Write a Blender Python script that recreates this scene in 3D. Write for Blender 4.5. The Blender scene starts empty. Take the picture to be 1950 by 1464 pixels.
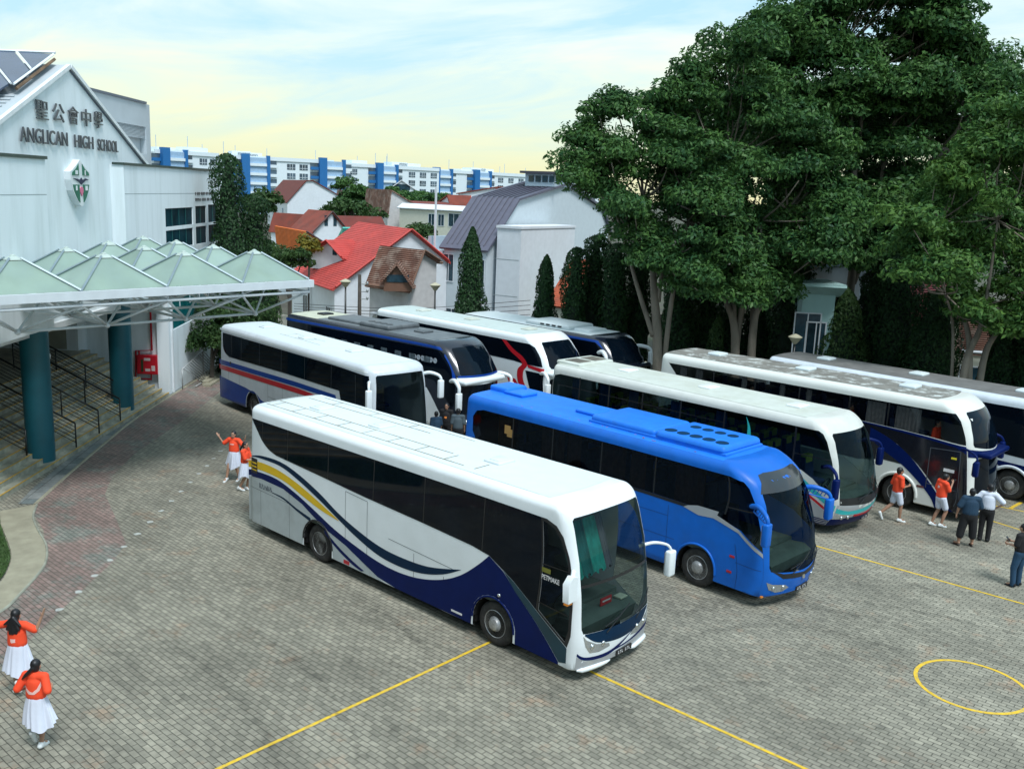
import bpy, bmesh, math, random
import numpy as np
from mathutils import Vector, Matrix, noise
from mathutils.geometry import tessellate_polygon

sc = bpy.context.scene
COL = sc.collection
R = math.radians
# ---------------------------------------------------------------- camera
IW, IH = 1950.0, 1464.0
FPX = 1805.18
CYAW, CPITCH, CROLL = R(131.7025), R(11.4787), R(2.2532)
CPOS = np.array([12.119, -13.133, 9.527])
_f = np.array([math.cos(CYAW)*math.cos(CPITCH), math.sin(CYAW)*math.cos(CPITCH), -math.sin(CPITCH)])
_r = np.array([math.sin(CYAW), -math.cos(CYAW), 0.0])
_u = np.cross(_r, _f)
CR = math.cos(CROLL)*_r + math.sin(CROLL)*_u
CU = -math.sin(CROLL)*_r + math.cos(CROLL)*_u
CF = _f
cam_d = bpy.data.cameras.new('camera')
cam_d.sensor_width = 36.0
cam_d.lens = FPX/IW*36.0
cam_d.clip_start = 0.1
cam_d.clip_end = 5000.0
cam = bpy.data.objects.new('camera', cam_d)
COL.objects.link(cam)
cam.matrix_world = Matrix(((CR[0], CU[0], -CF[0], CPOS[0]), (CR[1], CU[1], -CF[1], CPOS[1]), (CR[2], CU[2], -CF[2], CPOS[2]), (0, 0, 0, 1)))
sc.camera = cam

def ray(px, py):
    return CF + CR*(px-975.0)/FPX - CU*(py-732.0)/FPX
def gp(px, py, z=0.0):
    d = ray(px, py)
    p = CPOS + d*((z-CPOS[2])/d[2])
    return float(p[0]), float(p[1])
def dp(px, py, depth):            # the point seen at a pixel, a given depth from the camera
    p = CPOS + ray(px, py)*depth
    return Vector((float(p[0]), float(p[1]), float(p[2])))

# ---------------------------------------------------------------- light
w = bpy.data.worlds.new('World')
sc.world = w
w.use_nodes = True
nt = w.node_tree
nt.nodes.clear()
N = nt.nodes.new
out = N('ShaderNodeOutputWorld')
bg = N('ShaderNodeBackground')
sky = N('ShaderNodeTexSky')
sky.sky_type = 'NISHITA'
sky.sun_disc = False
SUN_EL, SUN_AZ = R(58), R(-20)
sky.sun_elevation = SUN_EL
sky.sun_rotation = R(90)-SUN_AZ
sky.air_density = 1.0
sky.dust_density = 2.0
tc = N('ShaderNodeTexCoord')
sep = N('ShaderNodeSeparateXYZ')
nt.links.new(tc.outputs['Generated'], sep.inputs[0])
# cloud layer: noise over the direction, flattened like a high sheet of cloud
div = N('ShaderNodeMath'); div.operation = 'ADD'; div.inputs[1].default_value = 0.12
mx = N('ShaderNodeMath'); mx.operation = 'MAXIMUM'; mx.inputs[1].default_value = 0.0
nt.links.new(sep.outputs[2], mx.inputs[0]); nt.links.new(mx.outputs[0], div.inputs[0])
vd = N('ShaderNodeVectorMath'); vd.operation = 'DIVIDE'
cmb = N('ShaderNodeCombineXYZ')
for i in range(3): nt.links.new(div.outputs[0], cmb.inputs[i])
nt.links.new(tc.outputs['Generated'], vd.inputs[0]); nt.links.new(cmb.outputs[0], vd.inputs[1])
mp = N('ShaderNodeMapping'); mp.inputs['Rotation'].default_value = (0, 0, R(38)); mp.inputs['Scale'].default_value = (0.8, 1.35, 0.4); mp.inputs['Location'].default_value = (3.1, 0.4, 0)
nt.links.new(vd.outputs[0], mp.inputs[0])
n1 = N('ShaderNodeTexNoise'); n1.inputs['Scale'].default_value = 1.0; n1.inputs['Detail'].default_value = 9; n1.inputs['Roughness'].default_value = 0.56; n1.inputs['Distortion'].default_value = 0.5
nt.links.new(mp.outputs[0], n1.inputs['Vector'])
cr1 = N('ShaderNodeValToRGB'); cr1.color_ramp.elements[0].position = 0.38; cr1.color_ramp.elements[1].position = 0.64
nt.links.new(n1.outputs['Fac'], cr1.inputs[0])
# elevation colour of the cloud: cream at the horizon, white above
crh = N('ShaderNodeValToRGB')
e = crh.color_ramp.elements
e[0].position = 0.0; e[0].color = (0.84, 0.80, 0.46, 1)
e[1].position = 0.24; e[1].color = (0.86, 0.97, 0.98, 1)
a = e.new(0.04); a.color = (0.87, 0.89, 0.60, 1)
a = e.new(0.09); a.color = (0.87, 0.93, 0.72, 1)
a = e.new(0.14); a.color = (0.87, 0.97, 0.86, 1)
nt.links.new(mx.outputs[0], crh.inputs[0])
crb = N('ShaderNodeValToRGB')
e = crb.color_ramp.elements
e[0].position = 0.0; e[0].color = (0.80, 0.80, 0.50, 1)
e[1].position = 0.3; e[1].color = (0.40, 0.72, 0.96, 1)
a = e.new(0.035); a.color = (0.80, 0.87, 0.62, 1)
a = e.new(0.075); a.color = (0.66, 0.86, 0.84, 1)
a = e.new(0.12); a.color = (0.53, 0.80, 0.92, 1)
nt.links.new(mx.outputs[0], crb.inputs[0])
mixc = N('ShaderNodeMixRGB'); nt.links.new(cr1.outputs[0], mixc.inputs[0]); nt.links.new(crb.outputs[0], mixc.inputs[1]); nt.links.new(crh.outputs[0], mixc.inputs[2])
sc10 = N('ShaderNodeVectorMath'); sc10.operation = 'SCALE'; sc10.inputs['Scale'].default_value = 9.3
nt.links.new(mixc.outputs[0], sc10.inputs[0])
mixs = N('ShaderNodeMixRGB'); mixs.inputs[0].default_value = 0.94
nt.links.new(sky.outputs[0], mixs.inputs[1]); nt.links.new(sc10.outputs[0], mixs.inputs[2])
nt.links.new(mixs.outputs[0], bg.inputs['Color'])
bg.inputs['Strength'].default_value = 0.10
nt.links.new(bg.outputs[0], out.inputs[0])

sl = bpy.data.lights.new('sun', 'SUN')
sl.energy = 2.5
sl.angle = R(17)
sl.color = (0.97, 0.985, 1.0)
so = bpy.data.objects.new('sun', sl)
COL.objects.link(so)
so.rotation_euler = Vector((math.cos(SUN_AZ)*math.cos(SUN_EL), math.sin(SUN_AZ)*math.cos(SUN_EL), math.sin(SUN_EL))).to_track_quat('Z', 'Y').to_euler()
so.location = (0, 0, 60)
sc.view_settings.view_transform = 'Standard'
sc.view_settings.look = 'None'
sc.view_settings.gamma = 1.0
sc.view_settings.exposure = 0.30
sc.cycles.max_bounces = 6
sc.cycles.transparent_max_bounces = 12
sc.cycles.use_adaptive_sampling = True
# ---------------------------------------------------------------- materials
MATS = {}
def mat(name, col, rough=0.6, metal=0.0, spec=0.5, var=0.08, vscale=3.0, dirt=0.0, dcol=(0.10, 0.09, 0.07), dscale=1.2, dpos=0.55, bump=0.0, bscale=40.0, coat=0.0, trans=0.0, stretch=None):
    if name in MATS: return MATS[name]
    m = bpy.data.materials.new(name); m.use_nodes = True
    t = m.node_tree; b = t.nodes['Principled BSDF']; L = t.links.new
    b.inputs['Roughness'].default_value = rough; b.inputs['Metallic'].default_value = metal
    b.inputs['Specular IOR Level'].default_value = spec
    if coat: b.inputs['Coat Weight'].default_value = coat; b.inputs['Coat Roughness'].default_value = 0.08
    tcn = t.nodes.new('ShaderNodeTexCoord'); src = tcn.outputs['Object']
    if stretch:
        mpn = t.nodes.new('ShaderNodeMapping'); mpn.inputs['Scale'].default_value = stretch; L(src, mpn.inputs[0]); src = mpn.outputs[0]
    nz = t.nodes.new('ShaderNodeTexNoise'); nz.inputs['Scale'].default_value = vscale; nz.inputs['Detail'].default_value = 5
    L(src, nz.inputs['Vector'])
    mr = t.nodes.new('ShaderNodeMapRange'); mr.inputs[1].default_value = 0.3; mr.inputs[2].default_value = 0.7; mr.inputs[3].default_value = 1-var; mr.inputs[4].default_value = 1+var
    L(nz.outputs['Fac'], mr.inputs[0])
    vm = t.nodes.new('ShaderNodeVectorMath'); vm.operation = 'SCALE'; vm.inputs[0].default_value = col[:3]; L(mr.outputs[0], vm.inputs['Scale'])
    last = vm.outputs[0]
    if dirt > 0:
        n2 = t.nodes.new('ShaderNodeTexNoise'); n2.inputs['Scale'].default_value = dscale; n2.inputs['Detail'].default_value = 8; n2.inputs['Roughness'].default_value = 0.65
        L(src, n2.inputs['Vector'])
        cr = t.nodes.new('ShaderNodeValToRGB'); cr.color_ramp.elements[0].position = dpos-0.08; cr.color_ramp.elements[1].position = dpos+0.12
        cr.color_ramp.elements[1].color = (dirt, dirt, dirt, 1)
        L(n2.outputs['Fac'], cr.inputs[0])
        mxn = t.nodes.new('ShaderNodeMixRGB'); L(cr.outputs[0], mxn.inputs[0]); L(last, mxn.inputs[1]); mxn.inputs[2].default_value = (*dcol, 1)
        last = mxn.outputs[0]
    L(last, b.inputs['Base Color'])
    if bump > 0:
        n3 = t.nodes.new('ShaderNodeTexNoise'); n3.inputs['Scale'].default_value = bscale; n3.inputs['Detail'].default_value = 3
        L(src, n3.inputs['Vector'])
        bp = t.nodes.new('ShaderNodeBump'); bp.inputs['Strength'].default_value = bump; bp.inputs['Distance'].default_value = 0.02
        L(n3.outputs['Fac'], bp.inputs['Height']); L(bp.outputs[0], b.inputs['Normal'])
    MATS[name] = m
    return m

def glass_mat(name, tint, gloss=(.62, .80, .95), ior=1.5, rough=0.02):
    """thin tinted pane: light passes tinted, the rest mirrors by Fresnel"""
    if name in MATS: return MATS[name]
    m = bpy.data.materials.new(name); m.use_nodes = True
    t = m.node_tree; t.nodes.clear(); L = t.links.new
    o = t.nodes.new('ShaderNodeOutputMaterial'); mxs = t.nodes.new('ShaderNodeMixShader')
    tr = t.nodes.new('ShaderNodeBsdfTransparent'); tr.inputs[0].default_value = (*tint, 1)
    gl = t.nodes.new('ShaderNodeBsdfGlossy'); gl.inputs['Color'].default_value = (*gloss, 1); gl.inputs['Roughness'].default_value = rough
    fr = t.nodes.new('ShaderNodeFresnel'); fr.inputs[0].default_value = ior
    mm = t.nodes.new('ShaderNodeMath'); mm.operation = 'MULTIPLY_ADD'; mm.inputs[1].default_value = 0.42; mm.inputs[2].default_value = 0.0
    L(fr.outputs[0], mm.inputs[0]); L(mm.outputs[0], mxs.inputs[0]); L(tr.outputs[0], mxs.inputs[1]); L(gl.outputs[0], mxs.inputs[2]); L(mxs.outputs[0], o.inputs[0])
    MATS[name] = m
    return m

# ---------------------------------------------------------------- objects
def tag(o, label=None, cat=None, group=None, kind=None):
    if label: o['label'] = label
    if cat: o['category'] = cat
    if group: o['group'] = group
    if kind: o['kind'] = kind
    return o
def empty(name, label, cat, loc=(0, 0, 0), rz=0.0, group=None):
    o = bpy.data.objects.new(name, None); COL.objects.link(o)
    o.location = loc; o.rotation_euler = (0, 0, rz); o.empty_display_size = 0.3
    return tag(o, label, cat, group)
def mesh_obj(name, verts, faces, material, parent=None, smooth=False, mats=None, midx=None, loc=None):
    me = bpy.data.meshes.new(name)
    me.from_pydata([tuple(v) for v in verts], [], [tuple(f) for f in faces]); me.update()
    if mats:
        for mm in mats: me.materials.append(mm)
        me.polygons.foreach_set('material_index', midx)
    elif material: me.materials.append(material)
    if smooth: me.polygons.foreach_set('use_smooth', [True]*len(me.polygons))
    o = bpy.data.objects.new(name, me); COL.objects.link(o)
    if parent: o.parent = parent
    if loc: o.location = loc
    return o
def bm_obj(name, bm, material, parent=None, smooth=False, sharp=None):
    me = bpy.data.meshes.new(name)
    bmesh.ops.recalc_face_normals(bm, faces=bm.faces[:])
    bm.to_mesh(me); bm.free()
    if isinstance(material, (list, tuple)):
        for mm in material: me.materials.append(mm)
    elif material: me.materials.append(material)
    if smooth: me.polygons.foreach_set('use_smooth', [True]*len(me.polygons))
    if smooth and sharp: me.set_sharp_from_angle(angle=R(sharp))
    o = bpy.data.objects.new(name, me); COL.objects.link(o)
    if parent: o.parent = parent
    return o
def structure(o): o['kind'] = 'structure'; return o

def _newfaces(bm, vs, fs, mi=0):
    bv = [bm.verts.new(v) for v in vs]
    for f in fs:
        try:
            nf = bm.faces.new([bv[i] for i in f]); nf.material_index = mi
        except ValueError: pass
    return bv
BOXF = [(0, 3, 2, 1), (4, 5, 6, 7), (0, 1, 5, 4), (1, 2, 6, 5), (2, 3, 7, 6), (3, 0, 4, 7)]
def add_box(bm, lo, hi, bev=0.0, M=None, mi=0, seg=2):
    x0, y0, z0 = lo; x1, y1, z1 = hi
    vs = [Vector(v) for v in ((x0, y0, z0), (x1, y0, z0), (x1, y1, z0), (x0, y1, z0), (x0, y0, z1), (x1, y0, z1), (x1, y1, z1), (x0, y1, z1))]
    b2 = bmesh.new(); _newfaces(b2, vs, BOXF)
    if bev > 0: bmesh.ops.bevel(b2, geom=b2.edges[:], offset=bev, segments=seg, profile=0.5, affect='EDGES')
    _merge(bm, b2, M, mi)
def _merge(bm, b2, M=None, mi=0):
    b2.verts.ensure_lookup_table(); b2.verts.index_update()
    vs = [(M @ v.co if M else v.co.copy()) for v in b2.verts]
    fs = [[v.index for v in f.verts] for f in b2.faces]
    _newfaces(bm, vs, fs, mi); b2.free()
def add_prism(bm, pts, a, b, axis='z', M=None, mi=0):
    """extrude a 2D outline between a and b along an axis; pts are the other two coordinates"""
    def p3(p, h):
        if axis == 'z': return Vector((p[0], p[1], h))
        if axis == 'y': return Vector((p[0], h, p[1]))
        return Vector((h, p[0], p[1]))
    n = len(pts)
    vs = [p3(p, a) for p in pts]+[p3(p, b) for p in pts]
    if M: vs = [M @ v for v in vs]
    fs = [list(range(n))[::-1], list(range(n, 2*n))]+[(i, (i+1) % n, n+(i+1) % n, n+i) for i in range(n)]
    _newfaces(bm, vs, fs, mi)
def add_tube(bm, path, rad, seg=8, mi=0, cap=True, M=None):
    path = [Vector(p) for p in path]
    n = len(path); rads = rad if isinstance(rad, (list, tuple)) else [rad]*n
    rings = []
    ref = None
    for i, p in enumerate(path):
        d = (path[min(i+1, n-1)]-path[max(i-1, 0)])
        if d.length < 1e-6: d = Vector((0, 0, 1))
        d.normalize()
        if ref is None: ref = Vector((0, 0, 1)) if abs(d.z) < 0.9 else Vector((1, 0, 0))
        s = d.cross(ref).normalized(); t = s.cross(d).normalized(); ref = t
        rings.append([p+(s*math.cos(2*math.pi*k/seg)+t*math.sin(2*math.pi*k/seg))*rads[i] for k in range(seg)])
    vs = [v for r in rings for v in r]
    if M: vs = [M @ v for v in vs]
    fs = [(i*seg+k, i*seg+(k+1) % seg, (i+1)*seg+(k+1) % seg, (i+1)*seg+k) for i in range(n-1) for k in range(seg)]
    if cap: fs += [list(range(seg))[::-1], [(n-1)*seg+k for k in range(seg)]]
    _newfaces(bm, vs, fs, mi)
def add_lathe(bm, prof, seg=24, M=None, mi=0):
    """prof: list of (radius, height) about z"""
    n = len(prof)
    vs = [Vector((r*math.cos(2*math.pi*k/seg), r*math.sin(2*math.pi*k/seg), h)) for r, h in prof for k in range(seg)]
    if M: vs = [M @ v for v in vs]
    fs = [(i*seg+k, i*seg+(k+1) % seg, (i+1)*seg+(k+1) % seg, (i+1)*seg+k) for i in range(n-1) for k in range(seg)]
    fs += [list(range(seg))[::-1], [(n-1)*seg+k for k in range(seg)]]
    _newfaces(bm, vs, fs, mi)
def add_ball(bm, c, r, M=None, seg=12, mi=0):
    rr = r if isinstance(r, (tuple, list)) else (r, r, r)
    b2 = bmesh.new(); bmesh.ops.create_uvsphere(b2, u_segments=seg, v_segments=max(6, seg*2//3), radius=1.0)
    T = Matrix.Translation(Vector(c)) @ Matrix.Diagonal((*rr, 1))
    _merge(bm, b2, (M @ T) if M else T, mi)
def ok(name, fn, material, parent=None, smooth=False, sharp=None):
    bm = bmesh.new(); fn(bm); return bm_obj(name, bm, material, parent, smooth, sharp)
def box_obj(name, lo, hi, material, parent=None, bev=0.0, smooth=False):
    return ok(name, lambda b: add_box(b, lo, hi, bev), material, parent, smooth, 40 if smooth else None)
def spline(pts, n=8):
    """Catmull-Rom through 2D/3D points"""
    P = [Vector(p) for p in pts]; o = []
    for i in range(len(P)-1):
        p0 = P[max(i-1, 0)]; p1 = P[i]; p2 = P[i+1]; p3 = P[min(i+2, len(P)-1)]
        for k in range(n):
            t = k/n
            o.append(0.5*((2*p1)+(p2-p0)*t+(2*p0-5*p1+4*p2-p3)*t*t+(3*p1-p0-3*p2+p3)*t**3))
    o.append(P[-1])
    return o
def text_geo(s, size, depth, sx=1.0):
    cu = bpy.data.curves.new('lettering', 'FONT'); cu.body = s; cu.size = size; cu.extrude = depth; cu.align_x = 'CENTER'; cu.align_y = 'CENTER'
    cu.resolution_u = 3
    to = bpy.data.objects.new('lettering', cu); COL.objects.link(to)
    dg = bpy.context.evaluated_depsgraph_get()
    me = bpy.data.meshes.new_from_object(to.evaluated_get(dg))
    vs = [(v.co.x*sx, v.co.y, v.co.z) for v in me.vertices]; fs = [tuple(p.vertices) for p in me.polygons]
    bpy.data.objects.remove(to); bpy.data.curves.remove(cu); bpy.data.meshes.remove(me)
    return vs, fs
def text_obj(name, s, size, depth, material, M, parent=None, sx=1.0, fit=None):
    """lettering lying in the local XY plane of M; fit=(width,height) scales it to that size"""
    vs, fs = text_geo(s, size, depth, sx)
    if fit and vs:
        xs = [v[0] for v in vs]; ys = [v[1] for v in vs]
        cxm = (max(xs)+min(xs))/2; cym = (max(ys)+min(ys))/2
        kx = fit[0]/(max(xs)-min(xs)); ky = fit[1]/(max(ys)-min(ys))
        vs = [((v[0]-cxm)*kx, (v[1]-cym)*ky, v[2]) for v in vs]
    vs = [M @ Vector(v) for v in vs]
    return mesh_obj(name, vs, fs, material, parent)
# ---------------------------------------------------------------- ground
def paver_mat(name, c1, c2, mortar, patch=None, rot=0.0, bw=0.235, rh=0.118, patchy=0.36):
    m = bpy.data.materials.new(name); m.use_nodes = True; t = m.node_tree; b = t.nodes['Principled BSDF']; L = t.links.new
    tcn = t.nodes.new('ShaderNodeTexCoord')
    mpn = t.nodes.new('ShaderNodeMapping'); mpn.inputs['Rotation'].default_value = (0, 0, rot); L(tcn.outputs['Object'], mpn.inputs[0])
    # slight waviness so the rows are not ruler straight
    wn = t.nodes.new('ShaderNodeTexNoise'); wn.inputs['Scale'].default_value = 0.7; L(tcn.outputs['Object'], wn.inputs['Vector'])
    wa = t.nodes.new('ShaderNodeVectorMath'); wa.operation = 'MULTIPLY_ADD'; wa.inputs[1].default_value = (0.07, 0.07, 0); L(wn.outputs['Color'], wa.inputs[0]); L(mpn.outputs[0], wa.inputs[2])
    br = t.nodes.new('ShaderNodeTexBrick'); br.offset = 0.5
    br.inputs['Scale'].default_value = 1.0; br.inputs['Brick Width'].default_value = bw; br.inputs['Row Height'].default_value = rh
    br.inputs['Mortar Size'].default_value = 0.011; br.inputs['Mortar Smooth'].default_value = 0.35; br.inputs['Bias'].default_value = 0.0
    br.inputs['Color1'].default_value = (*c1, 1); br.inputs['Color2'].default_value = (*c2, 1); br.inputs['Mortar'].default_value = (*mortar, 1)
    L(wa.outputs[0], br.inputs['Vector'])
    # wear: bands and blotches metres wide
    n1 = t.nodes.new('ShaderNodeTexNoise'); n1.inputs['Scale'].default_value = 0.42; n1.inputs['Detail'].default_value = 7; n1.inputs['Roughness'].default_value = 0.6
    ms = t.nodes.new('ShaderNodeMapping'); ms.inputs['Scale'].default_value = (0.55, 1.3, 1); ms.inputs['Rotation'].default_value = (0, 0, R(8)); L(tcn.outputs['Object'], ms.inputs[0]); L(ms.outputs[0], n1.inputs['Vector'])
    mr = t.nodes.new('ShaderNodeMapRange'); mr.inputs[1].default_value = 0.28; mr.inputs[2].default_value = 0.72; mr.inputs[3].default_value = 1-patchy; mr.inputs[4].default_value = 1+patchy
    L(n1.outputs['Fac'], mr.inputs[0])
    n2 = t.nodes.new('ShaderNodeTexNoise'); n2.inputs['Scale'].default_value = 6.0; n2.inputs['Detail'].default_value = 4; L(tcn.outputs['Object'], n2.inputs['Vector'])
    mr2 = t.nodes.new('ShaderNodeMapRange'); mr2.inputs[1].default_value = 0.3; mr2.inputs[2].default_value = 0.7; mr2.inputs[3].default_value = 0.82; mr2.inputs[4].default_value = 1.18; L(n2.outputs['Fac'], mr2.inputs[0])
    mu = t.nodes.new('ShaderNodeMath'); mu.operation = 'MULTIPLY'; L(mr.outputs[0], mu.inputs[0]); L(mr2.outputs[0], mu.inputs[1])
    col = br.outputs['Color']
    if patch:
        n3 = t.nodes.new('ShaderNodeTexNoise'); n3.inputs['Scale'].default_value = 0.9; n3.inputs['Detail'].default_value = 8; n3.inputs['Roughness'].default_value = 0.75; L(tcn.outputs['Object'], n3.inputs['Vector'])
        cr = t.nodes.new('ShaderNodeValToRGB'); cr.color_ramp.elements[0].position = patch[1]; cr.color_ramp.elements[1].position = patch[1]+0.1; L(n3.outputs['Fac'], cr.inputs[0])
        fm = t.nodes.new('ShaderNodeMath'); fm.operation = 'MULTIPLY'; fm.inputs[1].default_value = patch[2]; L(cr.outputs[0], fm.inputs[0])
        mxn = t.nodes.new('ShaderNodeMixRGB'); mxn.blend_type = 'MULTIPLY'; L(fm.outputs[0], mxn.inputs[0]); L(col, mxn.inputs[1]); mxn.inputs[2].default_value = (*patch[0], 1); col = mxn.outputs[0]
    n5 = t.nodes.new('ShaderNodeTexNoise'); n5.inputs['Scale'].default_value = 1.1; n5.inputs['Detail'].default_value = 5; n5.inputs['Roughness'].default_value = .6; n5.inputs['Distortion'].default_value = 1.2; L(tcn.outputs['Object'], n5.inputs['Vector'])
    m5 = t.nodes.new('ShaderNodeMapRange'); m5.inputs[1].default_value = .62; m5.inputs[2].default_value = .74; m5.inputs[3].default_value = 1; m5.inputs[4].default_value = .62; L(n5.outputs['Fac'], m5.inputs[0])
    mu5 = t.nodes.new('ShaderNodeMath'); mu5.operation = 'MULTIPLY'; L(mu.outputs[0], mu5.inputs[0]); L(m5.outputs[0], mu5.inputs[1]); mu = mu5
    vm = t.nodes.new('ShaderNodeVectorMath'); vm.operation = 'SCALE'; L(col, vm.inputs[0]); L(mu.outputs[0], vm.inputs['Scale'])
    L(vm.outputs[0], b.inputs['Base Color'])
    b.inputs['Roughness'].default_value = 0.85
    bp = t.nodes.new('ShaderNodeBump'); bp.inputs['Strength'].default_value = 0.5; bp.inputs['Distance'].default_value = 0.01; bp.invert = True
    L(br.outputs['Fac'], bp.inputs['Height']); L(bp.outputs[0], b.inputs['Normal'])
    return m
M_PAVE = paver_mat('grey_pavers', (0.280, 0.264, 0.208), (0.198, 0.189, 0.150), (0.084, 0.081, 0.062), patch=((1.15, 0.90, 0.80), 0.56, 0.85))
M_RED = paver_mat('red_pavers', (0.275, 0.190, 0.165), (0.195, 0.145, 0.125), (0.070, 0.062, 0.05), patch=((0.86, 1.22, 1.22), 0.49, 1.0), patchy=0.28)
M_EARTH = mat('earth', (0.06, 0.055, 0.04), 0.9, var=0.3, vscale=0.5, dirt=0.8, dcol=(0.04, 0.07, 0.02), dscale=0.3)
M_CONC = mat('walk_concrete', (0.335, 0.315, 0.23), 0.85, var=0.12, vscale=2.5, dirt=0.4, dcol=(0.20, 0.18, 0.13), dscale=1.6, dpos=0.5, bump=0.15)
M_SLAB = paver_mat('grey_slabs', (0.135, 0.165, 0.165), (0.235, 0.245, 0.235), (0.06, 0.06, 0.055), rot=R(-138), bw=0.62, rh=0.5)
M_YEL = mat('yellow_line_paint', (0.72, 0.47, 0.025), 0.6, var=0.15, vscale=7, dirt=0.85, dcol=(0.26, 0.23, 0.13), dscale=14, dpos=0.57)
M_WHT = mat('white_marker_paint', (0.45, 0.47, 0.44), 0.6, dirt=0.4, dscale=12)
M_GRASS = mat('turf', (0.045, 0.085, 0.025), 0.9, var=0.35, vscale=9, bump=0.8, bscale=60)

def sheet(name, pts, z, m, kind='structure'):
    tr = tessellate_polygon([[Vector((p[0], p[1], 0)) for p in pts]])
    o = mesh_obj(name, [(p[0], p[1], z) for p in pts], tr, m)
    if o.data.polygons[0].normal.z < 0: o.data.flip_normals()
    if kind: o['kind'] = kind
    return o
sheet('ground', [(-1500, -1500), (1500, -1500), (1500, 1500), (-1500, 1500)], -0.02, M_EARTH)
sheet('paved_yard', [(-60, -30), (30, -30), (30, 27.5), (-32, 27.5), (-60, 27.5)], 0.0, M_PAVE)
# red band of paving along the kerb
kin = [gp(*p) for p in [(0, 1270), (0, 1160), (60, 1110), (88, 1060), (83, 1010), (62, 975), (66, 960), (130, 905), (200, 845), (262, 795), (315, 760), (380, 722), (415, 700)]]
kout = [gp(*p) for p in [(420, 745), (395, 765), (350, 800), (305, 830), (255, 865), (215, 905), (200, 940), (222, 990), (240, 1035), (215, 1070), (185, 1097), (150, 1130), (112, 1165), (60, 1215), (30, 1262)]]
sheet('red_paving', [(-1, 0, 0)][:0]+kin+kout, 0.004, M_RED)
# slab strip over the drain, and the curved concrete walk
strip = [gp(*p) for p in [(34, 960), (60, 932), (120, 882), (190, 828), (262, 772), (330, 736), (352, 737), (262, 796), (190, 850), (130, 902), (66, 960)]]
o = sheet('drain_cover_slabs', strip, 0.012, M_SLAB)
kb = bmesh.new()
kpath = [Vector((*gp(*p), 0.0)) for p in [(66, 961), (130, 904), (200, 844), (262, 795), (345, 742), (415, 700)]]
add_tube(kb, [v+Vector((0, 0, 0.0)) for v in spline(kpath, 5)], 0.05, 6)
structure(bm_obj('kerb', kb, M_CONC))
wl = spline([gp(*p) for p in [(0, 975), (2, 1000), (14, 1030), (22, 1060), (14, 1090), (0, 1112), (-20, 1135), (-60, 1160)]], 6)
wr = spline([gp(*p) for p in [(70, 962), (63, 985), (72, 1010), (88, 1040), (87, 1070), (72, 1095), (40, 1130), (10, 1160), (-40, 1190)]], 6)
wpts = [tuple(p[:2]) for p in wl]+[tuple(p[:2]) for p in reversed(wr)]
bmw = bmesh.new(); add_prism(bmw, wpts, -0.01, 0.035); structure(bm_obj('curved_walk', bmw, M_CONC))
bmw = bmesh.new(); add_tube(bmw, [Vector((p[0], p[1], 0.02)) for p in wr], 0.035, 6); structure(bm_obj('walk_edging', bmw, mat('edging', (0.30, 0.31, 0.25), 0.8, var=0.2)))
# lawn beside the walk
lw = [tuple(p[:2]) for p in spline([gp(*p) for p in [(0, 985), (0, 1000), (12, 1032), (20, 1060), (12, 1088), (-2, 1108), (-30, 1130)]], 5)]+[gp(-160, 1130), gp(-160, 985)]
sheet('lawn', lw, 0.042, M_GRASS)
def grass_blades(n, poly, z):
    rnd = random.Random(5); xs = [p[0] for p in poly]; ys = [p[1] for p in poly]
    vs = []; fs = []
    def inside(x, y):
        c = False; j = len(poly)-1
        for i in range(len(poly)):
            if (poly[i][1] > y) != (poly[j][1] > y) and x < (poly[j][0]-poly[i][0])*(y-poly[i][1])/(poly[j][1]-poly[i][1])+poly[i][0]: c = not c
            j = i
        return c
    while len(fs) < n:
        x = rnd.uniform(min(xs), max(xs)); y = rnd.uniform(min(ys), max(ys))
        if not inside(x, y): continue
        a = rnd.uniform(0, 6.28); h = rnd.uniform(0.05, 0.13); wd = 0.012; k = len(vs)
        vs += [(x-wd*math.cos(a), y-wd*math.sin(a), z), (x+wd*math.cos(a), y+wd*math.sin(a), z), (x+rnd.uniform(-.05, .05), y+rnd.uniform(-.05, .05), z+h)]
        fs.append((k, k+1, k+2))
    return vs, fs
v_, f_ = grass_blades(9000, lw, 0.04)
go = mesh_obj('grass', v_, f_, mat('grass_blade', (0.06, 0.12, 0.03), 0.7, var=0.4, vscale=5))
tag(go, 'short green grass beside the curved concrete walk', 'grass', kind='stuff')

# court lines
def line(name, a, b, wd, z=0.006):
    a = Vector((*a, 0)); b = Vector((*b, 0)); d = (b-a).normalized(); s = Vector((-d.y, d.x, 0))*wd/2
    return sheet(name, [tuple((a-s)[:2]), tuple((b-s)[:2]), tuple((b+s)[:2]), tuple((a+s)[:2])], z, M_YEL)
pA = gp(418, 1462); pB = gp(925, 1226)
dd = (Vector(pB)-Vector(pA)); pA2 = Vector(pA)-dd*0.3; pB2 = Vector(pB)+dd*0.04
line('court_line', pA2, pB2, 0.075)
pA = gp(1135, 1283); pB = gp(1530, 1462); dd = Vector(pB)-Vector(pA)
line('court_line', Vector(pA)-dd*0.55, Vector(pB)+dd*0.5, 0.075, 0.0085)
pA = gp(1567, 1043); pB = gp(1950, 1150); dd = Vector(pB)-Vector(pA)
line('court_line', Vector(pA)-dd*1.2, Vector(pB)+dd*0.3, 0.075)
pA = gp(1880, 989); pB = gp(1950, 1011); dd = Vector(pB)-Vector(pA)
line('court_line', Vector(pA)-dd*2, Vector(pB)+dd, 0.07)
pA = gp(1895, 963); pB = gp(1950, 974)
line('court_line', pA, pB, 0.07); 
line('court_line', gp(1924, 968), gp(1946, 956), 0.12, 0.0085)
cc = Vector((7.44, 6.62)); cr_ = 1.07
vs_ = []; fs_ = []
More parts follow.
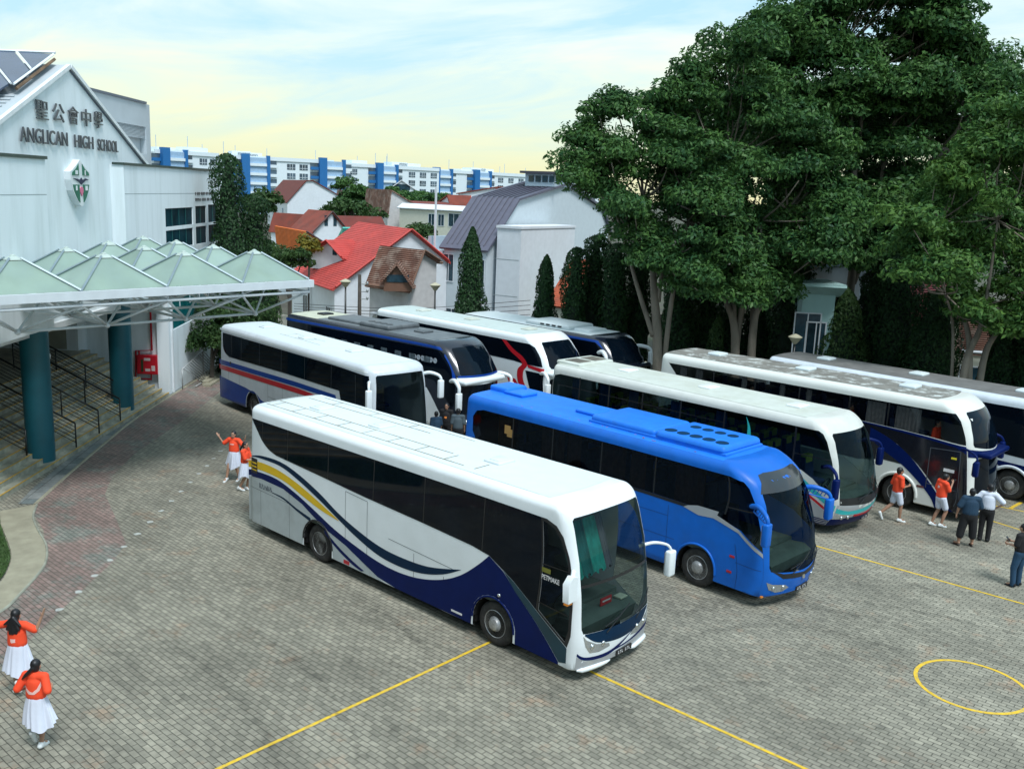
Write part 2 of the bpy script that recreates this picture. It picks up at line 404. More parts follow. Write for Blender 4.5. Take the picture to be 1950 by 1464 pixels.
for k in range(72):
    a = 2*math.pi*k/72
    vs_ += [(cc.x+(cr_-.04)*math.cos(a), cc.y+(cr_-.04)*math.sin(a), 0.006), (cc.x+(cr_+.04)*math.cos(a), cc.y+(cr_+.04)*math.sin(a), 0.006)]
    k2 = (k+1) % 72
    fs_.append((2*k, 2*k+1, 2*k2+1, 2*k2))
structure(mesh_obj('court_circle', vs_, fs_, M_YEL))
# worn white studs painted along an arc in front of the steps
sp_ = [(68, 1197), (113, 1161), (149, 1127), (181, 1096), (209, 1067), (236, 1041), (262, 1017), (285, 994), (307, 973), (326, 954), (344, 936), (362, 918), (379, 902), (394, 887), (407, 873), (420, 859)]
mv = []; mf = []
rnd = random.Random(3)
for p in sp_:
    x, y = gp(*p); k = len(mv); a = rnd.uniform(0.5, 0.9); r_ = [rnd.uniform(0.06, 0.11) for _ in range(7)]
    mv += [(x+r_[i]*math.cos(a+i*0.8976), y+r_[i]*math.sin(a+i*0.8976), 0.009) for i in range(7)]
    mf.append(tuple(range(k, k+7)))
structure(mesh_obj('painted_dots', mv, mf, M_WHT))
# tyre scuffs on the paving
M_SCUFF = bpy.data.materials.new('tyre_scuff'); M_SCUFF.use_nodes = True
_t = M_SCUFF.node_tree; _b = _t.nodes['Principled BSDF']; _b.inputs['Base Color'].default_value = (.045, .045, .04, 1); _b.inputs['Roughness'].default_value = .8
_n = _t.nodes.new('ShaderNodeTexNoise'); _n.inputs['Scale'].default_value = 5; _n.inputs['Detail'].default_value = 6
_c = _t.nodes.new('ShaderNodeTexCoord'); _t.links.new(_c.outputs['Object'], _n.inputs['Vector'])
_m = _t.nodes.new('ShaderNodeMapRange'); _m.inputs[1].default_value = .42; _m.inputs[2].default_value = .75; _m.inputs[3].default_value = 0; _m.inputs[4].default_value = .30; _t.links.new(_n.outputs['Fac'], _m.inputs[0]); _t.links.new(_m.outputs[0], _b.inputs['Alpha'])
def scuff(pts, wd):
    P = spline([(*gp(*p), 0) for p in pts], 8); vs = []
    for i, p in enumerate(P):
        d = (P[min(i+1, len(P)-1)]-P[max(i-1, 0)]).normalized(); s = Vector((-d.y, d.x, 0))*wd/2
        vs += [(p.x-s.x, p.y-s.y, .0105), (p.x+s.x, p.y+s.y, .0105)]
    structure(mesh_obj('tyre_marks', vs, [(2*i, 2*i+2, 2*i+3, 2*i+1) for i in range(len(P)-1)], M_SCUFF))
for pts, wd in (([(1280, 1170), (1420, 1150), (1560, 1160), (1700, 1190), (1830, 1240)], .20), ([(1300, 1215), (1440, 1190), (1570, 1200), (1720, 1240)], .22), ([(1260, 1120), (1500, 1130), (1750, 1165), (1950, 1210)], .18), ([(300, 1100), (450, 1180), (600, 1290), (700, 1460)], .2), ([(250, 1180), (380, 1260), (480, 1360), (540, 1464)], .2), ([(640, 1110), (760, 1190), (900, 1330)], .22), ([(1250, 1330), (1400, 1300), (1560, 1320), (1700, 1400)], .2)): scuff(pts, wd)
for px, py, r_ in ((1180, 1350, .35), (760, 1260, .3), (560, 1100, .3), (1000, 1400, .25), (1480, 1180, .4), (1750, 1120, .35), (330, 1330, .25), (1350, 1150, .5), (520, 1010, .35)):
    x, y = gp(px, py); n = 14; rnd_ = random.Random(px)
    vs = [(x+r_*rnd_.uniform(.6, 1.1)*math.cos(2*math.pi*k/n), y+r_*rnd_.uniform(.6, 1.1)*math.sin(2*math.pi*k/n), .0112) for k in range(n)]
    structure(mesh_obj('oil_stain', vs, [tuple(range(n))], M_SCUFF))
# ---------------------------------------------------------------- coaches
W_ = 2.5
M_BLACK = mat('black_trim', (0.012, 0.013, 0.015), 0.35, var=0.15)
M_RUBBER = mat('tyre_rubber', (0.022, 0.022, 0.022), 0.85, var=0.25, vscale=8, dirt=0.35, dcol=(0.10, 0.095, 0.08), dscale=5)
M_RIM = mat('wheel_steel', (0.46, 0.48, 0.49), 0.45, metal=0.5, var=0.2, dirt=0.6, dcol=(0.10, 0.08, 0.06), dscale=6, dpos=0.5)
M_HUB = mat('hub_dark', (0.10, 0.10, 0.10), 0.5, metal=0.4)
M_CHASSIS = mat('chassis_dark', (0.010, 0.010, 0.011), 0.9)
M_GLASS_D = mat('dark_window_glass', (0.002, 0.005, 0.010), 0.04, spec=0.2, var=0.3, vscale=0.8)
M_GLASS_T = glass_mat('tinted_window_glass', (0.26, 0.29, 0.30))
M_GLASS_W = glass_mat('windscreen_glass', (0.54, 0.62, 0.61))
M_LAMP = glass_mat('lamp_lens', (0.85, 0.88, 0.90))
M_CHROME = mat('chrome', (0.75, 0.77, 0.78), 0.15, metal=1.0, var=0.02)
M_SEAM = mat('panel_gap', (0.10, 0.11, 0.12), 0.8)
M_AMBER = mat('amber_lens', (0.75, 0.24, 0.02), 0.3)
M_REDL = mat('red_lens', (0.45, 0.02, 0.03), 0.35)
M_SEAT = mat('seat_cloth_blue', (0.03, 0.05, 0.12), 0.9, var=0.3, vscale=10)
M_HEADR = mat('headrest_yellow', (0.45, 0.50, 0.08), 0.9)
M_DASH = mat('dashboard_grey', (0.09, 0.125, 0.11), 0.7, var=0.2)
M_PLATE = mat('plate_black', (0.02, 0.02, 0.022), 0.5)
M_PLWH = mat('plate_white', (0.7, 0.7, 0.7), 0.6)
M_RUST = mat('rusty_sealant', (0.15, 0.125, 0.07), 0.9, var=0.35, vscale=5, dirt=0.6, dcol=(0.50, 0.54, 0.48), dscale=1.1, dpos=0.52)

class Coach:
    def __init__(s, name, label, x, y, yaw, L, H, paint, roofm=None, rake=((0.3, .05), (0.9, 0), (1.6, .03), (2.4, .15), (3.0, .38), (3.5, .72)), bulge=.30, rt=.26, rf=.30, zb=.28, tumble=.035, open_side=False, group=None, cat='coach'):
        s.L, s.H, s.rake, s.bulge, s.rt, s.rf, s.zb, s.tumble = L, H, rake, bulge, rt, rf, zb, tumble
        s.rr = .22; s.ry = .24; s.rb = .06
        c_, s_ = math.cos(yaw), math.sin(yaw)
        cx = x+c_*(-L/2)-s_*(W_/2); cy = y+s_*(-L/2)+c_*(W_/2)
        s.root = empty(name, label, cat, (cx, cy, 0), yaw, group)
        s.T = Matrix.Translation((L/2, -W_/2, 0))
        s.paint = paint; s.roofm = roofm or paint
        def seq(a, b, st):
            n = max(1, round((b-a)/st)); return [a+(b-a)*i/n for i in range(1, n)]
        s.xs = [-L+s.rr*k for k in (.2, .5, 1)]+seq(-L+s.rr, -1.8, .7)+[-1.8]+seq(-1.8, -s.rf, .16)+[-s.rf*k for k in (1, .75, .5, .25)]
        s.ys = [s.ry*k for k in (.2, .5, 1)]+seq(s.ry, W_-s.ry, .16)+[W_-s.ry*k for k in (1, .5, .2)]
        s.zs = [zb+s.rb]+seq(zb+s.rb, H-rt, .16)+[H-rt*k for k in (1, .75, .5, .25)]
    def g(s, z):
        r = s.rake
        if z <= r[0][0]: return r[0][1]
        for (a, b), (c, d) in zip(r, r[1:]):
            if z <= c: return b+(d-b)*(z-a)/(c-a)
        return r[-1][1]
    def warp(s, v):
        x, y, z = v
        yy = (y-W_/2)/(W_/2)
        t = min(1, max(0, (x+2.2)/2.2)); t = t*t*(3-2*t)
        x2 = x-s.g(z)*t-s.bulge*yy*yy*t
        tr = min(1, max(0, (-x-(s.L-1.2))/1.2))
        x2 += (.10*yy*yy+.06*max(0, (z-1.2)/(s.H-1.2)))*tr
        k = 1-s.tumble*max(0, (z-1.5)/(s.H-1.5))**1.3
        y2 = W_/2+(y-W_/2)*k
        z2 = z-.035*yy*yy*max(0, (z-s.H+.3)/.3)
        return Vector((x2, y2, z2))
    def surf(s, x, y, z, off=0.0):
        rx = s.rf if x > -s.L/2 else s.rr
        cx = min(max(x, -s.L+s.rr), -s.rf); cy = min(max(y, s.ry), W_-s.ry); cz = min(max(z, s.zb+s.rb), s.H-s.rt)
        rz = s.rt if z > s.H/2 else s.rb
        d = Vector(((x-cx)/rx, (y-cy)/s.ry, (z-cz)/rz))
        m = max(abs(d.x), abs(d.y), abs(d.z))
        if d.length < 1e-9: return s.warp(Vector((x, y, z)))
        n = d.normalized()
        # cube -> ball corner mapping: keep the box face point and round it
        p = Vector((cx+n.x*m*rx, cy+n.y*m*s.ry, cz+n.z*m*rz))
        nn = Vector((n.x/rx, n.y/s.ry, n.z/rz)).normalized()
        return s.warp(p+nn*off)
    def unwarp_x(s, x, z, y=0.0):
        xb = x
        for _ in range(12):
            e = s.warp(Vector((xb, y, z))).x-x
            xb -= e*.8
        return min(xb, 0)
    # ---- patches
    def patch(s, polys, face, off=0.0, box=False, bm=None, mi=0):
        """polys: [outline, hole, hole...] in real (x,z) for side faces, (y,z) for front/rear, (x,y) for roof"""
        bm = bm or bmesh.new(); b2 = bmesh.new()
        P = []
        for poly in polys:
            q = []
            for p in poly:
                if face in ('near', 'far') and not box: q.append((s.unwarp_x(p[0], p[1]), p[1]))
                else: q.append((p[0], p[1]))
            P.append([Vector((a, b, 0)) for a, b in q])
        tr = tessellate_polygon(P)
        flat = [v for poly in P for v in poly]
        bv = [b2.verts.new(v) for v in flat]
        for t in tr:
            try: b2.faces.new([bv[i] for i in t])
            except ValueError: pass
        cu, cv = {'near': (s.xs, s.zs), 'far': (s.xs, s.zs), 'front': (s.ys, s.zs), 'rear': (s.ys, s.zs), 'roof': (s.xs, s.ys), 'floor': (s.xs, s.ys)}[face]
        for cuts, nrm in ((cu, (1, 0, 0)), (cv, (0, 1, 0))):
            lo = min(v.co[0 if nrm[0] else 1] for v in b2.verts); hi = max(v.co[0 if nrm[0] else 1] for v in b2.verts)
            for c in cuts:
                if lo < c < hi:
                    bmesh.ops.bisect_plane(b2, geom=b2.verts[:]+b2.edges[:]+b2.faces[:], dist=1e-5, plane_co=(c*nrm[0], c*nrm[1], 0), plane_no=nrm)
        bmesh.ops.remove_doubles(b2, verts=b2.verts[:], dist=1e-4)
        for v in b2.verts:
            a, b, _ = v.co
            if face == 'near': q = s.surf(a, 0, b, off)
            elif face == 'far': q = s.surf(a, W_, b, off)
            elif face == 'front': q = s.surf(0, a, b, off)
            elif face == 'rear': q = s.surf(-s.L, a, b, off)
            elif face == 'roof': q = s.surf(a, b, s.H, off)
            else: q = s.surf(a, b, s.zb, off)
            v.co = q
        cen = Vector((-s.L/2, W_/2, s.H/2))
        for f in b2.faces:
            want = {'near': Vector((0, -1, 0)), 'far': Vector((0, 1, 0)), 'front': Vector((1, 0, 0)), 'rear': Vector((-1, 0, 0)), 'roof': Vector((0, 0, 1)), 'floor': Vector((0, 0, -1))}[face]
            f.normal_update()
            if f.normal.dot(want) < 0: f.normal_flip()
        _merge(bm, b2, None, mi)
        return bm
    def obj(s, name, bm, m, parent=None, smooth=False, sharp=None, fix=False):
        for v in bm.verts: v.co = s.T @ v.co
        if fix: bmesh.ops.recalc_face_normals(bm, faces=bm.faces[:])
        me = bpy.data.meshes.new(name); bm.to_mesh(me); bm.free()
        for mm in (m if isinstance(m, (list, tuple)) else [m]): me.materials.append(mm)
        if smooth: me.polygons.foreach_set('use_smooth', [True]*len(me.polygons))
        if smooth and sharp: me.set_sharp_from_angle(angle=R(sharp))
        o = bpy.data.objects.new(name, me); COL.objects.link(o); o.parent = parent or s.root
        return o
    def panel(s, name, polys, face, off, m, both=False, parent=None):
        bm = s.patch(polys, face, off)
        if both:
            bm = s.patch(polys, 'far' if face == 'near' else 'near', off, bm=bm)
        return s.obj(name, bm, m, parent, smooth=True)
    # ---- shell
    def shell(s, arches, ws, side_holes=(), colour2=None):
        """arches: wheel centre x list; ws: windscreen outline (y,z) opening on the front"""
        L, H, zb = s.L, s.H, s.zb
        out = [(-L, zb)]
        for ax in sorted(arches):
            r = .60
            for k in range(13):
                a = math.pi-math.pi*k/12
                px = ax+r*math.cos(a); pz = max(zb, .50+r*math.sin(a))
                if k == 0: out.append((px, zb))
                out.append((px, .50+r*math.sin(a)))
                if k == 12: out.append((px, zb))
        out += [(0, zb), (0, H), (-L, H)]
        bm = bmesh.new()
        holes = [[(s.unwarp_x(p[0], p[1]), p[1]) for p in h] for h in side_holes]
        for fc in ('near', 'far'): s.patch([out]+holes, fc, 0, box=True, bm=bm)
        s.patch([[(0, zb), (W_, zb), (W_, H), (0, H)]]+([ws] if ws else []), 'front', 0, bm=bm)
        s.patch([[(0, zb), (W_, zb), (W_, H), (0, H)]], 'rear', 0, bm=bm)
        s.patch([[(-L, 0), (0, 0), (0, W_), (-L, W_)]], 'roof', 0, bm=bm)
        bmesh.ops.remove_doubles(bm, verts=bm.verts[:], dist=.004)
        s.body = s.obj('body', bm, s.paint, smooth=True, sharp=50)
        # dark underframe and floor closing the shell
        b = bmesh.new()
        add_box(b, (-L+.25, .45, .34), (-.6, W_-.45, .95), .03)
        xs = sorted(arches)
        add_box(b, (-L+.25, .10, .33), (xs[0]-.62, W_-.10, .9)); add_box(b, (xs[0]+.62, .10, .33), (xs[-1]-.62, W_-.10, .9))
        s.obj('underframe', b, M_CHASSIS, fix=True)
        for ax in xs:
            for side in (0, 1):
                b = bmesh.new()
                ring = [(ax+.605*math.cos(math.pi*k/14), .50+.605*math.sin(math.pi*k/14)) for k in range(15)]
                y0, y1 = (.01, .46) if side == 0 else (W_-.46, W_-.01)
                vs = [Vector((p[0], y0, p[1])) for p in ring]+[Vector((p[0], y1, p[1])) for p in ring]
                _newfaces(b, vs, [(i, i+1, 15+i+1, 15+i) for i in range(14)])
                s.obj('wheel_arch', b, M_CHASSIS)
        s.arch_lips(xs)
        for ax in xs:
            for side in (0, 1): s.wheel(ax, side, ax == xs[0])
    def arch_lips(s, xs): pass
    def wheel(s, ax, side, dual, r=.50):
        yc = .07 if side == 0 else W_-.07
        sg = 1 if side == 0 else -1          # +1: the outside faces -y
        # lathe about y
        Mx = Matrix.Translation((ax, yc, r)) @ Matrix.Rotation(R(90) if side == 0 else R(-90), 4, 'X')
        b = bmesh.new()
        wd = .27
        prof = [(.30, 0), (.33, .015), (.40, .012), (.46, 0), (.49, -.03), (.50, -.07), (.50, -wd+.05), (.48, -wd), (.30, -wd)]
        add_lathe(b, prof, 40, Mx)
        t = s.obj('wheel', b, M_RUBBER, smooth=True, sharp=35, fix=True)
        b = bmesh.new()
        if dual:
            prof = [(.0, -.20), (.12, -.20), (.13, -.02), (.0, -.0)]
            add_lathe(b, [(.315, .0), (.300, .006), (.285, -.03), (.26, -.14), (.13, -.17), (.13, -.03), (.09, 0.0), (.001, 0.0)], 36, Mx)
        else:
            add_lathe(b, [(.315, .0), (.300, .012), (.285, -.01), (.25, -.06), (.20, -.035), (.14, .03), (.13, .06), (.10, .075), (.001, .078)], 36, Mx)
        s.obj('rim', b, M_RIM, t, smooth=True, sharp=35, fix=True)
        b = bmesh.new()
        for k in range(10):
            a = 2*math.pi*k/10
            pr = .225 if not dual else .18
            M2 = Mx @ Matrix.Translation((pr*math.cos(a), pr*math.sin(a), -.055 if not dual else -.165))
            add_lathe(b, [(.020, 0), (.020, .035), (.012, .04), (.001, .04)], 8, M2)
        if not dual:
            for k in range(8):
                a = 2*math.pi*(k+.5)/8
                add_lathe(b, [(.030, 0), (.030, .012), (.001, .012)], 10, Mx @ Matrix.Translation((.265*math.cos(a), .265*math.sin(a), -.045)))
        s.obj('wheel_nuts', b, M_HUB, t, fix=True)
    def hatch(s, x, y, m, w=.75, l=.62, h=.07, name='roof_hatch'):
        b = bmesh.new()
        z = s.surf(x, y, s.H).z
        add_box(b, (x-l/2, y-w/2, z-.02), (x+l/2, y+w/2, z+h), .045, seg=3)
        add_box(b, (x-l/2+.1, y-w/2+.1, z+h-.01), (x+l/2-.1, y+w/2-.1, z+h+.015), .012)
        return s.obj(name, b, m, smooth=True, sharp=40, fix=True)
    def tubepart(s, name, path, rad, m, parent=None, seg=8):
        b = bmesh.new(); add_tube(b, path, rad, seg); return s.obj(name, b, m, parent, smooth=True, sharp=50, fix=True)
    def mirror_arm(s, side, z, m, reach=.55, fwd=.35, drop=.55, thick=.05, hm=None, hh=.42, hw=.13, x0=-.55):
        """curved coach mirror arm with the housing hanging from its end"""
        y0 = .10 if side == 'near' else W_-.10
        sg = -1 if side == 'near' else 1
        st = s.warp(Vector((x0, y0, z)))
        pts = [st+Vector((-.10, 0, -.04)), st+Vector((fwd*.35, sg*reach*.38, .05)), st+Vector((fwd*.82, sg*reach*.85, -.02)), st+Vector((fwd, sg*reach, -.14)), st+Vector((fwd, sg*reach, -drop*.5))]
        sp = spline(pts, 6)
        b = bmesh.new(); n = len(sp)
        add_tube(b, sp, [thick*(1.25-.5*i/n) for i in range(n)], 10)
        o = s.obj('mirror_arm', b, m, smooth=True, sharp=60, fix=True)
        b = bmesh.new(); e = sp[-1]
        add_box(b, (e.x-.08, e.y-hw, e.z-hh), (e.x+.08, e.y+hw, e.z+.06), .045, seg=3)
        h = s.obj('mirror_housing', b, hm or m, o, smooth=True, sharp=50, fix=True)
        b = bmesh.new(); add_box(b, (e.x-.096, e.y-hw+.03, e.z-hh+.04), (e.x-.088, e.y+hw-.03, e.z+.0), .003)
        s.obj('mirror_glass', b, M_CHROME, h, fix=True)
        return o
    def windscreen(s, ws, m=None, off=-.012, name='windscreen'):
        return s.panel(name, [ws], 'front', off, m or M_GLASS_W)
    def interior(s, rows=0, dash=True, seatm=None, hr=None, curtain=None, zfl=1.15):
        L = s.L
        b = bmesh.new(); add_box(b, (-L+.3, .12, zfl-.2), (-1.0, W_-.12, zfl)); s.obj('floor', b, M_DASH, fix=True)
        if dash:
            b = bmesh.new()
            pr = [(-.42, .75), (-.35, 1.05), (-.55, 1.16), (-.95, 1.12), (-1.05, .9), (-1.05, .75)]
            add_prism(b, pr, .30, W_-.30, 'y')
            add_box(b, (-1.0, .35, 1.08), (-.72, 1.0, 1.26), .05)
            s.obj('dashboard', b, M_DASH, fix=True, smooth=True, sharp=35)
            b = bmesh.new()
            Mx = Matrix.Translation((-1.15, .68, 1.32)) @ Matrix.Rotation(R(-65), 4, 'Y')
            ringp = [Mx @ Vector((.24*math.cos(2*math.pi*k/28), .24*math.sin(2*math.pi*k/28), 0)) for k in range(29)]
            add_tube(b, ringp, .016, 8, cap=False)
            for k in range(3):
                a = 2*math.pi*k/3+.5; add_tube(b, [Mx @ Vector((0, 0, -.03)), Mx @ Vector((.24*math.cos(a), .24*math.sin(a), 0))], .014, 6)
            add_tube(b, [Mx @ Vector((0, 0, 0)), Vector((-.85, .68, 1.05))], .04, 8)
            s.obj('steering_wheel', b, M_BLACK, fix=True, smooth=True, sharp=50)
            s.seat(-1.75, .38, 1.0, .55, seatm or M_SEAT, hr)
        st = M_SEAT if seatm is None else seatm
        proto = None
        for r in range(rows):
            x = -3.0-r*.82
            if x < -L+.8: break
            for y in (.22, .22+1.13):
                s.seat(x, y, zfl+.02, .95, st, hr)
        if curtain:
            m, zt, zb_, spots = curtain
            for (xc, wd) in spots:
                b = bmesh.new(); n = max(6, int(wd/.035)); vs = []
                for i in range(n+1):
                    x = xc-wd/2+wd*i/n; y = .13+.022*math.sin(i*1.9)
                    vs += [Vector((x, y, zb_)), Vector((x, y+.03, zt))]
                _newfaces(b, vs, [(2*i, 2*i+2, 2*i+3, 2*i+1) for i in range(n)])
                s.obj('curtain', b, m, smooth=True)
    _seat = {}
    def seat(s, x, y, z, w, m, hr):
        key = (round(w, 2), m.name)
        if key not in Coach._seat:
            b = bmesh.new()
            add_box(b, (0, 0, .30), (.48, w, .44), .05, seg=2)
            n = 2 if w > .7 else 1
            for i in range(n):
                a = i*w/n
                pr = [(-.05, .40), (.10, .40), (.02, 1.05), (-.12, 1.05)]
                add_prism(b, pr, a+.03, a+w/n-.03, 'y')
            add_box(b, (.1, .1, 0), (.35, w-.1, .3))
            for v in b.verts: v.co.x, v.co.y = v.co.x, v.co.y
            me = bpy.data.meshes.new('seat'); bmesh.ops.recalc_face_normals(b, faces=b.faces[:]); b.to_mesh(me); b.free(); me.materials.append(m)
            b = bmesh.new()
            for i in range(n):
                a = i*w/n; add_box(b, (-.155, a+.08, .88), (.045, a+w/n-.08, 1.13), .03)
            mh = bpy.data.meshes.new('headrest'); bmesh.ops.recalc_face_normals(b, faces=b.faces[:]); b.to_mesh(mh); b.free()
            Coach._seat[key] = (me, mh)
        me, mh = Coach._seat[key]
        o = bpy.data.objects.new('seat', me); COL.objects.link(o); o.parent = s.root
        o.location = s.T @ Vector((x, y, z))
        if hr:
            if not mh.materials: mh.materials.append(hr)
            h = bpy.data.objects.new('headrest', mh); COL.objects.link(h); h.parent = o
        return o
    def lamp(s, poly, face='front', both=True, n=2):
        """headlamp: dark reflector bowl with round lamps, under a clear lens"""
        o = s.panel('headlamp', [poly], face, .006, mat('headlamp_bowl', (0.50, 0.53, 0.55), 0.25, metal=0.7))
        ys = [p[0] for p in poly]; zs_ = [p[1] for p in poly]
        cz = sum(zs_)/len(zs_)
        b = bmesh.new()
        for k in range(n):
            yy = min(ys)+(max(ys)-min(ys))*(k+.75)/(n+.5)
            p = s.surf(0, yy, cz, .012)
            add_ball(b, p, (.03, .055, .055))
        s.obj('bulb', b, M_CHROME, o, smooth=True, fix=True)
        return o
    def wipers(s, zb_=1.0, ln=.75, y0s=(.75, 1.75)):
        for y0 in y0s:
            b = bmesh.new()
            p0 = s.surf(0, y0, zb_-.12, .03); p1 = s.surf(0, y0+.35, zb_+.12, .045); 
            add_tube(b, [p0, p1], .012, 6)
            q0 = s.surf(0, y0-.05, zb_+.02, .03); q1 = s.surf(0, y0+.75, zb_+.28, .03)
            add_tube(b, [q0, p1, q1], .012, 6)
            s.obj('wiper', b, M_BLACK, fix=True)
    def plate(s, y, z, w=.52, h=.11):
        b = bmesh.new()
        p = s.surf(0, y, z, .02)
        add_box(b, (p.x-.02, y-w/2, z-h/2), (p.x+.012, y+w/2, z+h/2))
        o = s.obj('number_plate', b, M_PLATE, fix=True)
        b = bmesh.new(); rnd = random.Random(int(y*100+z*10))
        for k in range(7):
            if k == 3: continue
            yy = y-w*.40+k*w*.115
            add_box(b, (p.x+.013, yy, z-h*.3), (p.x+.016, yy+w*.02, z+h*.3)); add_box(b, (p.x+.013, yy+w*.021, z+h*(.2 if k % 2 else -.3)), (p.x+.0155, yy+w*.07, z+h*(.3 if k % 2 else -.2)))
        s.obj('plate_characters', b, M_PLWH, o, fix=True)
    def seamlines(s, segs, face='near', wd=.012, m=None, name='panel_gap'):
        bm = bmesh.new()
        for (a, b) in segs:
            a = Vector((a[0], a[1])); b_ = Vector((b[0], b[1])); d = (b_-a).normalized(); n = Vector((-d.y, d.x))*wd/2
            s.patch([[tuple(a-n), tuple(b_-n), tuple(b_+n), tuple(a+n)]], face, .004, bm=bm)
        return s.obj(name, bm, m or M_SEAM)
    def blob(s, name, boxes, m, bev=.08, parent=None):
        b = bmesh.new()
        for lo, hi, bv in boxes: add_box(b, lo, hi, bv, seg=4)
        return s.obj(name, b, m, parent, smooth=True, sharp=45, fix=True)

def sp2(pts, n=6): return [(v.x, v.y) for v in spline([(p[0], p[1], 0) for p in pts], n)]
def band(top, bot, n=6): return sp2(top, n)+list(reversed(sp2(bot, n)))
def ws_poly(y0, y1, z0, z1, top_in=.10, r=.08, sag=.10, n=8):
    """windscreen outline on the front: bottom sags, corners rounded"""
    o = []
    for k in range(n+1):
        t = k/n; o.append((y0+.04+(y1-y0-.08)*t, z0-sag*math.sin(math.pi*t)))
    o += [(y1, z0+.10), (y1-top_in*.4, (z0+z1)/2), (y1-top_in, z1-.05)]
    for k in range(n+1):
        t = k/n; o.append((y1-top_in-.05-(y1-y0-2*top_in-.10)*t, z1+.03*math.sin(math.pi*t)))
    o += [(y0+top_in, z1-.05), (y0+top_in*.4, (z0+z1)/2), (y0, z0+.10)]
    return o
GRP = 'tour coaches parked in the paved yard'
P_WHITE = mat('coach_white_paint', (0.80, 0.85, 0.87), 0.34, var=0.03, coat=0.15, dirt=0.22, dcol=(0.50, 0.53, 0.52), dscale=1.5, dpos=0.5)
P_ROOFW = mat('coach_white_roof', (0.63, 0.70, 0.72), 0.5, var=0.03, dirt=0.4, dcol=(0.62, 0.70, 0.66), dscale=1.3, dpos=0.52)
P_NAVY = mat('coach_navy_paint', (0.0008, 0.009, 0.078), 0.4, spec=.14, var=0.10)
P_NAVY2 = mat('coach_ink_blue_paint', (0.002, 0.020, 0.052), 0.4, spec=.14, var=0.10)
P_DTEAL = mat('coach_dark_teal_paint', (0.006, 0.040, 0.060), 0.3, var=0.1)
P_YEL = mat('coach_yellow_paint', (0.72, 0.46, 0.01), 0.35, var=0.04)
P_GREY = mat('coach_grey_paint', (0.42, 0.47, 0.48), 0.38, var=0.05, dirt=0.3, dcol=(0.24, 0.25, 0.25), dscale=2)
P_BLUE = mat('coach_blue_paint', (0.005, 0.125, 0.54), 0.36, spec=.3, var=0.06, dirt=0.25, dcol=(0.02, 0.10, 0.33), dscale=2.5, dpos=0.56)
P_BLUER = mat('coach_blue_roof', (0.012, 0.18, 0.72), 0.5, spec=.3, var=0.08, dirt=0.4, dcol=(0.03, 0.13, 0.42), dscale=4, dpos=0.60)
P_RED = mat('coach_red_paint', (0.50, 0.012, 0.022), 0.35, var=0.05)
P_TEAL = mat('coach_turquoise_paint', (0.03, 0.45, 0.46), 0.35, var=0.05)
P_SILV = mat('coach_silver_paint', (0.42, 0.44, 0.46), 0.35, metal=0.3, var=0.05)
P_CREAM = mat('coach_cream_paint', (0.62, 0.64, 0.60), 0.4, var=0.04, dirt=0.25, dcol=(0.44, 0.45, 0.40), dscale=1.6)
P_CREAMR = mat('coach_cream_roof', (0.56, 0.60, 0.55), 0.6, var=0.05, dirt=0.45, dcol=(0.44, 0.46, 0.38), dscale=1.4, dpos=0.5)
P_DIRTR = mat('coach_grimy_roof', (0.19, 0.185, 0.165), 0.85, var=0.2, vscale=2, dirt=1.0, dcol=(0.62, 0.67, 0.65), dscale=2.6, dpos=0.585)
P_DIRTR2 = mat('coach_dull_roof', (0.15, 0.15, 0.145), 0.8, var=0.2, vscale=2, dirt=0.8, dcol=(0.24, 0.24, 0.22), dscale=1.3, dpos=0.6)
P_BLKROOF = mat('coach_black_roof', (0.10, 0.115, 0.125), 0.45, var=0.15, dirt=0.3, dcol=(0.2, 0.21, 0.21), dscale=1.5)
P_RYB = mat('coach_royal_blue_paint', (0.003, 0.045, 0.27), 0.35, spec=.28, var=0.08)
M_CURT = mat('brown_curtain', (0.065, 0.045, 0.04), 0.9, var=0.35, vscale=9)
M_CURTG = mat('grey_curtain', (0.23, 0.22, 0.22), 0.9, var=0.2, vscale=9)
M_CURTT = mat('green_curtain', (0.03, 0.40, 0.33), 0.8, var=0.3, vscale=5)  # green of a reflection, put into the colour of the windscreen sheets

def roofpatch(b, m, inset=.14, x0=None, x1=-.55, off=.004):
    L = b.L; x0 = -L+.12 if x0 is None else x0
    return b.panel('roof_panel', [[(x0, inset), (x1, inset), (x1, W_-inset), (x0, W_-inset)]], 'roof', off, m)

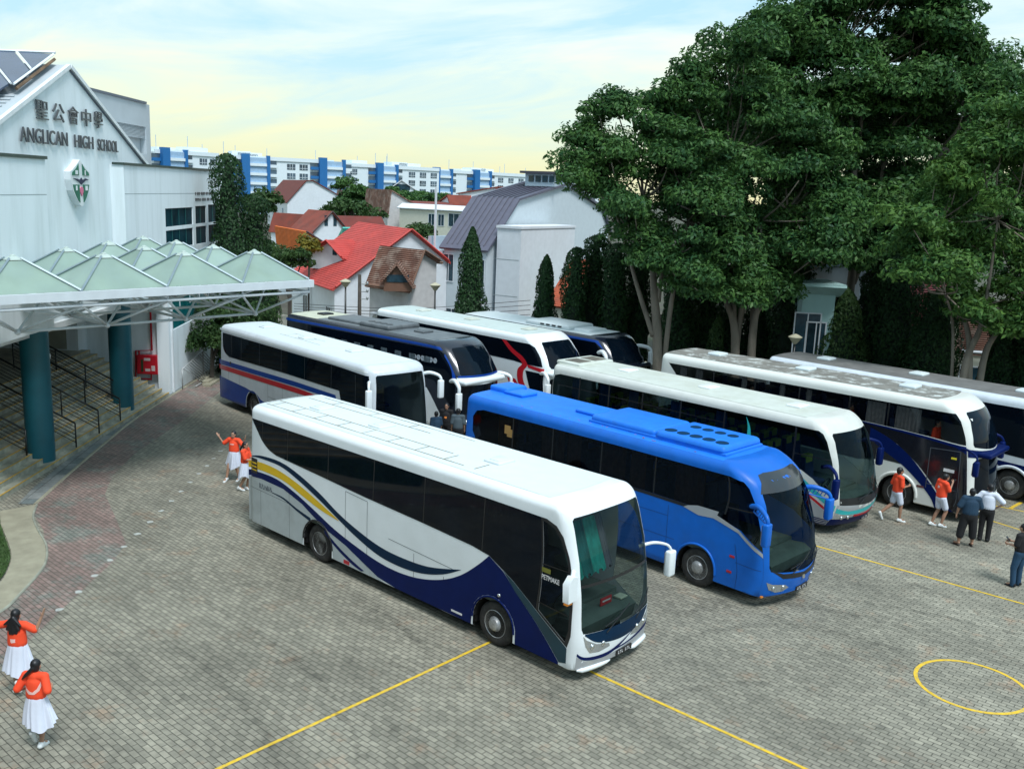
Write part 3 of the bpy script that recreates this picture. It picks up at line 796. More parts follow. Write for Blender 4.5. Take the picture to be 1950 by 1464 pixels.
# ---- front coach: white with navy waves
def coach_wave():
    b = Coach('coach', 'white coach with navy waves and a yellow swoosh, nearest the camera', 1.95, .68, R(-.8), 12.0, 3.62, P_WHITE, group=GRP, rt=.20, rf=.20, tumble=.022,
              rake=((0.24, .06), (0.8, 0), (1.1, .02), (1.8, .08), (2.5, .20), (3.1, .38), (3.35, .48), (3.62, .66)), bulge=.17, zb=.24)
    ws = ws_poly(.12, W_-.12, 1.06, 3.33, top_in=.04, sag=.05)
    dwin = [(-1.2, 1.28), (-.48, .84), (-.40, 1.1), (-.40, 1.6), (-.46, 2.2), (-.56, 2.6), (-.72, 2.92), (-.88, 3.08), (-1.12, 3.16), (-1.2, 3.16)]
    b.shell([-2.45, -8.70], ws, [dwin])
    b.panel('driver_window', [dwin], 'near', -.006, M_GLASS_T); b.panel('driver_window', [dwin], 'far', -.006, M_GLASS_W)
    mid = [p for p in ws if p[1] < 1.8]
    b.panel('windscreen', [[(.14, 1.16), (.18, 1.01), (1.25, 1.01), (W_-.18, 1.01), (W_-.14, 1.16), (W_-.13, 2.02), (.13, 2.02)]], 'front', -.012, M_GLASS_W)
    b.panel('upper_windscreen', [[(.13, 2.02), (W_-.13, 2.02), (W_-.15, 3.28), (W_-.20, 3.33), (1.25, 3.36), (.20, 3.33), (.15, 3.28)]], 'front', -.012, glass_mat('upper_screen_glass', (.48, .54, .54)))
    b.interior(rows=1)
    # upper dark blind band and split line of the windscreen
    b.panel('windscreen_seal', [[(.15, 1.99), (W_-.15, 1.99), (W_-.15, 2.05), (.15, 2.05)]], 'front', .006, M_BLACK)
    for x0, x1, m_ in ((.30, .66, M_CURTT), (.70, .98, mat('teal_curtain', (0.02, 0.20, 0.19), 0.8, var=0.3)), (1.02, 1.40, M_CURTT), (1.44, 1.62, mat('slate_curtain', (0.16, 0.17, 0.20), 0.8))):  # pleated sheets added behind the screen, coloured to stand in for its reflection
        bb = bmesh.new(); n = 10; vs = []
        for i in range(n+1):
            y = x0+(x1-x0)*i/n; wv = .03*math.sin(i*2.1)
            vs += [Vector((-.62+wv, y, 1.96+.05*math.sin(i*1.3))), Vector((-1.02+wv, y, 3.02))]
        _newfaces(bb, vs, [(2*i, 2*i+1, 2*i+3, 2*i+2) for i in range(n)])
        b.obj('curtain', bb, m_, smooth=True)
    bb = bmesh.new(); add_box(bb, (-.60, 1.25, 1.17), (-.57, 1.62, 1.33), .004); sg = b.obj('dashboard_sign', bb, mat('sign_red', (.55, .02, .03), .5), fix=True)
    bb = bmesh.new(); add_box(bb, (-.568, 1.30, 1.245), (-.565, 1.57, 1.275)); b.obj('sign_lettering', bb, M_PLWH, sg, fix=True)
    bb = bmesh.new(); add_box(bb, (-.7, 1.85, 1.16), (-.5, 2.1, 1.20), .01); b.obj('dashboard_papers', bb, mat('paper', (.55, .58, .45), .8), fix=True)
    # side livery
    glass = sp2([(-11.72, 3.24), (-11.45, 2.95), (-11.2, 2.70), (-10.9, 2.53), (-10.55, 2.44)], 4)+[(-8.61, 2.34), (-6.86, 2.24), (-4.77, 2.16), (-3.16, 2.08), (-2.63, 2.01)]+[(-1.9, 1.66), (-1.25, 1.25), (-1.25, 3.23), (-3.2, 3.24), (-6.9, 3.24)]
    b.panel('side_windows', [glass], 'near', .006, M_GLASS_D)
    b.panel('side_windows', [[(-11.6, 3.2), (-11.1, 2.5), (-2.5, 2.2), (-1.3, 2.0), (-1.3, 3.2)]], 'far', .006, M_GLASS_D)
    b.panel('window_surround', [[(-1.25, 1.25), (-1.16, 1.19), (-.42, .74), (-.34, 1.0), (-.34, 1.6), (-.40, 2.2), (-.50, 2.6), (-.66, 2.97), (-.84, 3.15), (-1.10, 3.23), (-1.25, 3.23)], dwin], 'near', .006, M_BLACK)
    b.seamlines([((-1.2, 2.28), (-.48, 2.30)), ((-1.2, 1.45), (-.42, 1.40))], wd=.02, m=M_BLACK, name='window_pillars')
    b.seamlines([((x, z0), (x+.03, 3.22)) for x, z0 in ((-11.2, 2.72), (-10.03, 2.43), (-8.27, 2.33), (-6.49, 2.23), (-4.71, 2.16), (-2.84, 2.06), (-1.25, 1.27))], wd=.03, m=M_BLACK, name='window_pillars').location.y = -.004
    P = b.panel
    P('navy_lower_stripe', [sp2([(-12.0, 1.74), (-11.54, 1.79), (-10.56, 1.80), (-9.69, 1.63), (-8.86, 1.38), (-8.0, 1.10), (-7.12, .90), (-6.28, .76), (-5.49, .73), (-4.73, .82), (-4.01, 1.03), (-3.44, 1.32), (-2.95, 1.70), (-2.63, 2.0)], 5) +
        [(-2.2, 1.78), (-1.80, 1.42), (-1.25, .98), (-.62, .36), (-.62, .30)]+[(-1.80, .30), (-1.805, .6)]+[(-2.45+.65*math.cos(t*math.pi/12), .5+.65*math.sin(t*math.pi/12)) for t in range(1, 12)]+[(-3.095, .6), (-3.1, .30)] +
        [(-5.6, .30), (-6.28, .37), (-6.84, .56), (-7.53, .80), (-8.24, .97)]+[(-8.86, 1.19), (-9.37, 1.40), (-10.22, 1.60), (-11.26, 1.63), (-12.0, 1.57)]], 'near', .005, P_NAVY)
    P('dark_teal_stripe', [[(-2.63, 2.0), (-1.9, 1.65), (-1.16, 1.18), (-.42, .72), (-.42, .40), (-.60, .36), (-1.25, .99), (-1.85, 1.46), (-2.2, 1.80)]], 'near', .007, P_DTEAL)
    P('navy_upper_stripe', [band([(-11.82, 2.16), (-11.24, 2.28), (-10.35, 2.31), (-9.55, 2.17), (-8.61, 1.88), (-7.88, 1.58), (-7.13, 1.35), (-6.29, 1.17), (-5.5, 1.12), (-4.5, 1.18), (-3.43, 1.44)], [(-11.82, 2.155), (-11.25, 2.20), (-10.35, 2.19), (-9.56, 2.01), (-8.61, 1.70), (-7.88, 1.42), (-7.13, 1.15), (-6.29, .93), (-5.49, .88), (-4.73, .95), (-4.02, 1.15), (-3.43, 1.44)])], 'near', .005, P_NAVY2)
    P('yellow_swoosh', [band([(-12.0, 1.98), (-11.39, 2.08), (-10.55, 2.07), (-9.69, 1.93), (-8.86, 1.71), (-8.0, 1.44), (-7.8, 1.36)], [(-12.0, 1.80), (-11.26, 1.87), (-10.22, 1.83), (-9.37, 1.63), (-8.61, 1.46), (-8.0, 1.38), (-7.8, 1.36)])], 'near', .005, P_YEL)
    P('grey_lower_panel', [[(-12.0, 1.56), (-11.26, 1.62), (-10.22, 1.59), (-9.37, 1.39), (-8.86, 1.18), (-8.24, .96), (-7.53, .79), (-6.84, .55), (-6.28, .36), (-6.0, .30), (-8.05, .30), (-8.06, .6)]+[(-8.7+.65*math.cos(t*math.pi/12), .5+.65*math.sin(t*math.pi/12)) for t in range(1, 12)]+[(-9.34, .6), (-9.35, .30), (-12.0, .30)]], 'near', .003, P_GREY)
    P('navy_fine_stripe', [band([(-10.75, 1.38), (-10.2, 1.36), (-9.6, 1.22), (-9.0, 1.12)], [(-10.75, 1.36), (-10.2, 1.31), (-9.6, 1.15), (-9.0, 1.02)])], 'near', .006, P_NAVY2)
    P('navy_fine_stripe', [band([(-8.4, .98), (-7.9, .72), (-7.3, .50), (-6.8, .36)], [(-8.4, .88), (-7.9, .62), (-7.3, .40), (-6.9, .32)])], 'near', .006, P_NAVY)
    b.seamlines([((-9.95, .32), (-9.95, 1.55)), ((-11.9, 1.30), (-10.0, 1.26)), ((-6.7, .5), (-6.7, 2.15)), ((-7.55, .8), (-7.55, 2.2)), ((-7.55, 2.2), (-6.7, 2.15)), ((-5.0, .3), (-5.0, 1.35)), ((-5.9, 1.45), (-3.6, 1.36)), ((-4.0, .3), (-4.0, 1.1)), ((-1.55, .35), (-1.30, 1.0)), ((-11.3, .32), (-11.3, 1.3))])
    sq = P('emblem_panel', [[(-11.82, 1.72), (-11.45, 1.72), (-11.45, 2.14), (-11.82, 2.14)]], 'near', .008, M_PLATE)
    P('emblem_bars', [[(-11.80, z), (-11.48, z-.005), (-11.48, z+.03), (-11.80, z+.035)] for z in (1.80,)], 'near', .011, P_YEL)
    P('emblem_bars', [[(-11.80, 1.89), (-11.48, 1.885), (-11.48, 1.93), (-11.80, 1.935)]], 'near', .011, P_YEL)
    P('emblem_bars', [[(-11.80, 1.99), (-11.48, 1.985), (-11.48, 2.03), (-11.80, 2.035)]], 'near', .011, P_YEL)
    bb = bmesh.new()
    rnd = random.Random(4); x = -11.35
    while x < -10.75:
        wd = rnd.uniform(.03, .055)
        add_box(bb, (x, -.008, 1.36), (x+wd*.35, -.003, 1.49)); add_box(bb, (x, -.008, rnd.choice((1.36, 1.42, 1.475))), (x+wd, -.0035, rnd.choice((1.38, 1.44, 1.49))+.01)); x += wd+.02
    b.obj('side_lettering', bb, mat('lettering_grey', (.10, .12, .14), .6), fix=True)
    Mt = b.T @ Matrix.Translation((-.92, -.005, 2.02)) @ Matrix.Rotation(R(90), 4, 'X')
    text_obj('window_lettering', 'PETMAKE', .15, .003, M_PLWH, Mt, b.root, fit=(.46, .10))
    P('window_sticker', [[(-1.15, 2.12), (-.92, 2.12), (-.92, 2.22), (-1.15, 2.22)]], 'near', .012, mat('olive_sticker', (.16, .16, .02), .6))
    bb = bmesh.new(); add_box(bb, (-3.72, -.009, .385), (-3.38, -.003, .43)); b.obj('side_plate', bb, M_PLWH, fix=True)
    bb = bmesh.new(); add_ball(bb, (-2.3, .0, 1.22), (.05, .03, .04)); b.obj('side_lamp', bb, M_CHROME, smooth=True, fix=True)
    bb = bmesh.new(); add_box(bb, (-7.6, -.006, .33), (-7.38, -.002, .42), .01); b.obj('side_reflector', bb, M_REDL, fix=True)
    # arch surround
    for ax in (-2.45, -8.7):
        ring = [s_ for s_ in [b.surf(ax+.62*math.cos(math.pi*k/20), 0, .5+.62*math.sin(math.pi*k/20), .006) for k in range(21)]]
        b.tubepart('arch_lip', ring, .022, P_NAVY if ax > -5 else M_BLACK)
    # front face
    low = sp2([(.20, 1.02), (.45, .84), (.80, .74), (1.25, .69), (1.70, .72), (2.05, .82), (2.30, 1.02)], 4)
    P('navy_nose_panel', [[(.20, 1.055), (.6, 1.03), (1.25, 1.015), (1.9, 1.03), (2.30, 1.055)]+list(reversed(low))], 'front', .005, P_NAVY2)
    b.lamp([(.16, 1.02), (.24, .92), (.50, .78), (.86, .70), (.90, .62), (.60, .58), (.34, .62), (.22, .78)])
    b.lamp([(W_-.16, 1.02), (W_-.24, .92), (W_-.50, .78), (W_-.86, .70), (W_-.90, .62), (W_-.60, .58), (W_-.34, .62), (W_-.22, .78)])
    P('navy_nose_stripe', [band([(.02, .66), (.25, .55), (.60, .50), (.95, .51), (1.3, .60), (1.7, .74)], [(.02, .60), (.25, .48), (.60, .42), (.95, .43), (1.3, .54), (1.7, .73)])], 'front', .007, P_NAVY)
    P('navy_nose_stripe', [band([(1.0, .50), (1.5, .52), (2.0, .60), (2.48, .74)], [(1.0, .46), (1.5, .48), (2.0, .52), (2.48, .62)])], 'front', .007, P_NAVY)
    P('silver_bumper', [[(.02, .30), (W_-.02, .30), (W_-.02, .60), (2.0, .50), (1.5, .46), (1.0, .42), (.60, .40), (.25, .46), (.02, .58)]], 'front', .004, P_SILV)
    for ya, yb in ((.08, 1.0), (1.7, W_-.08)): b.tubepart('bumper_lip', [b.surf(0, ya+(yb-ya)*k/8, .285-.02*k/8*(1 if ya < 1 else -1), .015) for k in range(9)], [.02, .05, .055, .055, .055, .055, .05, .045, .02], P_WHITE)
    b.plate(1.4, .37)
    b.wipers(1.08)
    # mirrors: near one hangs close to the pillar, far one on a long arm
    bb = bmesh.new(); e = Vector((-.30, -.13, 2.1))
    add_prism(bb, [(e.y-.14, 1.80), (e.y+.10, 1.82), (e.y+.12, 2.28), (e.y-.02, 2.32), (e.y-.16, 2.18)], e.x-.07, e.x+.08, 'x'); add_tube(bb, [(e.x-.1, .06, 2.33), (e.x, e.y+.05, 2.27)], .05, 8)
    h = b.obj('mirror_housing', bb, P_WHITE, smooth=True, sharp=50, fix=True)
    bb = bmesh.new(); add_box(bb, (e.x-.05, e.y-.14, 1.745), (e.x+.05, e.y+.02, 1.795), .01); b.obj('indicator', bb, M_AMBER, h, fix=True)
    b.mirror_arm('far', 2.26, P_WHITE, reach=.58, fwd=.34, drop=.42, thick=.030, hh=.52, hw=.12, x0=-.1)
    b.seam = roofpatch(b, P_ROOFW, .2)
    for x, y in ((-10.2, 1.25), (-7.7, 1.25), (-3.6, 1.25)): b.hatch(x, y, P_ROOFW, .55, .5, .05)
    # rusty sealant seams over the roof
    sl_ = []
    for k in range(9):
        x = -11.4+k*.98
        sl_.append(((x, .40), (x+.02, .86)))
    for y in (.40, .86): sl_.append(((-11.7, y), (-3.9-.8*(y > .5), y+.01)))
    sl_ += [((-11.5, 1.7), (-6.4, 1.72)), ((-11.3, 2.1), (-5.2, 2.08)), ((-10.4, 1.7), (-10.4, 2.1)), ((-8.8, 1.7), (-8.8, 2.1)), ((-7.2, 1.7), (-7.2, 2.1)), ((-11.75, .5), (-11.72, 2.0))]
    b.seamlines(sl_, 'roof', .030, M_RUST, 'roof_sealant').location.z = .004
    for y in (.18, 2.32):
        pv = b.surf(-.35, y, 3.43, .005); bb = bmesh.new(); add_ball(bb, pv, .03); b.obj('marker_lamp', bb, M_RUBBER, smooth=True, fix=True)
    # rear
    b.panel('rear_window', [[(.3, 2.3), (2.2, 2.3), (2.1, 3.1), (.4, 3.1)]], 'rear', .005, M_GLASS_D)
    return b
coach_wave()

# ---- blue coach
def coach_blue():
    b = Coach('coach', 'bright blue coach with ribbed mirror arms and round roof vents', 3.06, 6.58, R(-3.4), 11.2, 3.40, P_BLUE, group=GRP, rt=.26,
              rake=((0.3, .12), (0.75, 0), (1.1, .02), (1.8, .14), (2.5, .38), (3.0, .68), (3.4, 1.2)), bulge=.36)
    ws = ws_poly(.14, W_-.14, .98, 2.80, top_in=.12, sag=.10)
    gl = [(-10.65, 2.3), (-10.66, 2.75), (-10.5, 2.95), (-10.2, 3.02), (-5.1, 3.06), (-1.5, 3.06), (-1.15, 3.0), (-.95, 2.86), (-.72, 2.60), (-.50, 2.2), (-.36, 1.75), (-.34, 1.42), (-1.08, 1.82), (-1.87, 2.03), (-2.5, 2.06), (-3.95, 2.08), (-10.5, 2.08)]
    b.shell([-2.25, -8.0], ws, [gl])
    b.panel('side_windows', [gl], 'near', -.004, glass_mat('brown_window_glass', (.26, .25, .25))); b.panel('side_windows', [gl], 'far', -.004, M_GLASS_D)
    b.windscreen(ws); b.interior(rows=9, curtain=(M_CURT, 2.98, 1.75, [(-9.3, .7), (-7.4, .9), (-5.2, .9), (-4.35, .5), (-2.7, .9), (-6.6, .5)]))
    b.seamlines([((x, 2.1), (x, 3.04)) for x in (-8.9, -7.3, -5.5, -3.7, -1.55)], wd=.045, m=M_BLACK, name='window_pillars')
    b.seamlines([((-1.55, 2.30), (-.62, 2.34))], wd=.03, m=M_BLACK, name='window_pillars')
    b.panel('black_window_band', [[(-10.66, 2.08), (-10.5, 1.98), (-3.95, 2.0), (-2.55, 1.98), (-2.5, 2.06), (-3.95, 2.08), (-10.5, 2.10)]], 'near', .005, M_BLACK)
    b.panel('silver_wave', [[(-2.62, 2.05), (-2.33, 2.12), (-1.72, 2.12), (-1.76, 2.02), (-1.14, 1.83), (-.36, 1.40), (-.36, 1.30), (-1.13, 1.74), (-1.86, 1.92), (-2.3, 1.88), (-2.75, 1.98)]], 'near', .008, P_SILV)
    b.panel('windscreen_visor', [[(.22, 2.76), (W_-.22, 2.76), (W_-.42, 3.14), (W_-.6, 3.17), (.6, 3.17), (.42, 3.14)]], 'front', .006, mat('visor_black', (.035, .04, .045), .15, var=.1))
    b.panel('black_nose_panel', [[(.16, 1.02), (.5, .90), (1.25, .82), (2.0, .90), (W_-.16, 1.02), (2.0, .78), (1.25, .70), (.5, .78)]], 'front', .006, M_BLACK)
    for f in (lambda y: y, lambda y: W_-y): b.lamp([(f(y), z) for y, z in ((.10, .72), (.25, .66), (.62, .60), (.78, .50), (.60, .42), (.40, .42), (.2, .52))])
    b.panel('bumper_panel', [[(.02, .29), (W_-.02, .29), (W_-.02, .40), (.02, .40)]], 'front', .008, P_BLUE)
    bb = bmesh.new(); p = b.surf(0, 1.25, .66, .01); add_tube(bb, [(p.x, 1.25, .70), (p.x+.02, 1.25, .705)], .06, 14); b.obj('round_emblem', bb, M_CHROME, fix=True)
    b.plate(1.35, .38); b.wipers(.98)
    bb = bmesh.new()
    for y in (.12, 2.38):
        p = b.surf(0, y, .33, .0); add_box(bb, (p.x-.02, y-.05, .31), (p.x+.02, y+.05, .35))
    b.obj('bumper_reflector', bb, M_AMBER, fix=True)
    for x, z, m_ in ((-1.25, 1.12, M_REDL), (-1.30, .72, M_REDL)):
        bb = bmesh.new(); add_box(bb, (x-.07, -.012, z-.03), (x+.07, .0, z+.03), .01); b.obj('side_lamp', bb, m_, fix=True)
    ring = [b.surf(-2.25+.63*math.cos(math.pi*k/20), 0, .5+.63*math.sin(math.pi*k/20), .006) for k in range(21)]
    b.tubepart('arch_lip', ring, .03, P_BLUE)
    b.seamlines([((-3.2, .3), (-3.2, 1.9)), ((-1.1, .35), (-1.2, 1.45)), ((-.42, .35), (-.42, 1.3)), ((-10.9, 1.05), (-2.95, 1.05)), ((-4.8, .3), (-4.8, 1.05)), ((-6.3, .3), (-6.3, 1.05)), ((-1.15, 1.0), (-.45, .98)), ((-5.5, 1.6), (-3.2, 1.62))], m=mat('seam_blue', (.005, .05, .2), .7))
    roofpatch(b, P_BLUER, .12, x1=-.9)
    # roof kit
    z = 3.40
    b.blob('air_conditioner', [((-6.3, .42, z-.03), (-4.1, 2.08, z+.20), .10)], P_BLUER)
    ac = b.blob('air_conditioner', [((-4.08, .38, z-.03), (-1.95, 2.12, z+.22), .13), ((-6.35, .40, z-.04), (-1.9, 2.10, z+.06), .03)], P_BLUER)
    bb = bmesh.new()
    for k in range(5): add_lathe(bb, [(.17, 0), (.17, .012), (.15, .02), (.001, .02)], 20, Matrix.Translation((-3.80+k*.39, .72, z+.215)))
    for k in range(4): add_lathe(bb, [(.15, 0), (.15, .012), (.13, .02), (.001, .02)], 20, Matrix.Translation((-3.6+k*.38, 1.55, z+.215)))
    b.obj('fan_grille', bb, mat('grille_dark_teal', (.004, .035, .09), .95, spec=.1), ac, fix=True)
    b.blob('roof_hatch', [((-10.3, .95, z), (-9.5, 1.65, z+.10), .04)], P_BLUER)
    b.blob('roof_hatch', [((-7.3, .9, z), (-6.55, 1.6, z+.10), .04)], P_BLUER)
    b.blob('roof_pod', [((-11.0, 1.0, z-.05), (-10.2, 1.9, z+.16), .07)], P_BLUER)
    # drips of rust by the pods
    bb = bmesh.new(); rnd = random.Random(9)
    for k in range(22):
        x = rnd.uniform(-10.5, -2); y = rnd.choice((.2, .24, .3))
        p = b.surf(x, y, z, .006); add_ball(bb, p, (rnd.uniform(.01, .05), .012, .004), seg=8)
    b.obj('rust_spots', bb, mat('rust_orange', (.35, .12, .03), .9), fix=True)
    M_ = P_BLUE
    for sd in ('near', 'far'):
        o = b.mirror_arm(sd, 2.48, M_, reach=.36, fwd=.62, drop=.50, thick=.055, hh=.50, hw=.12, x0=-.22)
        bb = bmesh.new(); sg = -1 if sd == 'near' else 1; y0 = .1 if sd == 'near' else W_-.1
        st = b.warp(Vector((-.22, y0, 2.48)))
        for k in range(6):
            t = .2+k*.13; add_tube(bb, [st+Vector((.62*t, sg*.36*t, .03-.02*k)), st+Vector((.62*t-.05, sg*.36*t, -.10-.012*k))], .012, 6)
        add_tube(bb, [st+Vector((.05, sg*.05, -.12)), st+Vector((.55, sg*.33, -.22))], .02, 6)
        b.obj('arm_ribs', bb, M_, o, fix=True)
    bb = bmesh.new(); add_box(bb, (-9.15, .02, 2.42), (-8.9, .03, 2.66)); b.obj('window_sticker', bb, mat('sticker_brown', (.35, .2, .06), .8), fix=True)
    b.panel('sticker', [[(-9.25, 2.5), (-9.0, 2.5), (-9.0, 2.76), (-9.25, 2.76)]], 'near', .006, mat('sticker_brown', (.35, .2, .06), .8))
    return b
coach_blue()

# ---- cream coach with turquoise and red front stripes
def coach_cream():
    b = Coach('coach', 'cream coach with turquoise and red nose stripes and navy mirror arms', 2.15, 12.72, R(-4.6), 12.2, 3.38, P_CREAM, group=GRP, rt=.28,
              rake=((0.3, .30), (0.6, .10), (0.95, 0), (1.4, .06), (2.2, .25), (2.8, .5), (3.38, .95)), bulge=.38)
    ws = ws_poly(.12, W_-.12, 1.10, 3.0, top_in=.12, sag=.10)
    gl = [(-11.95, 2.1), (-11.98, 2.75), (-11.85, 2.95), (-11.6, 3.02), (-4.1, 3.06), (-1.2, 3.06), (-.95, 2.98), (-.75, 2.7), (-.52, 2.2), (-.40, 1.7), (-.34, 1.15), (-.5, 1.17), (-1.2, 1.62), (-1.6, 1.80), (-11.8, 1.80)]
    b.shell([-2.6, -8.6], ws, [gl])
    b.panel('side_windows', [gl], 'near', -.004, glass_mat('teal_window_glass', (.22, .30, .31))); b.panel('side_windows', [gl], 'far', -.004, glass_mat('teal_window_glass', (.22, .30, .31)))
    b.windscreen(ws); b.interior(rows=10, hr=M_HEADR, curtain=(mat('blue_curtain', (.03, .08, .20), .9, var=.3), 2.95, 1.85, [(-10.9, .35), (-9.5, .5), (-8.2, .4), (-6.4, .4), (-4.6, .4)]))
    b.seamlines([((x, 1.84), (x, 3.04)) for x in (-10.6, -9.2, -7.7, -6.1, -4.4, -1.9)], wd=.06, m=M_BLACK, name='window_pillars')
    b.seamlines([((-1.9, 2.25), (-.55, 2.28)), ((-11.7, 2.62), (-4.4, 2.66))], wd=.025, m=M_BLACK, name='window_pillars')
    b.panel('turquoise_stripe', [[(-2.4, 1.62), (-1.6, 1.62), (-1.0, 1.28), (-.45, .98), (-.32, .98), (-.32, .80), (-.5, .84), (-1.1, 1.16), (-1.7, 1.44), (-2.4, 1.48)]], 'near', .006, P_TEAL)
    b.panel('red_stripe', [[(-2.4, 1.40), (-1.7, 1.34), (-1.1, 1.06), (-.5, .76), (-.32, .72), (-.32, .66), (-.5, .68), (-1.1, .97), (-1.7, 1.26), (-2.4, 1.30)]], 'near', .006, P_RED)
    b.panel('silver_side', [[(-3.2, 1.72), (-2.4, 1.28), (-1.7, 1.24), (-1.1, .95), (-.5, .66), (-.32, .62), (-.32, .52), (-1.9, .50), (-1.98, .6), (-2.2, 1.0), (-2.6, 1.14), (-3.2, 1.0)]], 'near', .003, P_SILV)
    b.panel('navy_skirt', [[(-1.95, .50), (-.36, .52), (-.36, .29), (-1.95, .29)]], 'near', .006, P_NAVY)
    b.seamlines([((-1.9, .30+.05*k), (-.6, .32+.05*k)) for k in range(5)], wd=.016, m=P_SILV, name='skirt_slats').location.y = -.005
    b.panel('turquoise_nose_stripe', [band([(.06, .90), (.5, .80), (1.25, .86), (2.0, 1.0), (W_-.06, 1.16)], [(.06, .76), (.5, .68), (1.25, .72), (2.0, .84), (W_-.06, 1.0)])], 'front', .006, P_TEAL)
    b.panel('red_nose_stripe', [band([(.7, .66), (1.25, .66), (2.0, .78), (W_-.06, .92)], [(.7, .59), (1.25, .59), (2.0, .71), (W_-.06, .85)])], 'front', .006, P_RED)
    b.panel('silver_nose', [[(.05, .52), (W_-.05, .55), (W_-.05, 1.1), (.05, 1.0)]], 'front', .003, P_SILV)
    b.panel('navy_bumper', [[(.02, .29), (W_-.02, .29), (W_-.02, .58), (1.6, .52), (.7, .50), (.02, .52)]], 'front', .008, P_NAVY)
    b.panel('black_cowl', [[(.12, 1.20), (W_-.12, 1.20), (W_-.1, 1.06), (1.25, .96), (.12, 1.0)]], 'front', .006, M_BLACK)
    b.lamp([(.12, .70), (.60, .68), (.66, .55), (.40, .51), (.12, .54)]); b.lamp([(W_-.12, .78), (W_-.60, .70), (W_-.66, .57), (W_-.40, .53), (W_-.12, .58)])
    b.plate(1.5, .42, .4); b.wipers(1.12); b.panel('navy_lower_nose', [[(.02, .28), (W_-.02, .28), (W_-.02, .68), (1.25, .60), (.02, .54)]], 'front', .011, P_NAVY)
    roofpatch(b, P_CREAMR, .16, x1=-1.0)
    for x in (-9.4, -5.9, -2.6): b.hatch(x, 1.25, P_WHITE, .62, .5, .07)
    b.blob('rear_vent_pod', [((-12.1, .3, 3.30), (-10.9, 2.2, 3.46), .07)], P_CREAMR)
    bb = bmesh.new()
    for y in (.5, 1.35): add_box(bb, (-11.85, y, 3.44), (-11.1, y+.65, 3.475), .01)
    b.obj('vent_grille', bb, mat('vent_brown', (.12, .11, .09), .9, var=.3), fix=True)
    # tall turquoise flag fin painted on the window edge
    b.panel('turquoise_crescent', [band([(-3.62, 3.02), (-3.44, 2.7), (-3.38, 2.3), (-3.40, 1.95)], [(-3.62, 3.02), (-3.53, 2.7), (-3.55, 2.3), (-3.66, 1.95)])], 'near', .012, P_TEAL)
    b.seamlines([((x, .3), (x, 1.7)) for x in (-11.0, -9.8, -7.3, -6.0, -4.7, -3.4)]+[((-11.9, 1.72), (-2.6, 1.72)), ((-7.3, 1.05), (-3.4, 1.05))])
    b.mirror_arm('near', 2.05, P_NAVY, reach=.34, fwd=.55, drop=.5, thick=.05, hh=.55, hw=.11, x0=-.4)
    b.mirror_arm('far', 2.45, P_NAVY, reach=.48, fwd=.45, drop=.5, thick=.05, hh=.50, hw=.11, x0=-.4)
    return b
coach_cream()

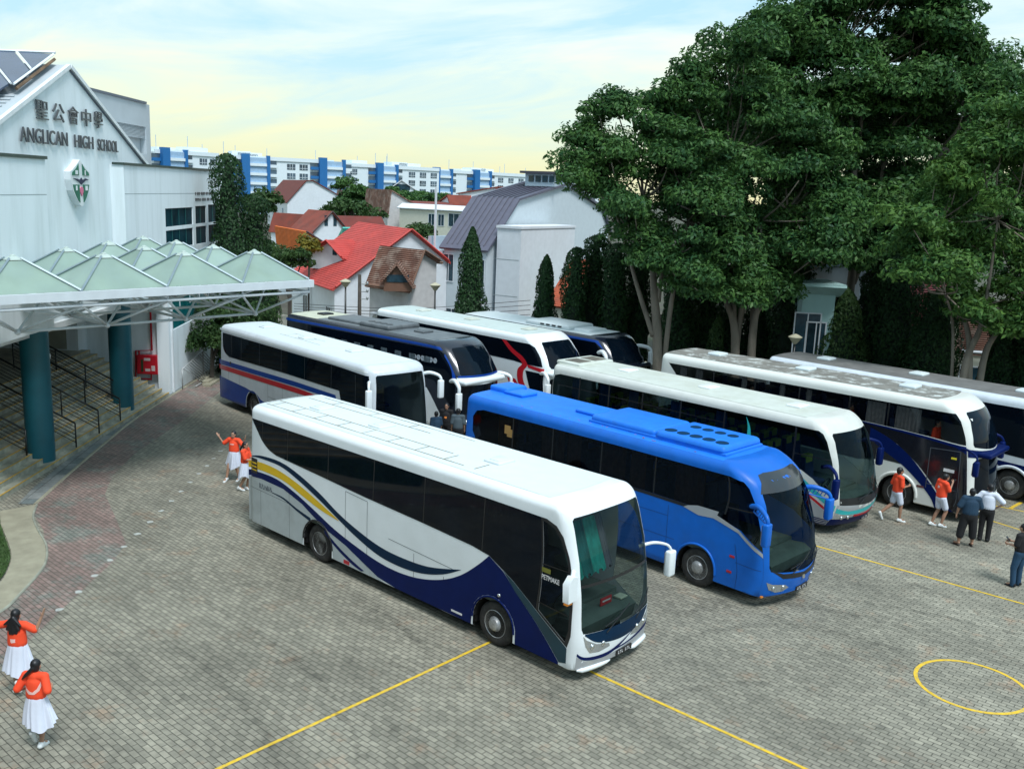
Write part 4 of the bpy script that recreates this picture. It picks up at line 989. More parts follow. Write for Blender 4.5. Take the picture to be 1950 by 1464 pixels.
# ---- white and navy coach with grimy roof
def coach_grimy():
    b = Coach('coach', 'white high-floor coach with a black lower band, navy nose sweep and a grimy flaking roof', 4.46, 17.05, R(-1.6), 12.15, 3.74, mat('coach_offwhite_paint', (.70, .72, .68), .35, var=.03, dirt=.2, dcol=(.5, .5, .44), dscale=1.5), group=GRP, rt=.26,
              rake=((0.3, .10), (0.7, 0), (1.1, .04), (1.9, .14), (2.6, .24), (3.2, .5), (3.74, 1.0)), bulge=.36)
    ws = ws_poly(.20, W_-.20, 2.42, 3.42, top_in=.14, sag=.12); ws2 = ws_poly(.22, W_-.22, 1.0, 2.05, top_in=.03, sag=.12)
    gl = [(-11.6, 3.38), (-11.1, 2.84), (-10.9, 2.78), (-3.8, 2.62), (-2.6, 2.58), (-.62, 2.46), (-.66, 2.9), (-.85, 3.3), (-1.0, 3.38)]
    b.shell([-2.55, -8.4], None, [gl])
    b.panel('side_windows', [gl], 'near', -.004, glass_mat('smoke_window_glass', (.55, .57, .57))); b.panel('side_windows', [gl], 'far', -.004, glass_mat('smoke_window_glass', (.55, .57, .57)))
    b.panel('upper_windscreen', [ws], 'front', .006, M_GLASS_D); b.panel('lower_windscreen', [ws2], 'front', .006, M_GLASS_D)
    b.interior(rows=10, dash=False, curtain=(M_CURTG, 3.30, 2.55, [(-11.0, .3), (-10.3, .3), (-8.4, .22), (-6.9, .2), (-5.9, .2), (-3.55, .62), (-2.5, .8)]), zfl=1.75)
    b.seamlines([((x, 2.6), (x, 3.36)) for x in (-9.6, -7.9, -6.2, -4.4, -3.1)], wd=.05, m=M_BLACK, name='window_pillars')
    b.panel('black_lower_band', [[(-11.1, 2.80), (-3.8, 2.60), (-2.6, 2.56), (-.60, 2.42), (-.42, 2.3), (-.42, .32), (-.85, .34), (-1.4, 1.0), (-2.0, 1.6), (-2.7, 2.1), (-3.4, 2.3), (-2.4, 1.85), (-1.9, 1.45), (-3.1, 1.5), (-3.9, 1.34), (-10.9, 1.5)]], 'near', .005, mat('coach_black_paint', (.008, .009, .014), .2, coat=.5))
    b.panel('navy_sweep', [band([(-3.6, 2.46), (-2.9, 2.2), (-2.2, 1.75), (-1.6, 1.15), (-1.1, .6), (-.72, .31)], [(-3.6, 2.1), (-3.1, 1.8), (-2.4, 1.42), (-1.80, .95), (-1.45, .6), (-1.30, .31)])], 'near', .008, P_NAVY)
    b.panel('navy_shoulder', [[(-4.0, 2.62), (-2.6, 2.57), (-.60, 2.43), (-.45, 2.30), (-.45, 2.18), (-.9, 2.36), (-2.6, 2.50), (-4.0, 2.58)]], 'near', .010, P_NAVY)
    b.panel('navy_visor', [[(.04, 2.36), (.5, 2.30), (1.25, 2.26), (2.0, 2.30), (W_-.04, 2.36), (W_-.04, 2.12), (1.25, 2.02), (.04, 2.12)]], 'front', .02, P_NAVY)
    b.blob('visor_ledge', [((-.42, .35, 2.10), (.03, W_-.35, 2.26), .06)], P_NAVY)
    b.seamlines([((-1.65, .9), (-1.65, 2.2)), ((-.75, .5), (-.75, 2.25)), ((-1.65, 2.2), (-.75, 2.25)), ((-1.65, 1.05), (-.75, 1.0))], wd=.025, m=mat('door_edge', (.06, .07, .08), .4), name='door_frame').location.y = -.006
    for bx in ((-.98, 1.62, .2, .07, M_PLWH), (-.90, 2.02, .1, .04, mat('sticker_yellow', (.7, .6, .03), .6))):
        bb = bmesh.new(); add_box(bb, (bx[0]-bx[2], -.006+.01, bx[1]-bx[3]), (bx[0]+bx[2]*.6, -.014, bx[1]+bx[3]*.4)); b.obj('door_sticker', bb, bx[4], fix=True)
    b.lamp([(.10, .86), (.35, .74), (.60, .56), (.35, .52), (.12, .62)]); b.lamp([(W_-.10, .86), (W_-.35, .74), (W_-.60, .56), (W_-.35, .52), (W_-.12, .62)])
    b.plate(1.25, .40); b.wipers(1.0)
    bb = bmesh.new(); add_box(bb, (-1.93, -.01, .86), (-1.70, 0.0, .93), .01); b.obj('side_lamp', bb, mat('dull_red', (.12, .04, .04), .5), fix=True)
    ring = [b.surf(-2.55+.66*math.cos(math.pi*k/20), 0, .5+.66*math.sin(math.pi*k/20), .0) for k in range(21)]
    b.tubepart('arch_lip', ring, .05, b.paint)
    b.seamlines([((x, .3), (x, 1.45)) for x in (-11.0, -9.5, -7.4, -6.1, -4.8, -3.5)]+[((-7.4, .95), (-3.5, .95))])
    roofpatch(b, P_DIRTR, .20, x1=-.85)
    for x in (-10.3, -6.7, -3.0): b.hatch(x, 1.35, P_ROOFW, .62, .55, .10)
    b.mirror_arm('near', 2.32, P_NAVY, reach=.30, fwd=.66, drop=.55, thick=.034, hh=.42, hw=.09, x0=-.4)
    b.mirror_arm('far', 2.42, P_NAVY, reach=.3, fwd=.6, drop=.5, thick=.045, hh=.50, hw=.10, x0=-.5)
    return b
B_GRIMY = coach_grimy()

# ---- white coach with blue-red-blue bands at the back left
def coach_banded():
    b = Coach('coach', 'white-roofed coach with blue and red bands over a royal blue skirt, parked beside the steps', -12.05, 7.12, R(-6.3), 12.2, 3.52, mat('coach_light_grey_paint', (.60, .65, .69), .35, var=.04, dirt=.25, dcol=(.35, .38, .38)), group=GRP, rt=.20,
              rake=((0.3, .04), (0.9, 0), (1.8, .04), (2.8, .14), (3.3, .26), (3.52, .45)), bulge=.30)
    ws = ws_poly(.16, W_-.16, 1.05, 3.20, top_in=.08, sag=.06)
    b.shell([-2.6, -9.0], ws)
    b.windscreen(ws, glass_mat('smoke_windscreen_glass', (.42, .46, .46))); b.interior(rows=1)
    gl = sp2([(-11.75, 3.18), (-11.72, 2.6), (-11.5, 2.34), (-11.12, 2.22)], 4)+[(-6.2, 2.33), (-2.35, 2.36), (-2.15, 1.8), (-2.05, 1.0), (-.38, .95), (-.36, 2.0), (-.44, 2.8), (-.52, 3.18), (-2.7, 3.22)]
    b.panel('side_windows', [gl], 'near', .006, M_GLASS_D)
    b.panel('side_windows', [[(-11.7, 3.18), (-11.5, 2.3), (-.4, 2.3), (-.5, 3.18)]], 'far', .006, M_GLASS_D)
    b.seamlines([((x, 2.34), (x, 3.2)) for x in (-10.9, -10.0, -8.4, -6.6, -4.8, -2.9)]+[((-1.3, 1.0), (-1.32, 3.1)), ((-1.3, 2.1), (-.45, 2.1))], wd=.03, m=mat('pillar_grey', (.03, .035, .04), .4), name='window_pillars').location.y = -.004
    P = b.panel
    P('roof_edge', [[(-12.15, 3.26), (-.55, 3.26), (-.6, 3.36), (-12.15, 3.36)]], 'near', .004, P_WHITE)
    P('blue_stripe', [[(-12.2, 1.98), (-9, 2.05), (-5.5, 2.14), (-2.6, 2.16), (-2.5, 1.98), (-5.3, 1.96), (-9, 1.86), (-12.2, 1.78)]], 'near', .005, P_RYB)
    P('red_stripe', [[(-12.2, 1.75), (-9, 1.83), (-5.3, 1.92), (-3.2, 1.9), (-3.6, 1.76), (-5.3, 1.72), (-9, 1.63), (-12.2, 1.56)]], 'near', .005, P_RED)
    P('blue_skirt', [[(-12.2, 1.26), (-9.6, 1.16), (-8.6, 1.04), (-8.3, .9), (-8.32, .6), (-8.36, .29)]+[(-8.36, .5)]+[(-9.0+.64*math.cos(t*math.pi/12), .5+.64*math.sin(t*math.pi/12)) for t in range(1, 12)]+[(-9.63, .5), (-9.65, .29), (-12.2, .29)]], 'near', .004, P_RYB)
    P('blue_skirt', [[(-8.3, .9), (-7.0, .7), (-5, .62), (-3.3, .6), (-3.25, .29), (-8.3, .29)]], 'near', .004, P_RYB)
    bb = bmesh.new(); add_tube(bb, [(-11.0, .02, 1.98), (-11.0, -.02, 1.98)], .06, 12); b.obj('fuel_cap', bb, M_BLACK, fix=True)
    P('navy_nose', [[(.05, .55), (W_-.05, .55), (W_-.05, 1.0), (.05, 1.0)]], 'front', .005, P_RYB)
    b.lamp([(.12, .80), (.60, .80), (.60, .62), (.12, .62)]); b.lamp([(W_-.12, .80), (W_-.60, .80), (W_-.60, .62), (W_-.12, .62)])
    b.seamlines([((x, .3), (x, 1.7)) for x in (-11.2, -10.2, -7.7, -6.5, -5.3, -4.1, -3.4)]+[((-7.7, 1.15), (-3.4, 1.10)), ((-11.6, .62), (-11.0, .62)), ((-11.6, .7), (-11.0, .7)), ((-11.6, .78), (-11.0, .78))])
    b.plate(1.25, .42); b.wipers(1.05)
    roofpatch(b, P_ROOFW, .10, x1=-.3)
    for x in (-10.2, -6.9, -3.4): b.hatch(x, 1.3, P_ROOFW, .55, .5, .06)
    b.seamlines([((-8.4, .9), (-5.2, .9)), ((-8.2, 1.5), (-5.8, 1.5)), ((-8.0, .9), (-8.0, 1.5)), ((-7.2, .9), (-7.2, 1.5)), ((-6.4, .9), (-6.4, 1.5))], 'roof', .02, M_RUST, 'roof_sealant').location.z = .004
    b.mirror_arm('near', 2.95, P_WHITE, reach=.28, fwd=.38, drop=.45, thick=.045, hh=.75, hw=.11, x0=-.15)
    b.mirror_arm('far', 3.05, P_WHITE, reach=.45, fwd=.50, drop=.5, thick=.055, hh=.60, hw=.11, x0=-.15)
    b.seamlines([((-.2, .9), (-.22, 3.0))], wd=.05, m=P_WHITE, name='front_pillar')
    return b
coach_banded()

# ---- two-tone navy high decker
def highdeck(label, x, y, yaw, L, H, paint, roofm, topc, ledge, glassband, extra):
    b = Coach('coach', label, x, y, yaw, L, H, paint, group=GRP, rt=.26,
              rake=((0.3, .06), (0.9, 0), (1.9, .05), (2.3, .02), (2.55, .08), (3.0, .40), (3.4, .78), (3.75, 1.2)), bulge=.40)
    ws = ws_poly(.20, W_-.20, 2.52, 3.50, top_in=.16, sag=.05); ws2 = ws_poly(.16, W_-.16, 1.05, 2.10, top_in=.03, sag=.08)
    b.shell([-2.6, -8.2], None)
    b.panel('upper_windscreen', [ws], 'front', .006, M_GLASS_D); b.panel('lower_windscreen', [ws2], 'front', .006, M_GLASS_D)
    b.panel('side_windows', [glassband], 'near', .006, M_GLASS_D); b.panel('side_windows', [glassband], 'far', .006, M_GLASS_D)
    b.blob('nose_ledge', [((-.60, .10, 2.20), (.02, W_-.10, 2.40), .09)], ledge)
    b.lamp([(.12, .86), (.55, .80), (.55, .62), (.12, .66)]); b.lamp([(W_-.12, .86), (W_-.55, .80), (W_-.55, .62), (W_-.12, .66)])
    b.plate(1.25, .42); b.wipers(1.05)
    roofpatch(b, roofm, .16, x1=-1.1)
    extra(b)
    return b
def ex_navy(b):
    P = b.panel
    P('blue_roof_edge', [band([(-11.4, 3.56), (-6, 3.58), (-1.4, 3.56), (-.9, 3.3), (-.5, 2.8), (-.40, 2.4)], [(-11.4, 3.44), (-6, 3.46), (-1.5, 3.44), (-1.1, 3.2), (-.72, 2.75), (-.62, 2.4)])], 'near', .008, P_RYB)
    bb = bmesh.new()
    for k in range(6):
        x = -2.75+k*.235
        add_tube(bb, [(x, -.012+.03, 2.96), (x, .01, 2.96)], .095, 12) if False else add_lathe(bb, [(.105, 0), (.105, .012), (.05, .014), (.045, .004), (.001, .004)], 14, Matrix.Translation((x, .015, 2.98)) @ Matrix.Rotation(R(90), 4, 'X'))
    b.obj('round_badges', bb, mat('badge_grey', (.34, .38, .42), .6), fix=True)
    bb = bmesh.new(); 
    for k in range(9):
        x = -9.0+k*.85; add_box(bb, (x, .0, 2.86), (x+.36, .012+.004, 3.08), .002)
    b.obj('window_reflection_panes', bb, mat('pane_grey', (.10, .13, .15), .15, var=.5, vscale=5), fix=True)  # grey plates laid on the dark glass as a painted reflection
    P('white_side', [[(-11.4, 2.0), (-4.2, 2.0), (-2.0, 1.85), (-1.2, .9), (-1.0, .3), (-1.9, .3), (-2.0, .7), (-2.3, 1.1), (-2.9, 1.1), (-3.2, .7), (-3.25, .3), (-7.5, .3), (-7.6, 1.1), (-8.8, 1.1), (-8.85, .3), (-11.4, .3)]], 'near', .004, P_WHITE)
    P('white_nose_band', [[(.05, 2.16), (W_-.05, 2.16), (W_-.05, 2.46), (.05, 2.46)]], 'front', .006, P_WHITE)
    P('blue_screen_edge', [[(.10, 2.46), (W_-.10, 2.46), (W_-.12, 2.54), (.12, 2.54)]], 'front', .01, P_RYB)
    b.blob('air_conditioner', [((-6.6, .35, 3.70), (-4.7, 2.15, 3.92), .10), ((-8.9, .5, 3.70), (-6.55, 2.0, 3.84), .07)], P_BLKROOF)
    bb = bmesh.new()
    for k in range(4): add_lathe(bb, [(.15, 0), (.15, .012), (.001, .02)], 16, Matrix.Translation((-6.2+k*.38, .75, 3.925)))
    b.obj('fan_grille', bb, M_BLACK, fix=True)
    b.hatch(-10.0, 1.25, M_BLACK, .6, .5, .08); b.hatch(-3.6, 1.3, P_BLKROOF, .6, .6, .08)
    b.panel('pale_rear_roof', [[(-11.4, .16), (-9.2, .16), (-8.7, 2.34), (-11.4, 2.34)]], 'roof', .008, mat('roof_cream', (.50, .52, .40), .6, var=.1))
    b.mirror_arm('near', 2.32, P_WHITE, reach=.40, fwd=.75, drop=.75, thick=.08, hh=.62, hw=.13, x0=-.35)
    b.mirror_arm('far', 2.32, P_WHITE, reach=.45, fwd=.60, drop=.7, thick=.075, hh=.55, hw=.12, x0=-.35)
highdeck('navy high-deck coach with black roof, white nose band and round badges', -12.7, 11.95, R(.8), 11.5, 3.75, mat('coach_midnight_paint', (.006, .010, .022), .25, coat=.5), P_BLKROOF, P_RYB, P_WHITE,
         [(-11.3, 3.42), (-11.3, 2.7), (-11.0, 2.5), (-4, 2.35), (-1.6, 2.2), (-.55, 1.3), (-.42, 1.6), (-.50, 2.4), (-.75, 2.9), (-1.1, 3.3), (-1.4, 3.42)], ex_navy)
def ex_red(b):
    P = b.panel
    P('red_swoosh', [band([(-3.0, 3.40), (-2.5, 3.0), (-2.0, 2.75), (-1.75, 2.55), (-2.0, 2.25), (-1.9, 1.7), (-1.3, 1.0), (-.7, .5)], [(-2.75, 3.40), (-2.3, 3.1), (-1.75, 2.85), (-1.45, 2.55), (-1.65, 2.25), (-1.6, 1.8), (-1.1, 1.2), (-.6, .7)])], 'near', .012, P_RED)
    P('red_shoulder', [[(-1.45, 2.56), (-.52, 2.50), (-.52, 2.34), (-1.4, 2.44)]], 'near', .012, P_RED)
    P('dark_side_glass', [[(-1.55, 2.3), (-.55, 2.3), (-.45, 1.0), (-1.1, 1.25)]], 'near', .008, M_GLASS_D)
    P('red_panel', [[(-2.6, 1.9), (-2.1, 1.85), (-1.5, 1.1), (-2.2, 1.15)]], 'near', .008, P_RED)
    P('white_nose_band', [[(.05, 2.14), (W_-.05, 2.14), (W_-.05, 2.50), (.05, 2.50)]], 'front', .006, P_WHITE)
    for x in (-9.6, -6.2, -2.6): b.hatch(x, 1.25, P_CREAMR, .6, .5, .07)
    b.mirror_arm('near', 2.30, P_WHITE, reach=.40, fwd=.70, drop=.7, thick=.07, hh=.55, hw=.12, x0=-.35)
    b.mirror_arm('far', 2.30, P_WHITE, reach=.45, fwd=.60, drop=.7, thick=.07, hh=.55, hw=.12, x0=-.35)
highdeck('white high-deck coach with a curling red swoosh behind the cab, in the back row', -11.65, 16.0, R(-2.5), 11.9, 3.78, P_WHITE, mat('roof_pale_green', (.50, .58, .56), .6, var=.05, dirt=.3, dcol=(.38, .44, .42)), P_WHITE, P_WHITE,
         [(-11.7, 3.42), (-11.7, 3.0), (-11.3, 2.75), (-2.2, 2.6), (-1.75, 2.55), (-.62, 2.56), (-.75, 2.9), (-1.1, 3.3), (-1.4, 3.42)], ex_red)
def ex_back(b):
    P = b.panel
    P('blue_roof_edge', [[(-9.9, 3.42), (-1.2, 3.42), (-.9, 3.2), (-.75, 3.0), (-1.3, 3.30), (-9.9, 3.32)]], 'near', .010, P_RYB)
    b.blob('air_conditioner', [((-5.9, .35, 3.52), (-3.2, 2.15, 3.74), .10), ((-3.1, .6, 3.50), (-2.2, 1.9, 3.66), .07)], P_ROOFW)
    bb = bmesh.new()
    for k in range(4): add_box(bb, (-4.9+k*.36, .32, 3.62), (-4.68+k*.36, .45, 3.69), .01)
    b.obj('vent_slots', bb, M_BLACK, fix=True)
    b.mirror_arm('near', 2.9, P_WHITE, reach=.40, fwd=.65, drop=.6, thick=.09, hh=.62, hw=.13, x0=-.45)
    b.mirror_arm('far', 2.95, P_WHITE, reach=.55, fwd=.62, drop=.5, thick=.08, hh=.55, hw=.12, x0=-.45)
highdeck('white-roofed coach with blue roof edge and thick white mirror arms, farthest back', -10.9, 19.35, R(-3.2), 10.2, 3.56, mat('coach_midnight_paint', (.006, .010, .022), .25, coat=.5), P_ROOFW, P_WHITE, mat('coach_midnight_paint', (0, 0, 0)),
         [(-10, 3.28), (-10, 2.4), (-.5, 2.3), (-.8, 3.0), (-1.2, 3.28)], ex_back)

def coach_right():
    b = Coach('coach', 'dark coach with a dull grey roof, cut off by the right edge of the photo', 7.15, 20.75, R(-4.2), 12.6, 3.50, mat('coach_white2', (.62, .68, .74), .35), group=GRP)
    b.shell([-2.9, -9.0], None)
    b.panel('side_windows', [[(-12.3, 3.16), (-12.2, 2.3), (-11.5, 1.9), (-4.4, 1.6), (-2.2, 1.5), (-.5, 1.3), (-.55, 2.8), (-.9, 3.16)]], 'near', .006, M_GLASS_D)
    b.panel('navy_band', [[(-12.5, 1.9), (-4.4, 1.45), (-3.4, 1.3), (-.5, 1.2), (-.5, 1.02), (-3.4, 1.12), (-12.5, 1.5)]], 'near', .005, P_NAVY)
    b.panel('windscreen', [ws_poly(.16, W_-.16, 1.0, 3.1)], 'front', .006, M_GLASS_D)
    roofpatch(b, P_DIRTR2, .22, x1=-.7)
    for x in (-10.6, -6.9, -3.2): b.hatch(x, 1.35, P_ROOFW, .62, .55, .09)
    ring = [b.surf(-2.9+.66*math.cos(math.pi*k/20), 0, .5+.66*math.sin(math.pi*k/20), .0) for k in range(21)]
    b.tubepart('arch_lip', ring, .05, b.paint)
    b.mirror_arm('near', 2.6, M_BLACK, reach=.4, fwd=.6, x0=-.4)
coach_right()
# ---------------------------------------------------------------- school building
M_WALL = mat('white_render', (0.76, 0.83, 0.86), 0.85, var=0.035, vscale=1.2, dirt=0.42, dcol=(0.52, 0.59, 0.59), dscale=1.6, dpos=0.56, bump=0.12, bscale=30, stretch=(1, 1, .10))
M_WALL2 = mat('grey_render', (0.44, 0.49, 0.52), 0.85, var=0.05, vscale=1.2, bump=0.1)
M_CAP = mat('parapet_flashing', (0.035, 0.06, 0.05), 0.5, var=0.3)
M_CAPG = mat('parapet_flashing_grey', (0.09, 0.11, 0.15), 0.5)
M_WGL = mat('school_window_glass', (0.006, 0.035, 0.048), 0.45, spec=.02, var=0.5, vscale=1.2)
M_TGL = mat('teal_spandrel_glass', (0.004, 0.115, 0.125), 0.12, var=0.25, vscale=.8)
M_FRM = mat('white_frame', (0.72, 0.76, 0.78), 0.5)
M_COLM = mat('teal_column_paint', (0.008, 0.105, 0.14), 0.45, var=0.10, vscale=1.5, dirt=.3, dcol=(.01, .07, .09), dscale=2, bump=.1)
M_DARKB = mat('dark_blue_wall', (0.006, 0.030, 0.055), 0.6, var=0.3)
M_STEP = mat('step_tiles', (0.38, 0.375, 0.30), 0.6, var=0.28, vscale=3.5, dirt=.5, dcol=(.10, .11, .10), dscale=2.2)
M_NOSE = mat('yellow_nosing', (0.62, 0.38, 0.06), 0.6, var=.15, dirt=.4, dcol=(.25, .2, .1), dscale=6)
M_RAIL = mat('dark_handrail', (0.035, 0.037, 0.036), 0.35, metal=.5)
M_LETT = mat('metal_lettering', (0.085, 0.095, 0.11), 0.4, metal=.4, var=.15)
M_RAILG = mat('galvanised_rail', (0.36, 0.38, 0.38), 0.45, metal=.5)
SROOT = empty('school_building', 'white gabled school building with dark lettering and a shield over the canopy', 'building', (-27.3, 7.94, 0), R(133))

def wall_holes(bm, outline, holes, y0, y1, mi=0):
    """wall slab in the XZ plane between y0 (front) and y1, with openings"""
    P = [[Vector((p[0], p[1], 0)) for p in o] for o in [outline]+holes]
    tr = tessellate_polygon(P); flat = [v for o in P for v in o]
    n = len(flat)
    vs = [Vector((v.x, y0, v.y)) for v in flat]+[Vector((v.x, y1, v.y)) for v in flat]
    fs = [tuple(t) for t in tr]+[tuple(n+i for i in reversed(t)) for t in tr]
    k = 0
    for o in P:
        m = len(o)
        for i in range(m): fs.append((k+i, k+(i+1) % m, n+k+(i+1) % m, n+k+i))
        k += m
    _newfaces(bm, vs, fs, mi)
def rect(x0, x1, z0, z1): return [(x0, z0), (x1, z0), (x1, z1), (x0, z1)]
S = SROOT
# right wing with window openings
wins = [rect(-.05, 3.75, 7.42, 8.22), rect(4.15, 5.86, 7.42, 8.26), rect(6.2, 7.95, 7.42, 8.30), rect(-.05, 3.75, 6.45, 7.26), rect(4.15, 5.86, 6.45, 7.28), rect(6.2, 7.95, 6.45, 7.30)]
low = [(.15, 2.80), (.15, 4.80), (7.5, 4.86), (7.45, 3.70), (3.9, 2.92)]
bm = bmesh.new()
wall_holes(bm, [(-4.57, 4.57), (0.0, 4.57), (0.0, 0.0), (8.6, 0.0), (8.6, 9.96), (-4.57, 9.96)], wins+[low], 0, .35)
add_box(bm, (-4.57, .35, 4.58), (-4.25, 9, 9.955)); add_box(bm, (8.3, .35, 0), (8.6, 9, 9.955)); add_box(bm, (-4.25, .36, 9.6), (8.3, 9, 9.9))
add_box(bm, (-4.56, .352, 4.575), (0, 3, 4.9))
bm_obj('right_wing_wall', bm, M_WALL, S)
for i, w_ in enumerate(wins+[low]):
    x0 = min(p[0] for p in w_); x1 = max(p[0] for p in w_); z0 = min(p[1] for p in w_); z1 = max(p[1] for p in w_)
    bm = bmesh.new(); add_prism(bm, w_, .05, .08, 'y')
    wo = bm_obj('window', bm, M_WGL if i < 6 else M_TGL, S)
    bm = bmesh.new()
    if i < 6:
        n = 4 if x1-x0 > 3 else 2
        for k in range(1, n):
            x = x0+(x1-x0)*k/n; add_box(bm, (x-.02, .03, z0), (x+.02, .049, z1))
    else:
        for k in range(1, 5): x = x0+(x1-x0)*k/5; add_box(bm, (x-.03, .03, 3.75), (x+.03, .049, z1))
    bm_obj('window_frame', bm, mat('dark_teal_frame', (.01, .10, .10), .5) if i < 6 else M_FRM, wo)
box_obj('parapet_cap', (-4.62, -.06, 9.962), (8.65, .42, 10.05), M_CAP, S)
box_obj('wall_groove', (-4.55, -.004, 8.85), (8.58, -.001, 8.872), mat('groove_grey', (.30, .35, .36), .9), S)
box_obj('corner_pier', (-.22, -.03, 0), (-.003, .5, 4.568), M_WALL, S)
box_obj('rain_pipe', (.10, -.09, 0), (.20, -.002, 6.2), M_FRM, S)
# small two-row lettering near the creeper
bm = bmesh.new(); rnd = random.Random(12)
for zz in (8.78, 8.50):
    x = 4.15
    while x < 7.9:
        wd = rnd.uniform(.10, .16)
        add_box(bm, (x, -.03, zz), (x+.03, -.002, zz+.14)); add_box(bm, (x+.031, -.028, zz+rnd.choice((0, .06, .11))), (x+wd, -.003, zz+.03+rnd.choice((0, .06, .11)))) if False else add_box(bm, (x+.031, -.028, zz+.05), (x+wd, -.003, zz+.14*rnd.uniform(.6, 1)))
        x += wd+rnd.choice((.05, .05, .16))
bm_obj('small_letters', bm, M_LETT, S)
# left wing
bm = bmesh.new(); wall_holes(bm, rect(-26, -11.04, 4.57, 9.96), [], 0, .35); add_box(bm, (-11.34, .35, 4.58), (-11.04, 1.2, 9.955)); add_box(bm, (-26, .36, 9.6), (-11.35, 9, 9.9)); add_box(bm, (-26, .352, 4.575), (-11.04, 3, 4.9))
bm_obj('left_wing_wall', bm, M_WALL, S)
box_obj('parapet_cap', (-26, -.06, 9.962), (-10.98, .42, 10.06), M_CAP, S)
box_obj('wall_groove', (-26, -.004, 8.85), (-11.06, -.001, 8.872), MATS['groove_grey'], S)
# gable
gl_ = [(-14.9, 9.95), (-14.9, 9.98), (-7.76, 13.12), (-.72, 9.98), (-.72, 9.95)]
bm = bmesh.new(); wall_holes(bm, [(-11.03, 4.57), (-4.58, 4.57), (-4.58, 9.94), (-.72, 9.94), (-.72, 9.98), (-7.76, 13.12), (-14.9, 9.98), (-14.9, 9.94), (-11.03, 9.94)], [], .53, .85)
add_box(bm, (-11.02, .86, 4.575), (-4.58, 3, 4.9))
bm_obj('gable_wall', bm, M_WALL, S)
# roof slabs and rake trim
def slab(bm, a, b, y0, y1, t):
    a = Vector((a[0], 0, a[1])); b = Vector((b[0], 0, b[1])); d = (b-a).normalized(); n = Vector((-d.z, 0, d.x))
    if n.z < 0: n = -n
    pts = [a, b, b+n*t, a+n*t]
    add_prism(bm, [(p.x, p.z) for p in pts], y0, y1, 'y')
bm = bmesh.new(); slab(bm, (-14.95, 9.97), (-7.76, 13.13), .50, 24, .09); bm_obj('roof_left_slope', bm, M_WALL2, S)
bm = bmesh.new(); slab(bm, (-7.76, 13.13), (-.65, 9.97), .50, 24, .09); bm_obj('roof_right_slope', bm, M_WALL2, S)
bm = bmesh.new(); slab(bm, (-15.0, 9.94), (-7.76, 13.12), .42, .56, .13); bm_obj('rake_trim', bm, M_FRM, S)
bm = bmesh.new(); slab(bm, (-7.76, 13.12), (-.60, 9.94), .42, .56, .13); bm_obj('rake_trim', bm, M_FRM, S)
bm = bmesh.new(); slab(bm, (-7.70, 13.02), (-.75, 9.95), .47, .528, .03); bm_obj('rake_shadow_groove', bm, M_CAPG, S)
# solar panels on the left slope
def onslope(s_, y, o=.0): return Vector((s_, y, 13.13+(s_+7.76)*.4395+.10+o))
M_SOLAR = mat('solar_cell_blue', (.055, .085, .14), .25, var=.15, vscale=1)
for poly in ([(-7.9, 1.0), (-7.72, 2.2), (-9.40, 1.0)], [(-7.76, 2.35), (-9.50, 1.05), (-10.75, 1.0), (-9.30, 2.12), (-7.80, 3.3)], [(-9.36, 2.22), (-10.78, 1.12), (-12.2, 1.2), (-10.8, 3.3), (-7.9, 5.2), (-7.82, 3.45)]):
    vs = [onslope(a, b_, .30) for a, b_ in poly]; vs2 = [onslope(a, b_, .36) for a, b_ in poly]; n = len(poly)
    mesh_obj('solar_panel', vs+vs2, [tuple(range(n))[::-1], tuple(range(n, 2*n))]+[(i, (i+1) % n, n+(i+1) % n, n+i) for i in range(n)], M_SOLAR, S)
for a, b_ in (((-7.74, 2.28), (-9.45, 1.0)), ((-9.33, 2.17), (-10.78, 1.05)), ((-7.9, .95), (-10.85, .93)), ((-7.74, .95), (-7.76, 6))):
    bm = bmesh.new(); add_tube(bm, [onslope(*a, .37), onslope(*b_, .37)], .045, 4); bm_obj('panel_rail', bm, M_FRM, S)
bm = bmesh.new(); add_tube(bm, [onslope(-7.95, .9, .22), onslope(-10.8, .88, .22)], .06, 4); bm_obj('rusty_bracket', bm, mat('rust_brown', (.13, .085, .05), .9, var=.4), S)
bm = bmesh.new()
for k in range(14): x = -10.9-k*.28; add_tube(bm, [onslope(x, .9, .02), onslope(x, 6, .02)], .04, 4)
bm_obj('roof_ribs', bm, M_WALL2, S)
# rear block behind the gable
RB = empty('rear_block', 'white flat-roofed block with a louvred recess behind the school gable', 'building', (-27.3, 7.94, 0), R(133))
bm = bmesh.new(); wall_holes(bm, rect(-3, 9.75, 8, 13.25), [rect(3.8, 9.12, 10.72, 12.08)], 4, 4.3); add_box(bm, (9.45, 4.3, 8), (9.75, 12, 13.25)); add_box(bm, (-3, 4.31, 13.0), (9.44, 12, 13.2)); add_box(bm, (-3, 6, 8), (9.44, 6.2, 12.9))
bm_obj('wall', bm, M_WALL2, RB)
box_obj('parapet_cap', (-3, 3.93, 13.252), (9.2, 4.5, 13.36), M_CAPG, RB)
bm = bmesh.new()
for k in range(9): add_box(bm, (3.8, 4.05, 11.50+k*.066), (9.12, 4.12, 11.535+k*.066))
bm_obj('louvre', bm, M_WALL2, RB)
bm = bmesh.new(); add_box(bm, (3.8, 5.2, 10.72), (7.0, 5.25, 11.5)); g_ = bm_obj('window', bm, mat('green_lit_glass', (.16, .50, .42), .3, var=.3), RB)
bm = bmesh.new(); [add_box(bm, (x, 5.1, 10.72), (x+.10, 5.19, 11.5)) for x in (4.6, 5.6, 6.4)]; add_box(bm, (3.8, 5.08, 11.05), (7.0, 5.09, 11.12)); bm_obj('window_frame', bm, M_DARKB, g_)
box_obj('recess_wall', (7.0, 4.31, 10.6), (9.4, 5.4, 12.1), M_WALL2, RB)
